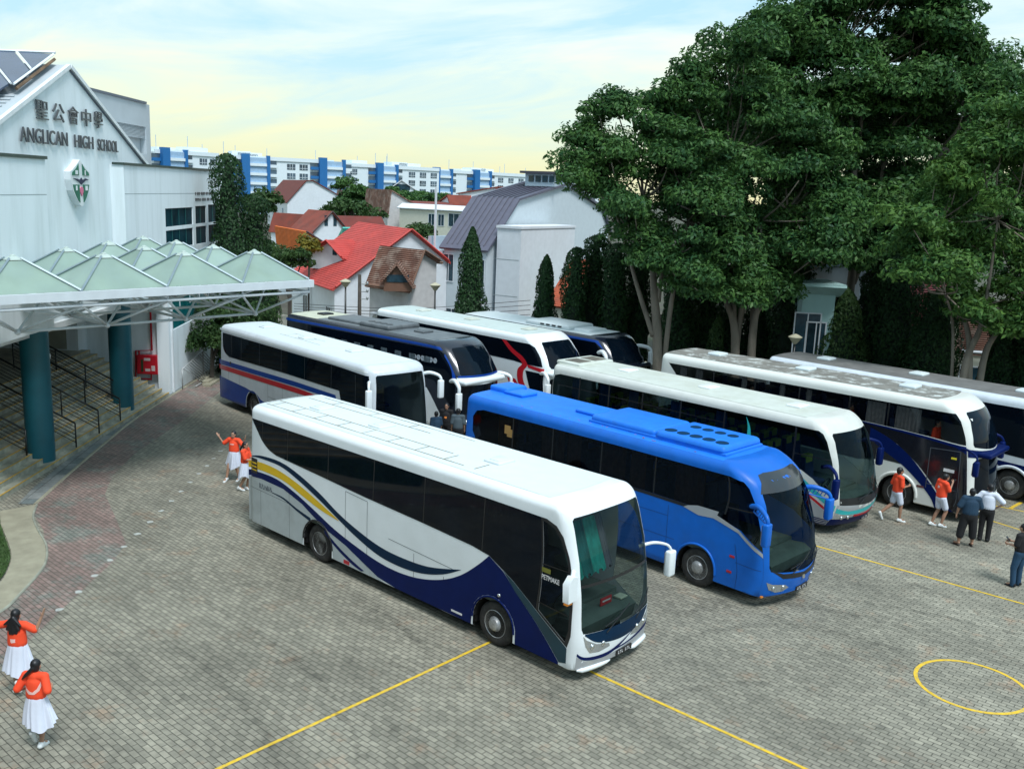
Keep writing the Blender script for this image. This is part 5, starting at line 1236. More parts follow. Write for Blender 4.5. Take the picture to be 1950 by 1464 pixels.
# lettering
MF = Matrix.Translation((0, .50, 0))
def wtext(txt, s0, s1, z0, z1, name):
    M_ = Matrix.Translation(((s0+s1)/2, .46, (z0+z1)/2)) @ Matrix.Rotation(R(90), 4, 'X')
    text_obj(name, txt, .5, .022, M_LETT, M_, S, fit=(s1-s0, z1-z0))
wtext('ANGLICAN', -11.60, -8.28, 10.46, 10.93, 'lettering')
wtext('HIGH', -7.72, -6.15, 10.45, 10.90, 'lettering')
wtext('SCHOOL', -5.75, -3.85, 10.43, 10.86, 'lettering')
for ch, a, b_ in (('\u8056', -10.46, -9.62), ('\u516c', -9.30, -8.42), ('\u6703', -8.12, -7.30), ('\u4e2d', -7.05, -6.25), ('\u5b78', -5.98, -5.22)):
    wtext(ch, a, b_, 11.24, 11.84, 'chinese_character')
# shield crest
def sh_out(sx, top, bot, shoulder, cx=-7.76):
    half = [(0, top), (.30*sx, top-.20), (.62*sx, shoulder+.03), (.76*sx, shoulder-.02), (.74*sx, shoulder-.30), (.62*sx, shoulder-.66), (.40*sx, bot+.30), (.16*sx, bot+.07), (0, bot)]
    return [(cx+x, z) for x, z in half]+[(cx-x, z) for x, z in reversed(half[1:-1])]
crest = ok('crest', lambda b: add_prism(b, sh_out(1.06, 10.04, 8.42, 9.64), .30, .529, 'y'), M_FRM, S)
M_CG = mat('crest_green', (.01, .15, .09), .5)
bm = bmesh.new()
cx = -7.76
for sg in (1, -1):
    add_prism(bm, [(cx+sg*x, z) for x, z in ((.15, 9.90), (.34, 9.74), (.66, 9.60), (.70, 9.50), (.15, 9.50))], .28, .298, 'y')
    add_prism(bm, [(cx+sg*x, z) for x, z in ((.15, 9.18), (.66, 9.18), (.58, 8.98), (.42, 8.78), (.26, 8.62), (.15, 8.56))], .28, .298, 'y')
bm_obj('crest_quarters', bm, M_CG, crest)
bm = bmesh.new()
for (x, z, w2, h2) in ((-.36, 9.60, .09, .07), (.34, 9.60, .03, .09), (-.42, 9.06, .05, .08), (.40, 9.06, .09, .08)): add_box(bm, (cx+x-w2, .262, z-h2), (cx+x+w2, .278, z+h2))
bm_obj('crest_emblems', bm, M_FRM, crest)
bm = bmesh.new(); add_prism(bm, [(cx+x, z) for x, z in ((-.62, 9.40), (-.30, 9.38), (-.10, 9.34), (.02, 9.42), (.12, 9.33), (.34, 9.40), (.62, 9.36), (.36, 9.33), (.14, 9.24), (0, 9.18), (-.14, 9.26), (-.4, 9.34))], .270, .297, 'y'); bm_obj('crest_bird', bm, mat('crest_navy', (.01, .02, .06), .5), crest)
bm = bmesh.new(); add_prism(bm, [(cx+x, z) for x, z in ((-.13, 9.04), (-.06, 9.10), (.06, 9.10), (.13, 9.04), (.12, 8.92), (0, 8.78), (-.12, 8.92))], .270, .297, 'y'); bm_obj('crest_flower', bm, mat('crest_pink', (.70, .18, .30), .5), crest)

# entry: steps, landing, back walls
bm = bmesh.new(); NS = 12; TR, RI = .31, .163
for k in range(NS):
    add_box(bm, (-26, -.10+k*TR, -.02 if k == 0 else k*RI-.05), (-.62 if k else -.62, -.10+NS*TR+.5, (k+1)*RI))
add_box(bm, (-26, -.10+NS*TR+.49, 0), (-.3, 12, NS*RI+.002))
STP = bm_obj('entrance_steps', bm, M_STEP, None); STP.matrix_world = SROOT.matrix_basis.copy()
STP.location = SROOT.location; STP.rotation_euler = SROOT.rotation_euler
tag(STP, 'broad flight of tiled steps with yellow nosings under the teal columns', 'steps')
bm = bmesh.new()
for k in range(NS): add_box(bm, (-26, -.106+k*TR, (k+1)*RI-.012), (-.63, -.06+k*TR, (k+1)*RI+.004))
bm_obj('step_nosing', bm, M_NOSE, STP)
bm = bmesh.new(); add_box(bm, (0.001, .5, 0), (.3, 3.7, 4.56)); add_box(bm, (-.9, 3.7, 0), (.3, 9.5, 4.56)); bm_obj('side_wall', bm, M_WALL, S)
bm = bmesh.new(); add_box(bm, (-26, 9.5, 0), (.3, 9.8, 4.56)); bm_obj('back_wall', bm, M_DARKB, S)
bm = bmesh.new(); add_box(bm, (-26, .36, 4.60-.25), (-.01, 9.5, 4.569-.0)); bm_obj('soffit', bm, mat('soffit_grey', (.66, .69, .70), .8), S)
box_obj('notice_recess', (-.92, 4.2, 2.0), (-.895, 5.5, 3.3), mat('beige_panel', (.30, .31, .25), .8), S)
box_obj('white_door', (-9.6, 9.40, 1.97), (-8.2, 9.49, 4.1), M_FRM, S)
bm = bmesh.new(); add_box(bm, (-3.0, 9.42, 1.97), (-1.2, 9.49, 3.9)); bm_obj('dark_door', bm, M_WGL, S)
for (s_, y_) in ((-11.58, .29), (-4.13, .45)):
    bm = bmesh.new(); add_lathe(bm, [(.44, 0.0), (.44, 4.58)], 36, Matrix.Translation((s_, y_+.15, 0)))
    c = bm_obj('round_column', bm, M_COLM, None, smooth=True, sharp=40)
    c.location = SROOT.location; c.rotation_euler = SROOT.rotation_euler
    tag(c, 'round teal column on the steps, '+('nearer the camera' if s_ < -6 else 'beside the red hose cabinet'), 'column', 'round columns under the entrance canopy')
    bm = bmesh.new(); add_ball(bm, (s_+.44, y_-.08, 3.6), (.07, .07, .13)); l_ = bm_obj('wall_light', bm, M_FRM, c, smooth=True)
# handrails running up the steps
def rail(s_, y0, y1, lab):
    root = empty('handrail', lab, 'handrail', SROOT.location, R(133), 'dark handrails dividing the entrance steps')
    zz = lambda y: max(0.02, (y+.10)/TR*RI)
    bm = bmesh.new(); add_tube(bm, [(s_, y0, zz(y0)+.98), (s_, y1, zz(y1)+.98)], .035, 8); bm_obj('top_rail', bm, M_RAIL, root, smooth=True)
    for k in range(1, 6):
        bm = bmesh.new(); add_tube(bm, [(s_, y0, zz(y0)+.98-.14*k), (s_, y1, zz(y1)+.98-.14*k)], .013, 6); bm_obj('bar', bm, M_RAIL, root, smooth=True)
    for y in (y0, (y0*2+y1)/3, (y0+y1*2)/3, y1):
        bm = bmesh.new(); add_tube(bm, [(s_, y, zz(y)-.05), (s_, y, zz(y)+.98)], .028, 8); bm_obj('post', bm, M_RAIL, root, smooth=True)
for s_, y0, y1, lab in ((-4.5, .75, 4.2, 'dark handrail on the steps, just behind the far teal column'), (-5.95, 0, 4.0, 'dark handrail on the steps, second from the hose cabinet'), (-7.97, 0, 4.0, 'dark handrail on the steps, midway between the two teal columns'), (-9.92, 0, 4.0, 'dark handrail on the steps, beside the nearer teal column'), (-12.2, .6, 4.0, 'dark handrail on the steps, left of the nearer teal column')): rail(s_, y0, y1, lab)
# hose reel cabinet and its pipes on the side wall
HC = empty('hose_reel_cabinet', 'red hose reel cabinet with red pipes on the white side wall', 'cabinet', SROOT.location, R(133))
box_obj('cabinet_box', (-.30, .50, .88), (-.001, 1.42, 1.74), mat('fire_red', (.42, .008, .02), .35, var=.1), HC, bev=.02)
FR = MATS['fire_red']
bm = bmesh.new(); add_box(bm, (-.306, .56, .94), (-.302, 1.36, 1.68)); bm_obj('cabinet_door', bm, FR, HC)
bm = bmesh.new(); add_box(bm, (-.315, 1.12, 1.0), (-.307, 1.22, 1.55)); bm_obj('glass_slot', bm, mat('slot_dark', (.02, .05, .02), .3), HC)
bm = bmesh.new(); add_box(bm, (-.315, .80, 1.50), (-.308, 1.08, 1.62)); add_box(bm, (-.315, .82, 1.02), (-.308, 1.04, 1.14)); add_box(bm, (-.315, .60, 1.04), (-.308, .76, 1.28)); bm_obj('white_markings', bm, mat('marking_pale', (.55, .45, .45), .6), HC)
for pth in ([(-.12, .78, 4.5), (-.12, .78, 1.95), (-.12, 1.5, 1.90), (-.12, 1.55, .65), (-.12, .85, .62), (-.12, .85, .88)], [(-.12, 1.35, 1.92), (-.12, 1.35, 1.74)]):
    bm = bmesh.new(); add_tube(bm, pth, .045, 8); bm_obj('red_pipe', bm, FR, HC, smooth=True, sharp=50)

# sloping rails and bicycle-rack like fence past the corner
FN = empty('railing', 'grey slanting railing along the white wall beyond the corner', 'railing', SROOT.location, R(133))
bm = bmesh.new()
top = [(.75, -.25, .95), (3.9, -.25, 1.30)]
for nm, pth, r_ in (('top_rail', top, .03), ('bottom_rail', [(1.2, -.7, .08), (5.2, -.9, .08)], .025), ('corner_post', [(.75, -.25, 0), (.75, -.25, .95)], .03), ('corner_post', [(3.9, -.25, 0), (3.9, -.25, 1.3)], .03)):
    bm = bmesh.new(); add_tube(bm, pth, r_, 8); bm_obj(nm, bm, M_RAILG, FN, smooth=True)
for k in range(12):
    x = .95+k*.27
    bm = bmesh.new(); add_tube(bm, [(x, -.25, .95+.11*(x-.75)), (x+1.15, -.82, .06)], .026, 6); bm_obj('bar', bm, M_RAILG, FN, smooth=True)
bm = bmesh.new(); 
for k in range(3): add_box(bm, (1.5+k*.5, -1.3+k*.22, 0), (7.5, -.95+k*.22, .10+k*.07))
o = bm_obj('low_steps', bm, M_CONC); o.location = SROOT.location; o.rotation_euler = SROOT.rotation_euler; tag(o, 'low concrete steps at the foot of the slanting railing', 'steps')

# ---------------------------------------------------------------- canopy of glass pyramids
CA = 2.5; CX0, CY0, CZ = -13.85, 5.72, 6.42
CAN = empty('entrance_canopy', 'canopy of pale green glass pyramids on a white tubular space frame', 'canopy', (CX0, CY0, 0))
M_PG = mat('green_frosted_glass', (.265, .365, .30), .4, var=.12, vscale=1.2, dirt=.5, dcol=(.26, .36, .33), dscale=1.0, dpos=.5)
M_PGT = M_PG.node_tree
_b = M_PGT.nodes['Principled BSDF']; _b.inputs['Transmission Weight'].default_value = .12
M_ALU = mat('aluminium_rib', (.26, .33, .36), .4, metal=.3)
M_SFR = mat('space_frame_white', (.62, .67, .70), .4, var=.05)
AH = .92
nodes = []
def unit(i, j):
    x1 = -i*CA; x0 = x1-CA; y1 = -j*CA; y0 = y1-CA
    ax, ay = (x0+x1)/2, (y0+y1)/2
    c = [(x0, y0), (x1, y0), (x1, y1), (x0, y1)]; g_ = .03; t = .16
    bm = bmesh.new()
    for k in range(4):
        a = c[k]; b_ = c[(k+1) % 4]
        A_ = Vector((a[0]+(ax-a[0])*g_, a[1]+(ay-a[1])*g_, CZ)); B_ = Vector((b_[0]+(ax-b_[0])*g_, b_[1]+(ay-b_[1])*g_, CZ))
        At = Vector((ax+(a[0]-ax)*t, ay+(a[1]-ay)*t, CZ+AH*(1-t))); Bt = Vector((ax+(b_[0]-ax)*t, ay+(b_[1]-ay)*t, CZ+AH*(1-t)))
        _newfaces(bm, [A_, B_, Bt, At], [(0, 1, 2, 3)])
    P_ = bm_obj('glass_pyramid', bm, M_PG, CAN)
    bm = bmesh.new()
    for k in range(4):
        a = c[k]; add_tube(bm, [(a[0], a[1], CZ+.02), (ax+(a[0]-ax)*.12, ay+(a[1]-ay)*.12, CZ+AH*.88+.03)], .036, 4)
    bm_obj('ridge_rib', bm, M_ALU, P_)
    bm = bmesh.new(); pr = .17*CA
    _newfaces(bm, [Vector((ax-pr, ay-pr, CZ+AH*(1-.32))), Vector((ax+pr, ay-pr, CZ+AH*(1-.32))), Vector((ax+pr, ay+pr, CZ+AH*(1-.32))), Vector((ax-pr, ay+pr, CZ+AH*(1-.32))), Vector((ax, ay, CZ+AH+.05))], []) if False else None
    vs = []
    for (u_, z_) in ((.16, CZ+AH*.84), (.05, CZ+AH*.95)):
        for k in range(4): vs.append(Vector((ax+(c[k][0]-ax)*u_*1.02, ay+(c[k][1]-ay)*u_*1.02, z_+.02)))
    _newfaces(bm, vs, [(0, 1, 5, 4), (1, 2, 6, 5), (2, 3, 7, 6), (3, 0, 4, 7), (4, 5, 6, 7)])
    add_ball(bm, (ax, ay, CZ+AH-.03), (.08, .08, .05), seg=8)
    bm_obj('cap', bm, mat('cap_pale', (.42, .50, .46), .6), P_)
    return ax, ay
cells = [(i, j) for i in range(4) for j in range(4-i)]
bots = {}
for i, j in cells: bots[(i, j)] = unit(i, j)
# fascia
ZF = CZ-.13
bm = bmesh.new(); add_box(bm, (-.02, -4*CA, CZ-.24), (.12, .12, CZ-.005)); bm_obj('fascia', bm, M_SFR, CAN)
bm = bmesh.new(); add_box(bm, (-4*CA, -.02, CZ-.24), (-.021, .12, CZ-.005)); bm_obj('fascia', bm, M_SFR, CAN)
# gutters between pyramids
gs = set()
for i, j in cells:
    for a, b_ in (((i, j), (i+1, j)), ((i, j), (i, j+1)), ((i+1, j), (i+1, j+1)), ((i, j+1), (i+1, j+1))): gs.add((a, b_))
for a, b_ in sorted(gs):
    if a[0] == b_[0] == 0 or a[1] == b_[1] == 0: continue
    bm = bmesh.new(); add_tube(bm, [(-a[0]*CA, -a[1]*CA, CZ-.02), (-b_[0]*CA, -b_[1]*CA, CZ-.02)], .05, 4); bm_obj('gutter', bm, M_ALU, CAN)
ZT, ZB = CZ-.40, CZ-1.18
def member(p, q, r_=.035, nm='frame_tube'):
    bm = bmesh.new(); add_tube(bm, [p, q], r_, 8); bm_obj(nm, bm, M_SFR, CAN, smooth=True)
tops = set()
for i, j in cells:
    for d in ((0, 0), (1, 0), (0, 1), (1, 1)): tops.add((i+d[0], j+d[1]))
def tp(n): return Vector((-n[0]*CA, -n[1]*CA, ZT))
for a, b_ in sorted(gs): member(tp(a), tp(b_), .045)
for n_ in sorted(tops): member(tp(n_), tp(n_)+Vector((0, 0, .30)), .03, 'stub_post')
for (i, j), (ax, ay) in bots.items():
    B_ = Vector((ax, ay, ZB))
    for d in ((0, 0), (1, 0), (0, 1), (1, 1)): member(tp((i+d[0], j+d[1])), B_, .038)
    for d in ((1, 0), (0, 1)):
        k = (i+d[0], j+d[1])
        if k in bots: member(B_, Vector((bots[k][0], bots[k][1], ZB)), .042)
    bm = bmesh.new(); add_ball(bm, B_, .09, seg=10); bm_obj('node_ball', bm, M_SFR, CAN, smooth=True)
# braces tying the frame back to the wall
for s_ in (-13.0, -9.5, -6.0, -2.5):
    wp = Vector((-27.3, 7.94, 0))+Vector((math.cos(R(133)), math.sin(R(133)), 0))*s_-Vector((CX0, CY0, 0)); wp.z = ZB+.1
    k = min(bots, key=lambda q: (Vector((*bots[q], 0))-Vector((wp.x, wp.y, 0))).length)
    member(wp, Vector((*bots[k], ZB)), .04)
# creeper-strewn yellow flood lamps under the frame
for p in ((72, 628),):
    q = dp(p[0], p[1], 31.0)
    bm = bmesh.new(); add_ball(bm, q, (.28, .16, .13), seg=12); add_tube(bm, [q, q+Vector((0, 0, .55))], .03, 6)
    o = bm_obj('flood_lamp', bm, mat('amber_lamp_glass', (.62, .50, .22), .35), None, smooth=True); tag(o, 'amber dish lamp hanging in front of the nearer teal column', 'lamp')
# ---------------------------------------------------------------- foliage
def leaf_mat(name, col, col2, trans=.25):
    m = bpy.data.materials.new(name); m.use_nodes = True; t = m.node_tree; b = t.nodes['Principled BSDF']; L = t.links.new
    gi = t.nodes.new('ShaderNodeNewGeometry'); tcn = t.nodes.new('ShaderNodeTexCoord')
    nz = t.nodes.new('ShaderNodeTexNoise'); nz.inputs['Scale'].default_value = .55; nz.inputs['Detail'].default_value = 3; L(tcn.outputs['Object'], nz.inputs['Vector'])
    ad = t.nodes.new('ShaderNodeMath'); ad.operation = 'MULTIPLY_ADD'; ad.inputs[1].default_value = .55; L(gi.outputs['Random Per Island'], ad.inputs[0])
    sb = t.nodes.new('ShaderNodeMapRange'); sb.inputs[1].default_value = .3; sb.inputs[2].default_value = .7; sb.inputs[3].default_value = 0; sb.inputs[4].default_value = .5; L(nz.outputs['Fac'], sb.inputs[0]); L(sb.outputs[0], ad.inputs[2])
    mx_ = t.nodes.new('ShaderNodeMixRGB'); mx_.inputs[1].default_value = (*col, 1); mx_.inputs[2].default_value = (*col2, 1); L(ad.outputs[0], mx_.inputs[0])
    L(mx_.outputs[0], b.inputs['Base Color']); b.inputs['Roughness'].default_value = .5; b.inputs['Specular IOR Level'].default_value = .2
    tl = t.nodes.new('ShaderNodeBsdfTranslucent'); L(mx_.outputs[0], tl.inputs[0]); ms = t.nodes.new('ShaderNodeMixShader'); ms.inputs[0].default_value = trans
    L(b.outputs[0], ms.inputs[1]); L(tl.outputs[0], ms.inputs[2]); L(ms.outputs[0], t.nodes['Material Output'].inputs[0])
    return m
M_LEAF = leaf_mat('leaf_deep_green', (.015, .068, .032), (.092, .190, .042))
M_LEAF2 = leaf_mat('leaf_yellow_green', (.022, .090, .030), (.115, .215, .042))
M_LEAFC = leaf_mat('leaf_column', (.008, .032, .014), (.040, .095, .030))
M_LEAFB = leaf_mat('leaf_bush', (.020, .060, .022), (.070, .125, .035))
M_LEAFO = leaf_mat('leaf_tan_green', (.09, .12, .03), (.28, .22, .03))
M_BARK = mat('bark', (.19, .16, .125), .9, var=.3, vscale=2, dirt=.6, dcol=(.09, .085, .06), dscale=2.5, bump=.6, bscale=14, stretch=(1, 1, .3))
M_BARKD = mat('bark_dark', (.07, .06, .05), .9, var=.3)
RNG = np.random.default_rng(7)
def leaf_mesh(name, P, Nn, size, material, parent, wid=.42, droop=.35, jitter=.9):
    n = len(P)
    if n == 0: return
    Nn = Nn+RNG.normal(0, jitter*.55, (n, 3)); Nn /= np.linalg.norm(Nn, axis=1)[:, None]+1e-9
    a = RNG.normal(size=(n, 3)); a[:, 2] -= droop; T = a-(a*Nn).sum(1)[:, None]*Nn; T /= np.linalg.norm(T, axis=1)[:, None]+1e-9
    B = np.cross(Nn, T); s = size*RNG.uniform(.6, 1.35, n)[:, None]
    v = np.empty((n, 4, 3)); fold = Nn*s*.12
    v[:, 0] = P-T*s*.5; v[:, 1] = P+B*s*wid*.5+fold-T*s*.05; v[:, 2] = P+T*s*.5; v[:, 3] = P-B*s*wid*.5+fold-T*s*.05
    me = bpy.data.meshes.new(name); me.vertices.add(4*n); me.vertices.foreach_set('co', v.reshape(-1))
    me.loops.add(4*n); me.loops.foreach_set('vertex_index', np.arange(4*n, dtype=np.int32))
    me.polygons.add(n); me.polygons.foreach_set('loop_start', np.arange(0, 4*n, 4, dtype=np.int32)); me.polygons.foreach_set('loop_total', np.full(n, 4, dtype=np.int32))
    me.update(calc_edges=True); me.materials.append(material)
    o = bpy.data.objects.new(name, me); COL.objects.link(o); o.parent = parent
    return o
def dome(c, r, n, flat=.92, inner=.3):
    """leaves over the top of an umbrella-like clump, a few inside"""
    d = RNG.normal(size=(n, 3)); d /= np.linalg.norm(d, axis=1)[:, None]
    low = d[:, 2] < -.15; d[low, 2] *= -RNG.uniform(.2, 1, low.sum())
    d /= np.linalg.norm(d, axis=1)[:, None]
    bump = 1+.18*np.sin(d[:, 0]*5+c[0])*np.cos(d[:, 1]*6+c[1])+.10*np.sin(d[:, 2]*9+c[2])
    rad = r*bump*np.where(RNG.random(n) < inner, RNG.uniform(.35, .9, n), RNG.uniform(.9, 1.06, n))
    P = np.array(c)+d*rad[:, None]*np.array([1, 1, flat])
    Nn = d*np.array([.6, .6, 1.2]); return P, Nn
def inpoly(x, y, poly):
    c = False; j = len(poly)-1
    for i in range(len(poly)):
        if (poly[i][1] > y) != (poly[j][1] > y) and x < (poly[j][0]-poly[i][0])*(y-poly[i][1])/(poly[j][1]-poly[i][1])+poly[i][0]: c = not c
        j = i
    return c
def big_tree(label, base_px, depth, outline, nclump, rr, per, leafm, stems, lsize=.34, dj=2.6, seed=1, bark=None, name='shade_tree', group='tall shade trees behind the coaches', edge=None):
    rnd = random.Random(seed)
    b = dp(base_px[0], base_px[1], depth); b.z = 0.0
    root = empty(name, label, 'tree', b, 0, group)
    cl = []
    # clumps: border first so the silhouette keeps its outline, then the middle
    per_ = [(Vector(outline[i]), Vector(outline[(i+1) % len(outline)])) for i in range(len(outline))]
    cen = Vector((sum(p[0] for p in outline)/len(outline), sum(p[1] for p in outline)/len(outline)))
    tot = sum((q-p).length for p, q in per_); k = 0; step = tot/(nclump*.38); acc = 0
    for p, q in per_:
        L_ = (q-p).length
        while acc < L_:
            m_ = p+(q-p)*(acc/L_); r_ = rnd.uniform(*rr)*.85
            m_ = m_+(cen-m_).normalized()*(r_*FPX/depth*.92); cl.append((dp(m_.x, m_.y, depth+rnd.uniform(-dj, dj)*.7), r_)); acc += step*rnd.uniform(.8, 1.2)
        acc -= L_
    xs = [p[0] for p in outline]; ys = [p[1] for p in outline]
    t_ = 0
    while len(cl) < nclump and t_ < 5000:
        t_ += 1
        x = rnd.uniform(min(xs), max(xs)); y = rnd.uniform(min(ys), max(ys))
        if inpoly(x, y, outline): cl.append((dp(x, y, depth+rnd.uniform(-dj, dj)), rnd.uniform(*rr)))
    Ps = []; Ns = []
    for c, r_ in cl:
        c = c-b
        # each clump is a few lobes
        for k in range(3):
            o = Vector((rnd.uniform(-.55, .55)*r_, rnd.uniform(-.55, .55)*r_, rnd.uniform(-.25, .2)*r_))
            P, Nn = dome(tuple(c+o), r_*rnd.uniform(.5, .75), int(1.7*per*r_*r_/3*rnd.uniform(.8, 1.1))); Ps.append(P); Ns.append(Nn)
    leaf_mesh('crown', np.concatenate(Ps), np.concatenate(Ns), lsize*.74, leafm, root)
    bm = bmesh.new(); ends = []
    for st in stems:
        pts = [dp(x, y, depth+dz)-b for x, y, dz, r_ in st]; rad = [r_ for *_, r_ in st]
        pts[0] = Vector((pts[0].x, pts[0].y, min(pts[0].z, 0.0))) if st[0][1] > 640 else pts[0]
        sp = spline(pts, 5); n = len(sp); rr_ = []
        for i in range(n):
            f = i/(n-1)*(len(rad)-1); j = min(int(f), len(rad)-2); rr_.append(rad[j]+(rad[j+1]-rad[j])*(f-j))
        add_tube(bm, sp, rr_, 8); ends.append((sp[-1], rr_[-1])); ends.append((sp[int(n*.7)], rr_[int(n*.7)]*.8))
    for c, r_ in cl:
        c = c-b; e, er = min(ends, key=lambda q: (q[0]-c).length+rnd.uniform(0, 2))
        mid = (e+c)/2+Vector((rnd.uniform(-.3, .3), rnd.uniform(-.3, .3), -.3)); rb = min(er, .055)
        add_tube(bm, spline([e, mid, c-Vector((0, 0, r_*.3))], 3), [rb, rb*.9, rb*.8, rb*.7, rb*.6, rb*.5, rb*.4], 5)
    bm_obj('trunk', bm, bark or M_BARK, root, smooth=True)
    return root
big_tree('leftmost tall shade tree with an olive tinged crown over the grey-roofed house', (1250, 780), 41, [(1062, 285), (1090, 225), (1170, 160), (1238, 158), (1300, 215), (1390, 300), (1420, 420), (1370, 520), (1290, 565), (1215, 530), (1165, 440), (1090, 350)], 74, (.9, 1.5), 430, M_LEAF,
         [[(1252, 790, 0, .24), (1252, 650, 0, .21), (1246, 560, 0, .17), (1240, 470, 0, .12), (1225, 380, 0, .07)], [(1244, 640, 0, .12), (1218, 560, .4, .10), (1195, 480, .5, .07), (1165, 380, 0, .04)], [(1262, 680, 0, .12), (1275, 600, -.4, .11), (1290, 520, -.4, .08), (1310, 420, 0, .05)], [(1254, 575, 0, .10), (1262, 500, -.3, .08), (1275, 380, 0, .05)]], seed=3, lsize=.30)
big_tree('second tall shade tree from the left, forking low into four pale limbs', (1415, 790), 42, [(1268, 130), (1330, 82), (1395, 62), (1440, 110), (1510, 180), (1580, 250), (1625, 360), (1600, 480), (1520, 530), (1470, 590), (1390, 600), (1335, 530), (1300, 400), (1225, 265)], 92, (1.0, 1.7), 420, M_LEAF,
         [[(1395, 800, 0, .24), (1400, 640, 0, .19), (1385, 580, 0, .13), (1365, 540, .4, .08), (1330, 420, .4, .05)], [(1402, 660, 0, .14), (1412, 590, 0, .13), (1440, 540, 0, .10), (1450, 420, 0, .06)], [(1425, 790, 0, .22), (1435, 620, 0, .18), (1450, 580, 0, .13), (1480, 530, .3, .10), (1500, 400, .5, .06)], [(1398, 620, 0, .13), (1397, 540, 0, .11), (1400, 400, 0, .07)], [(1432, 640, 0, .10), (1428, 540, .5, .08), (1390, 300, .5, .04)]], seed=4, lsize=.32)
big_tree('tallest shade tree, its crown running off the top of the photo', (1600, 790), 46, [(1440, 35), (1500, 5), (1600, -60), (1770, -60), (1835, 55), (1935, 105), (1960, 170), (1960, 260), (1900, 320), (1830, 420), (1740, 480), (1640, 520), (1500, 480), (1455, 300), (1420, 120)], 185, (1.1, 1.9), 370, M_LEAF,
         [[(1598, 800, 0, .34), (1600, 680, 0, .28), (1618, 560, 0, .22), (1630, 420, 0, .16), (1620, 220, 0, .10)], [(1625, 540, 0, .15), (1660, 440, 0, .13), (1690, 280, 0, .09), (1720, 180, 0, .05)], [(1622, 500, 0, .14), (1590, 400, 0, .11), (1560, 260, 0, .07), (1530, 150, 0, .04)], [(1628, 330, 0, .11), (1640, 200, 0, .08), (1600, 100, 0, .05)], [(1660, 440, 0, .10), (1750, 330, 0, .08), (1850, 220, 0, .05)]], seed=5, lsize=.36)
big_tree('nearest shade tree at the right edge, yellower, with three slender trunks', (1845, 780), 37, [(1960, 150), (1890, 215), (1800, 285), (1745, 365), (1712, 450), (1730, 540), (1790, 610), (1860, 650), (1990, 670), (2100, 600), (2120, 350), (2050, 200)], 92, (.8, 1.4), 440, M_LEAF2,
         [[(1825, 780, 0, .18), (1840, 690, 0, .15), (1865, 630, 0, .11), (1880, 560, 0, .07), (1900, 420, 0, .04)], [(1848, 780, 0, .16), (1846, 690, 0, .13), (1840, 620, .3, .10), (1810, 540, .3, .06), (1790, 420, 0, .04)], [(1858, 790, 0, .16), (1872, 690, 0, .13), (1900, 630, 0, .10), (1960, 540, 0, .07), (1990, 400, 0, .04)], [(1825, 700, .2, .08), (1815, 640, .3, .06), (1800, 560, 0, .04)]], seed=6, lsize=.32)
big_tree('dark shade tree filling the gap behind the others', (1510, 800), 52, [(1300, 260), (1480, 190), (1650, 120), (1880, 160), (2000, 330), (1960, 520), (1800, 560), (1640, 500), (1560, 560), (1440, 520), (1330, 430)], 120, (1.4, 2.2), 260, M_LEAF,
         [[(1510, 830, 0, .3), (1512, 600, 0, .22), (1520, 450, 0, .14), (1530, 330, 0, .07)], [(1515, 560, 0, .15), (1650, 430, 0, .1), (1800, 360, 0, .05)]], seed=8, lsize=.42)
# ---- narrow columns of creeper and mast trees
def column_tree(label, px, ytop, wpx, ybase, depth, leafm=M_LEAFC, name='columnar_tree', seed=1, dens=1.0, group='narrow columnar trees along the back fence', lsize=.2, taper=True, cat='tree'):
    b = dp(px, ybase, depth); top = dp(px, ytop, depth).z
    base = Vector((b.x, b.y, 0)); root = empty(name, label, cat, base, 0, group)
    r = wpx*.5*depth/FPX; h = top; lsize *= .8; n = int(2600*dens*(h/6)*(r/.8)*(.2/lsize)**2*1.2)
    rnd = np.random.default_rng(seed); u = rnd.random(n); a = rnd.uniform(0, 2*math.pi, n); z = u*h
    t = z/h
    pr = np.minimum(1, (1-t)**.55*1.55) if taper else np.minimum(1, np.sqrt(np.maximum(0, (1-t)*h/(r*.5))))
    pr *= .88+.12*np.sin(z*2.1+seed)+.10*np.sin(3*a+z*1.3+seed)
    pr = np.maximum(pr, .05)*np.where(t < .06, .8, 1)
    rad = r*pr*np.where(rnd.random(n) < .3, rnd.uniform(.45, .95, n), rnd.uniform(.9, 1.12, n))
    P = np.stack([np.cos(a)*rad, np.sin(a)*rad, z], 1); Nn = np.stack([np.cos(a), np.sin(a), np.full(n, .35)], 1)
    leaf_mesh('crown', P, Nn, lsize, leafm, root, wid=.5, droop=1.4, jitter=.8)
    bm = bmesh.new(); k = 10; pth = [(0.0, 0.0, h*i/k) for i in range(k+1)]
    add_tube(bm, pth, [r*(.68 if taper else .80)*min(1, (1-i/k)**.6*1.5+.02) for i in range(k+1)], 10); bm_obj('inner_growth', bm, mat('inner_growth', (.010, .022, .012), .95, var=.5, vscale=4), root, smooth=True)
    return root
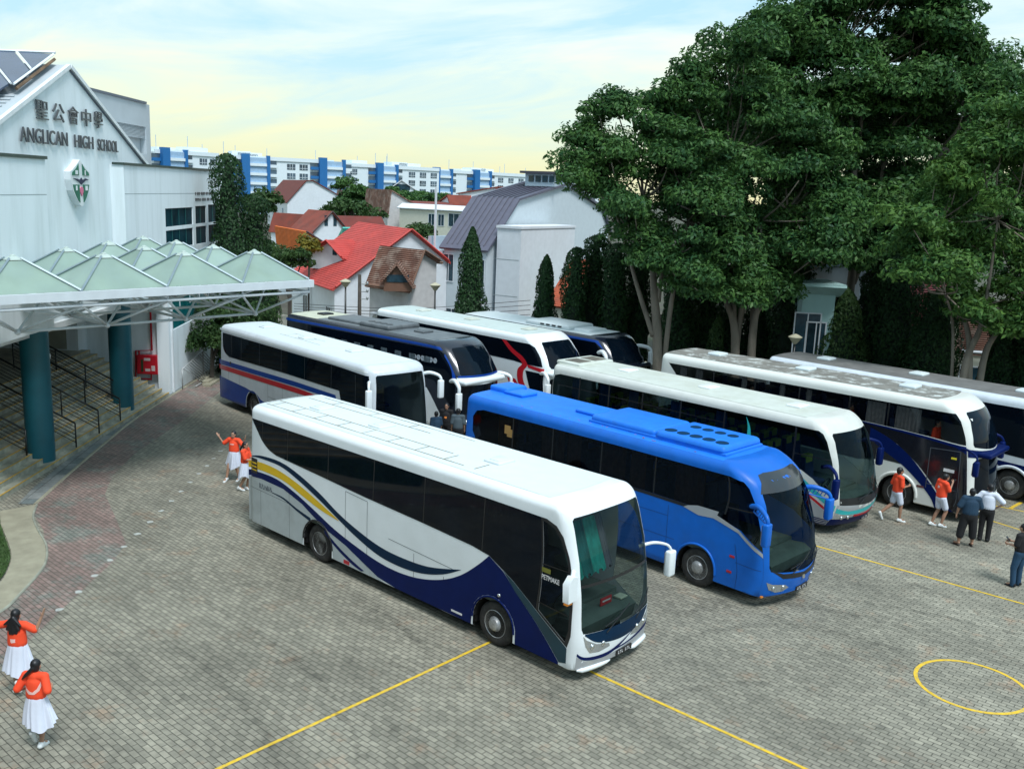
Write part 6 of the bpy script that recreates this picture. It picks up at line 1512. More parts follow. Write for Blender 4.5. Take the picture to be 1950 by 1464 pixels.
cols = [(895, 440, 54, 606, 49, 'lone narrow tree in front of the grey-roofed white house'), (1036, 492, 44, 612, 48, 'short narrow tree beside the blank white wall, left end of the row'), (1092, 478, 46, 615, 47, 'narrow tree against the orange roof, second in the row'),
        (1128, 455, 44, 620, 48, 'narrow tree just right of the orange roof'), (1168, 470, 56, 640, 47, 'narrow tree left of the first forked trunk'), (1212, 500, 48, 650, 48, 'narrow tree directly left of the leftmost shade tree trunk'), (1290, 520, 66, 660, 46, 'dark narrow tree right of the first forked trunk'), (1340, 545, 60, 670, 47, 'dark narrow tree between the two forked trunks'),
        (1388, 575, 60, 680, 48, 'narrow dark tree behind the second forked trunk'), (1442, 560, 60, 685, 48, 'narrow dark tree just right of the second forked trunk'), (1498, 505, 70, 690, 46, 'dark narrow tree right of the second forked trunk'), (1650, 520, 60, 700, 45, 'narrow dark tree just right of the pale green house'), (1692, 480, 74, 700, 44, 'tallest dark narrow tree, beside the pale house at right'), (1768, 560, 90, 720, 42, 'broad dark narrow tree left of the three slender trunks'), (1905, 600, 70, 740, 41, 'dark narrow tree right of the three slender trunks'), (1960, 590, 60, 745, 40, 'dark narrow tree at the right edge of the photo')]
for i, c in enumerate(cols): column_tree(c[5], c[0], c[1]-8, c[2]*1.12, c[3], c[4], seed=20+i, dens=1.5, taper=(i < 2))
column_tree('leafy young tree with a tall top in front of the pale house at right', 1596, 545, 104, 690, 44, M_LEAFB, seed=41, name='leafy_tree', group=None, dens=1.2)
column_tree('low bright bush between the forked trunks', 1362, 600, 40, 680, 44, M_LEAFB, seed=44, name='bush', group=None, cat='bush')
# creeper pillars at the end of the school wing
column_tree('tall creeper-covered pillar at the end of the school wing', 441, 296, 60, 700, 47.5, M_LEAFC, seed=51, name='creeper_pillar', group=None, taper=False, dens=1.15, cat='creeper')
column_tree('shorter creeper-covered pillar behind the tall one', 487, 370, 58, 690, 50, M_LEAFC, seed=52, name='creeper_pillar', group=None, taper=False, dens=1.1, cat='creeper')
column_tree('low creeper mound right of the two creeper pillars', 512, 455, 44, 650, 52, M_LEAFB, seed=53, name='creeper_mound', group=None, taper=False, cat='creeper')
def bush(label, px, py, depth, rx, rz, leafm=M_LEAFB, n=2600, ls=.18, seed=1, name='bush', trunk=True, cat='bush', group=None):
    c = dp(px, py, depth); b = Vector((c.x, c.y, 0 if c.z < 3.5 or trunk else c.z-rz)); root = empty(name, label, cat, b, 0, group)
    rnd = random.Random(seed); Ps = []; Ns = []
    for k in range(9):
        o = c-b+Vector((rnd.uniform(-.6, .6)*rx, rnd.uniform(-.6, .6)*rx, rnd.uniform(-.5, .5)*rz)); P, Nn = dome(tuple(o), rx*rnd.uniform(.4, .62), n//9, flat=max(.6, min(1.2, rz/rx))); Ps.append(P); Ns.append(Nn)
    leaf_mesh('crown', np.concatenate(Ps), np.concatenate(Ns), ls, leafm, root)
    bm = bmesh.new(); add_tube(bm, [(0, 0, 0), (0.05, 0, (c.z-b.z)*.6), (0, .05, (c.z-b.z))], [rx*.10, rx*.08, rx*.05], 6)
    for k in range(4): add_tube(bm, [(0, 0, (c.z-b.z)*.5), (rnd.uniform(-.5, .5)*rx, rnd.uniform(-.5, .5)*rx, (c.z-b.z)+rnd.uniform(0, .3)*rz)], [rx*.05, rx*.02], 5)
    bm_obj('trunk', bm, M_BARKD, root)
    return root
bush('round green hedge bush against the white wall at the railing', 402, 652, 45.5, 1.25, 1.3, n=7000, seed=2)
bush('green hedge bush between the creeper and the banded coach', 448, 612, 46.5, 1.7, 1.2, n=7000, seed=3)
bush('small yellow-flowering tree beside the orange roof', 587, 478, 62, .75, 1.2, M_LEAFO, n=1300, ls=.3, seed=4, name='flowering_tree', cat='tree')
bush('dark bush below the orange roof', 550, 494, 58, 1.4, .7, n=2400, ls=.28, seed=5)
bush('small dark green tree above the red house roof', 800, 443, 78, 1.3, .9, n=1500, ls=.35, seed=6, name='small_tree', cat='tree')
bush('broad dark tree in front of the blue and white flats', 686, 378, 150, 3.0, 2.6, M_LEAF, n=3800, ls=.75, seed=7, name='distant_tree', cat='tree')
bush('distant tree left of the small white gable', 765, 374, 150, 2.7, 1.5, M_LEAF, n=2600, ls=.75, seed=8, name='distant_tree', cat='tree')
bush('distant tree right of the small white gable', 812, 378, 160, 2.6, 1.2, M_LEAF, n=2200, ls=.75, seed=9, name='distant_tree', cat='tree')
bush('low distant tree beside the red roof peak', 848, 380, 165, 1.8, 1.0, M_LEAF, n=1600, ls=.75, seed=10, name='distant_tree', cat='tree')
bush('small green tree left of the brown-roofed house', 498, 388, 150, 2.6, 2.6, M_LEAFB, n=1500, ls=.9, seed=11, name='distant_tree', cat='tree')
bush('green tree between the brown roof and the dark red roof', 668, 402, 120, 3.6, 1.6, M_LEAFB, n=1800, ls=.7, seed=12, name='distant_tree', cat='tree')
bush('small tree under the flats beside the white gable wall', 655, 352, 190, 2.5, 2.0, M_LEAF, n=700, ls=.75, seed=13, name='distant_tree', cat='tree')
# ---------------------------------------------------------------- houses beyond the yard
def mt_roof(name, col, sx=3.0, var=.15, dirt=.35, dcol=(.1, .06, .05)):
    """tiled roof: rows of courses as bump and slight tone"""
    m = mat(name, col, .8, var=var, vscale=.9, dirt=dirt, dcol=dcol, dscale=1.3, dpos=.54)
    t = m.node_tree; b = t.nodes['Principled BSDF']; L = t.links.new
    tcn = t.nodes.new('ShaderNodeTexCoord'); wv = t.nodes.new('ShaderNodeTexWave'); wv.wave_type = 'BANDS'; wv.bands_direction = 'Z'; wv.inputs['Scale'].default_value = sx; wv.inputs['Distortion'].default_value = .4
    L(tcn.outputs['Object'], wv.inputs['Vector'])
    bp = t.nodes.new('ShaderNodeBump'); bp.inputs['Strength'].default_value = .8; bp.inputs['Distance'].default_value = .06; L(wv.outputs['Fac'], bp.inputs['Height']); L(bp.outputs[0], b.inputs['Normal'])
    return m
R_RED = mt_roof('tile_bright_red', (.50, .055, .045), dcol=(.30, .05, .05)); R_BRICK = mt_roof('tile_brick_red', (.26, .055, .035)); R_ORG = mt_roof('tile_orange', (.72, .15, .015), dcol=(.5, .12, .03)); R_BRN = mt_roof('tile_brown', (.16, .070, .045), var=.4, dirt=.9, dcol=(.34, .25, .20)); R_DRED = mt_roof('tile_dark_red', (.17, .030, .022)); R_PUR = mat('metal_roof_slate', (.115, .115, .16), .45, metal=.2, var=.08)
W_WHT = mat('house_white', (.68, .72, .76), .85, var=.04, dirt=.2, dcol=(.5, .53, .54), dscale=.4); W_CRM = mat('house_cream', (.60, .60, .50), .85, var=.05); W_BLU = mat('house_pale_blue', (.44, .54, .62), .85, var=.05); W_PNK = mat('house_pink_grey', (.54, .53, .53), .85, var=.08)
W_GRN = mat('house_pale_green', (.38, .58, .56), .85, var=.05); M_HGL = mat('house_window_glass', (.02, .05, .07), .1, var=.4); M_TRIM = mat('red_trim', (.50, .05, .04), .6)
def house(label, A, B, ze, prof, roofm, wallm, trim=None, extra_len=0.0, ground=0.0, wins=(), gwins=(), name='house', over=.25, backdrop=None, roofs_flat=False, cat='house'):
    """A, B: the two ends of the front eave (pixel of the photo, at height ze); prof: pixels of the gable outline at the B end after the eave"""
    a = Vector((*gp(A[0], A[1], ze), ze)); b = Vector((*gp(B[0], B[1], ze), ze))
    u = (b-a); L_ = u.length; u.normalize(); n = Vector((-u.y, u.x, 0))
    if n.dot(Vector((CPOS[0], CPOS[1], 0))-b) > 0: n = -n
    pr = [(0.0, ze)]
    for px, py in prof:
        if isinstance(py, str): pr.append((pr[-1][0]+px, float(py))); continue
        d = ray(px, py); nn = np.array(u); t = float((np.array(b)-CPOS) @ nn/(d @ nn)); P = CPOS+d*t; pr.append((float((P-np.array(b)) @ np.array(n)), float(P[2])))
    root = empty(name, label, cat, (b.x, b.y, 0), math.atan2(u.y, u.x)); sg = 1 if n.dot(Vector((-u.y, u.x, 0))) > 0 else -1
    # local frame: x along eave (0 at B, -L at A), y*sg inward, z up
    pr2 = [(sg*d, z) for d, z in pr]
    bm = bmesh.new(); outl = [(pr2[0][0], ground)]+pr2+[(pr2[-1][0], ground)]
    add_prism(bm, [(y, z-.12) if 0 < i < len(outl)-1 else (y, z) for i, (y, z) in enumerate(outl)], -L_, 0, 'x')
    w_ = bm_obj('wall', bm, wallm, root)
    bm = bmesh.new()
    for (y0, z0), (y1, z1) in zip(pr2, pr2[1:]):
        if abs(y1-y0) < .05: continue
        d = Vector((y1-y0, z1-z0)).normalized(); nn = Vector((-d.y, d.x)); nn = nn if nn.y > 0 else -nn; o = .3 if (y0, z0) == pr2[0] else 0; o2 = .3 if (y1, z1) == pr2[-1] else 0
        p0 = Vector((y0, z0))-d*o; p1 = Vector((y1, z1))+d*o2
        add_prism(bm, [tuple(p0-nn*.09), tuple(p1-nn*.09), tuple(p1+nn*.05), tuple(p0+nn*.05)], -L_-over, over, 'x')
    rf = bm_obj('roof', bm, roofm, root)
    if trim:
        bm = bmesh.new()
        for x in (over+.03,):
            for (y0, z0), (y1, z1) in zip(pr2, pr2[1:]):
                add_tube(bm, [(x, y0, z0+.03), (x, y1, z1+.03)], .07, 4)
        add_tube(bm, [(-L_, pr2[0][0]-sg*.3, ze-.12), (over, pr2[0][0]-sg*.3, ze-.12)], .08, 4)
        bm_obj('roof_trim', bm, trim, root)
    # windows on the eave side: (x fraction from A, z0, width, height)
    for f, z0, ww, hh in wins:
        x = -L_+L_*f; bm = bmesh.new(); add_box(bm, (x-ww/2, -sg*.03 if sg > 0 else .0, z0), (x+ww/2, .0 if sg > 0 else .03, z0+hh)); o = bm_obj('window', bm, M_HGL, root)
        bm = bmesh.new()
        for (x0, x1, a0, a1) in ((x-ww/2-.06, x+ww/2+.06, z0-.06, z0), (x-ww/2-.06, x+ww/2+.06, z0+hh, z0+hh+.06), (x-ww/2-.06, x-ww/2, z0, z0+hh), (x+ww/2, x+ww/2+.06, z0, z0+hh), (x-.025, x+.025, z0, z0+hh)):
            ya, yb = (-.05, -.031) if sg > 0 else (.031, .05); add_box(bm, (x0, ya, a0), (x1, yb, a1))
        bm_obj('window_frame', bm, W_WHT, o)
    for f, z0, ww, hh in gwins:
        y = pr2[0][0]+(pr2[-1][0]-pr2[0][0])*f; bm = bmesh.new(); add_box(bm, (.0, y-ww/2, z0), (.04, y+ww/2, z0+hh)); bm_obj('window', bm, M_HGL, root)
    return root, pr2, L_, sg
def clean(r):
    for k in ('_L', '_sg'):
        if k in r: del r[k]
h, pr, L_, sg = house('white house with a broad bright red roof and a dormer', (556, 519), (637, 546), 3.4, [(781, 437), (2.6, '5.0')], R_RED, W_WHT, M_TRIM, wins=((.35, .9, 1.0, 1.3), (.88, .7, .9, 1.3)))
h2, *_ = house('projecting dormer with its own red gable roof on the red-roofed house', (694, 487), (655, 489), 4.95, [(627, 458), (1.9, '4.95')], R_RED, W_WHT, M_TRIM, gwins=((.25, 5.0, .35, .35),), name='dormer', ground=4.0, cat='dormer')
h, pr, L_, sg = house('tan house with an old brown tiled roof and air conditioners', (704, 537), (776, 547), 4.2, [(802, 477), (1.2, '5.6')], R_BRN, W_PNK, mat('brown_fascia', (.16, .08, .05), .7), wins=((.35, .6, 1.2, 1.3), (.95, .6, .9, .9)))
for x, z in ((-2.2, 2.3), (-1.5, 2.3), (-2.0, 1.1), (-1.0, 1.0)):
    bm = bmesh.new(); y0, y1 = (-.45, -.06) if sg > 0 else (.06, .45); add_box(bm, (x-.38, y0, z-.28), (x+.38, y1, z+.28), .03); u_ = bm_obj('air_conditioner', bm, W_WHT, h)
    bm = bmesh.new(); add_lathe(bm, [(.2, 0), (.2, .02), (.001, .03)], 16, Matrix.Translation((x+.05, y0-.01 if sg > 0 else y1+.01, z)) @ Matrix.Rotation(R(90), 4, 'X')); bm_obj('fan_grille', bm, M_RAILG, u_)
house('small brown gable with a dark triangular window on the tan house', (792, 519), (784, 540), 4.45, [(756, 500), (731, 528)], R_BRN, mat('brown_fascia', (0, 0, 0)), gwins=((.5, 4.5, 1.2, .4),), name='dormer', ground=4.0, cat='dormer')
# grey-roofed modern house
h, pr, L_, sg = house('three-storey white house with a steep slate-grey metal roof', (846, 466), (926, 472), 6.0, [(984, 379), (1078, 349), (1145, 395), (1.5, '7.0')], R_PUR, mat('house_white_blue', (.56, .63, .67), .85, var=.04), None, wins=((.12, 3.7, .75, 1.7), (.88, 3.5, .6, 1.7), (.22, .9, .8, 1.0)), gwins=())
bm = bmesh.new()
for k in range(8):
    x = -L_*(k+.5)/8
    for (y0, z0), (y1, z1) in zip(pr[:2], pr[1:3]): add_tube(bm, [(x, y0, z0+.09), (x, y1, z1+.09)], .035, 4)
bm_obj('roof_seams', bm, mat('seam_dark', (.05, .05, .075), .5), h)
S_ = sg
def hb(nm, x0, x1, y0, y1, z0, z1, m_, parent, bev=0):
    ya, yb = sorted((S_*y0, S_*y1)); return box_obj(nm, (x0, ya, z0), (x1, yb, z1), m_, parent, bev)
H6 = h
hb('box_extension', .35, 2.1, .7, 8.0, 0, 7.25, W_WHT, h); hb('extension_cap', .3, 2.15, .62, 8.05, 7.26, 7.42, W_WHT, h)
hb('rooftop_turret', -L_+1.2, .2, 8.0, 11, pr[2][1]-.3, pr[2][1]+.55, W_BLU, h); hb('turret_roof', -L_+.9, .5, 7.7, 11.3, pr[2][1]+.56, pr[2][1]+.72, mat('dark_fascia', (.05, .05, .07), .6), h)
for k in range(5): hb('turret_window', -L_+1.5+k*.55, -L_+1.9+k*.55, 7.94, 7.99, pr[2][1]+.0, pr[2][1]+.42, M_HGL, h)
hb('stair_tower', -L_-1.0, -L_-.02, -.2, 2.2, 0, 5.6, MATS['house_white_blue'], h); hb('balcony_wall', -L_-1.1, -L_-.9, -.25, 2.2, 5.62, 6.5, W_BLU, h); hb('rain_pipe', -L_-.60, -L_-.50, -.32, -.21, 0, 9.6, W_WHT, h)
hb('side_door', -.9, -.1, -.06, -.004, 0, 2.2, M_HGL, h); hb('porch_frame', -1.1, .0, -.5, -.07, 2.3, 2.45, W_WHT, h)
for z in (3.0, 5.3): hb('wall_joint', .2, 2.0, .69, .698, z, z+.03, MATS['groove_grey'], h)
# houses further off
house('white party-walled house with a brown and red tiled roof', (509, 377), (547, 384), 6.3, [(583, 344), (596, 344), (645, 372), (647, 386)], R_DRED, W_WHT, wins=((.3, 3.2, 2.2, 1.8), (.8, 3.2, 1.6, 1.8)))
house('small brown roof behind the white party wall', (636, 392), (660, 399), 5.0, [(668, 364), (5, '5.0')], R_BRN, W_PNK)
house('white gable with two slit windows under a brick red roof', (554, 437), (594, 442), 5.0, [(631, 403), (664, 444)], R_BRICK, W_WHT, mat('dark_trim', (.08, .04, .04), .7), gwins=((.38, 5.6, .35, 1.0), (.62, 5.6, .35, 1.0)))
house('long low brick red roof left of the white gable', (516, 437), (588, 442), 4.6, [(597, 410), (5, '4.6')], R_BRICK, W_WHT)
house('low house with a vivid orange roof', (530, 470), (586, 484), 3.9, [(582, 441), (3, '3.9')], R_ORG, W_WHT, mat('dark_trim', (.08, .04, .04), .7))
house('low house with a long dark red roof behind the green-tiled one', (655, 440), (735, 441), 4.8, [(722, 413), (5, '4.8')], R_DRED, W_WHT)
house('old weathered brown roof with a pink gable', (694, 402), (738, 407), 6.0, [(744, 362), (6, '6.0')], R_BRN, W_PNK)
house('pale wall block beside the weathered brown roof', (722, 404), (762, 407), 6.0, [(768, 403), (7, '6.0')], W_PNK, W_PNK)
house('strip of turquoise roof between the red roofs', (648, 470), (690, 470), 4.2, [(700, 434), (2, '4.2')], mat('turquoise_roof', (.10, .50, .42), .7, var=.1), W_WHT)
house('flat-roofed cream building with a row of small windows', (761, 394), (892, 401), 7.0, [(900, 394), (8, '7.0')], W_WHT, W_CRM, wins=((.48, 4.9, .9, 1.4), (.62, 4.9, .9, 1.4), (.8, 4.9, 1.6, 1.6), (.93, 4.9, 1.2, 1.6)))
house('small bright red gable roof above the cream building', (861, 396), (900, 397), 7.0, [(893, 373), (4, '7.0')], R_BRICK, W_WHT, M_TRIM)
house('long thin red roof over the cream building', (780, 391), (860, 394), 7.2, [(858, 386), (3, '7.2')], R_DRED, W_WHT)
house('white gable with a grid window in front of the flats', (790, 362), (796, 364), 9.0, [(765, 343), (732, 366)], W_WHT, W_WHT, gwins=((.5, 9.05, 3, 1),))
house('small white house with a red ridge before the flats', (938, 368), (975, 369), 9.2, [(985, 358), (6, '9.0')], R_BRICK, W_WHT, M_TRIM)
house('orange tiled roof showing between the narrow trees', (1047, 576), (1085, 580), 3.0, [(1135, 497), (3, '5')], R_ORG if False else mt_roof('tile_terracotta', (.42, .085, .035)), W_CRM, wins=((.5, .5, 1, 1.4),))
house('pale green house with tall dark shutters behind the right trees', (1530, 555), (1592, 558), 5.6, [(1602, 545), (4, '5.9')], W_GRN, W_GRN, wins=((.22, 1.6, 1.1, 3.0), (.50, 1.6, .8, 2.6)))
house('white upper storey seen through the trees at right', (1640, 520), (1745, 520), 6.2, [(1760, 500), (4, '6.2')], W_BLU, W_WHT, wins=((.3, 5.2, 1.2, 1.2), (.75, 5.2, 1.2, 1.2)))
house('purplish red roofed house glimpsed left of the three slender trunks', (1690, 650), (1790, 655), 3.2, [(1800, 540), (3, '4.5')], mt_roof('tile_plum', (.20, .05, .06)), W_CRM)
house('low house with a tiled roof at the right edge behind the trees', (1830, 662), (1960, 672), 3.0, [(1970, 610), (3, '4')], R_BRN, W_CRM, W_WHT, wins=((.2, .5, 1, 1.6), (.7, .5, 1, 1.6)))
# low boundary wall behind the trees
bw = box_obj('boundary_wall', (-32, 27.6, 0), (30, 27.8, 1.6), W_PNK); tag(bw, 'low boundary wall along the back of the paved yard', 'wall')

# ---- slab blocks of flats
M_FLW = mat('flats_white', (.70, .78, .82), .8, var=.03); M_FLB = mat('flats_blue', (.012, .135, .37), .6, var=.05); M_FLG = mat('flats_window', (.06, .10, .14), .15, var=.5, vscale=.3)
M_FLL = mat('flats_lift_panel', (.30, .45, .62), .7, var=.1)
def flats(label, pxl, pxr, dl, dr, ztop, nbay, towers):
    a = dp(pxl, 380, dl); b = dp(pxr, 380, dr); a.z = b.z = 0
    u = b-a; L_ = u.length; u.normalize(); ang = math.atan2(u.y, u.x)
    root = empty('apartment_block', label, 'building', a, ang, 'white and blue slab blocks on the skyline')
    side = 1 if Vector((-u.y, u.x, 0)).dot(Vector((CPOS[0], CPOS[1], 0))-a) > 0 else -1    # local +y*side faces the camera
    def fb(nm, x0, x1, y0, y1, z0, z1, m_, p=None):
        ya, yb = sorted((side*y0, side*y1)); return box_obj(nm, (x0, ya, z0), (x1, yb, z1), m_, p or root)
    fb('wall', 0, L_, -12, 0, -2, ztop, M_FLW); fb('parapet', .1, L_-.1, .0+.003, .35, ztop-.5, ztop+.6, M_FLW)
    nf = 5
    for i in range(nbay):
        x = L_*(i+.5)/nbay; skip = any(-8.2 < x-t*L_ < 7.8 for t in towers)
        if skip: continue
        for f in range(nf):
            z = ztop-2.9-f*2.75; o = fb('window', x-1.3, x+1.3, .003, .10, z, z+1.7, M_FLG)
            if f < 3: 
                bm = bmesh.new(); ya = side*.11; yb = side*.18
                for q in (x-.4, x+.4): add_box(bm, (q-.05, min(ya, yb), z), (q+.05, max(ya, yb), z+1.7))
                add_box(bm, (x-1.3, min(ya, yb), z+.45), (x+1.3, max(ya, yb), z+.55)); bm_obj('window_frame', bm, M_FLW, o)
    for t in towers:
        x = t*L_
        fb('stair_tower', x-4.4, x-2.0, 0, 1.6, -2, ztop+1.2, M_FLB); fb('stair_tower', x+3.2, x+4.2, 0, 1.2, -2, ztop+.9, M_FLB); fb('lift_lobby', x-1.99, x+3.19, 0.004, .8, -2, ztop+.2, M_FLL)
        for f in range(5):
            z = ztop-1.4-f*2.75; fb('balcony', x-1.95, x+3.15, .81, 1.3, z-.9, z-.1, M_FLW); fb('blue_balcony', x-7.0, x-4.45, .004, .7, z-1.2, z-.3, M_FLB); fb('recess', x-7.0, x-4.45, .004, .2, z-.29, z+.9, M_FLG)
            fb('blue_balcony', x+4.25, x+6.4, .004, .7, z-1.2, z-.3, M_FLW); fb('recess', x+4.25, x+6.4, .004, .2, z-.29, z+.9, M_FLG)
    rnd = random.Random(int(pxl))
    for k in range(3):
        x = rnd.uniform(.1, .85)*L_; w2 = rnd.uniform(4, 9); fb('rooftop_box', x, x+w2, -8, -3, ztop, ztop+rnd.uniform(1.0, 1.9), M_FLW)
    for k in range(4):
        x = rnd.uniform(.05, .95)*L_; bm = bmesh.new(); add_tube(bm, [(x, -side*5, ztop), (x, -side*5, ztop+rnd.uniform(3, 5))], .08, 5); bm_obj('aerial', bm, M_FLL, root)
    return root
flats('end block of blue and white flats beside the school wall', 296, 418, 262, 280, 16.6, 6, (.28,))
flats('block of white and blue flats between the creeper pillar and the broad tree', 420, 636, 283, 300, 16.4, 9, (.30, .98))
flats('block of white and blue flats right of centre on the skyline', 638, 835, 303, 330, 15.9, 9, (.47,))
flats('block of white and blue flats left of the grey-roofed house', 837, 1000, 333, 362, 15.6, 8, (.02, .46))
flats('farthest block of flats half hidden by the grey-roofed house', 1002, 1140, 365, 395, 15.3, 6, (.10,))

# ---- street furniture beyond the coaches
def lamp_post(label, px, ytop, depth, base_z=0):
    t = dp(px, ytop, depth); b = Vector((t.x, t.y, 0)); root = empty('street_lamp', label, 'street lamp', b, 0, 'lantern-topped street lamps beyond the coaches')
    h_ = t.z
    bm = bmesh.new(); add_tube(bm, [(0, 0, 0), (0, 0, h_-.35)], [.07, .045], 8); bm_obj('post', bm, M_RAIL, root, smooth=True)
    bm = bmesh.new(); add_lathe(bm, [(.06, h_-.38), (.10, h_-.34), (.26, h_-.12), (.30, h_-.08), (.12, h_+.02), (.001, h_+.06)], 16); bm_obj('lantern', bm, mat('lantern_cream', (.45, .42, .30), .5), root, smooth=True, sharp=30)
lamp_post('street lamp in front of the red-roofed house wall', 658, 533, 50)
lamp_post('street lamp in front of the grey-roofed house', 829, 540, 50)
lamp_post('street lamp half hidden by the dark trees at right', 1515, 638, 40)
t_ = dp(685, 523, 51); root = empty('utility_pole', 'dark utility pole with insulators beside the red-roofed house', 'pole', (t_.x, t_.y, 0))
bm = bmesh.new(); add_tube(bm, [(0, 0, 0), (0, 0, t_.z)], [.12, .09], 8); bm_obj('post', bm, M_BARKD, root, smooth=True)
for k in range(3):
    bm = bmesh.new(); add_tube(bm, [(0, 0, t_.z-.5-k*.4), (.35, .25, t_.z-.5-k*.4)], .03, 5); add_ball(bm, (.35, .25, t_.z-.45-k*.4), (.07, .07, .1), seg=8); bm_obj('insulator', bm, M_RAILG, root)
for k in range(5):
    a = dp(560, 578+k*5, 54); b = dp(1010, 572+k*9, 50); m_ = (a+b)/2-Vector((0, 0, .35))
    bm = bmesh.new(); add_tube(bm, spline([a, m_, b], 8), .014, 4); o = bm_obj('overhead_wire', bm, M_BLACK); tag(o, 'thin dark overhead wire strung across the house fronts beyond the coaches', 'wire', 'overhead wires across the house fronts')
# ---------------------------------------------------------------- the classroom block the yard faces, behind the viewpoint (seen mirrored in the glass)
KB = empty('classroom_block', 'long classroom block with open corridors facing the yard', 'building', (10, -19.5, 0), R(-2))
M_KB = mat('corridor_wall', (.62, .66, .66), .85, var=.08); M_KD = mat('corridor_dark', (.06, .09, .10), .6, var=.3)
box_obj('wall', (-34, -8, 0), (34, 0, 14.5), M_KD, KB)
for z in (0.0, 3.4, 6.8, 10.2, 13.6): box_obj('corridor_slab', (-34, .002, z), (34, 1.6, z+.3), M_KB, KB)
for z in (3.7, 7.1, 10.5): box_obj('corridor_parapet', (-34, 1.45, z+.002), (34, 1.6, z+1.0), M_KB, KB)
for k in range(12): box_obj('pillar', (-33.5+k*6, .9, .302), (-33.1+k*6, 1.40, 13.598), M_KB, KB)
# ---------------------------------------------------------------- people
from mathutils.bvhtree import BVHTree
SKIN = mat('skin', (.42, .24, .16), .55, var=.05); SKIN2 = mat('skin_tan', (.33, .18, .115), .55, var=.05)
HAIR = mat('black_hair', (.008, .008, .010), .45, var=.3, vscale=30)
C_OR = mat('orange_tee', (.90, .075, .022), .8, var=.06, bump=.2, bscale=18); C_WH = mat('white_cloth', (.62, .66, .76), .85, var=.04, bump=.2, bscale=14)
C_NV = mat('navy_tee', (.010, .038, .075), .85, var=.15, bump=.2, bscale=18); C_BK = mat('black_cloth', (.008, .008, .010), .85, var=.2); C_JN = mat('denim', (.015, .055, .11), .85, var=.25)
C_GY = mat('grey_tee', (.06, .085, .10), .85, var=.1); C_RB = mat('royal_cloth', (.01, .03, .35), .8); C_SH = mat('white_shoe', (.72, .76, .76), .6); C_SL = mat('sandal', (.03, .015, .012), .7)
def cap(bm, a, b, ra, rb, seg=12, fl=(1, 1)):
    """closed tapered capsule between two points"""
    a = Vector(a); b = Vector(b); d = b-a; L_ = d.length or 1e-4; q = d.to_track_quat('Z', 'Y').to_matrix().to_4x4()
    prof = [(max(ra*math.sin(t), 1e-4), -ra*math.cos(t)) for t in (.0, .4, .8, 1.2, 1.57)]+[(max(rb*math.cos(t), 1e-4), L_+rb*math.sin(t)) for t in (0, .4, .8, 1.2, 1.57)]
    add_lathe(bm, prof, seg, Matrix.Translation(a) @ q @ Matrix.Diagonal((fl[0], fl[1], 1, 1)))
def remesh(bm, name, m, parent, vox=.009, smooth_it=2):
    bmesh.ops.recalc_face_normals(bm, faces=bm.faces[:])
    me = bpy.data.meshes.new(name); bm.to_mesh(me); bm.free()
    t = bpy.data.objects.new(name, me); COL.objects.link(t)
    md = t.modifiers.new('r', 'REMESH'); md.mode = 'VOXEL'; md.voxel_size = vox; md.use_smooth_shade = True
    if smooth_it: s_ = t.modifiers.new('s', 'SMOOTH'); s_.iterations = smooth_it; s_.factor = .5
    dg = bpy.context.evaluated_depsgraph_get(); m2 = bpy.data.meshes.new_from_object(t.evaluated_get(dg))
    bpy.data.objects.remove(t); bpy.data.meshes.remove(me)
    m2.name = name; m2.materials.clear(); m2.materials.append(m); m2.polygons.foreach_set('use_smooth', [True]*len(m2.polygons))
    o = bpy.data.objects.new(name, m2); COL.objects.link(o); o.parent = parent
    return o
def hand(bm, w, e, side, curl=.5, palm=None):
    """palm and five fingers growing from the wrist w, away from the elbow e"""
    w = Vector(w); d = (w-Vector(e)).normalized(); pn = Vector(palm or (side*-1, 0, 0)); pn = (pn-pn.dot(d)*d).normalized(); s_ = d.cross(pn).normalized()
    add_ = lambda a, b, r1, r2: cap(bm, a, b, r1, r2, 8)
    add_(w, w+d*.03, .024, .026)
    for k in (-1, 0, 1): add_(w+d*.02+s_*k*.016, w+d*.085+s_*k*.022, .016, .013)
    for k, ln in ((-1.5, .062), (-.5, .075), (.5, .072), (1.5, .056)):
        p0 = w+d*.088+s_*k*.0185; f1 = (d+pn*curl*.6).normalized(); p1 = p0+f1*ln*.5; f2 = (d*(1-curl*.6)+pn*curl*1.3).normalized(); p2 = p1+f2*ln*.5
        add_(p0-d*.01, p1, .0095, .0088); add_(p1, p2, .0088, .0075)
    p0 = w+d*.03+s_*.022; t1 = p0+(d*.6+s_*.7+pn*.25).normalized()*.042; add_(p0, t1, .012, .0105); add_(t1, t1+(d*.8+s_*.25+pn*.3).normalized()*.032, .0105, .009)
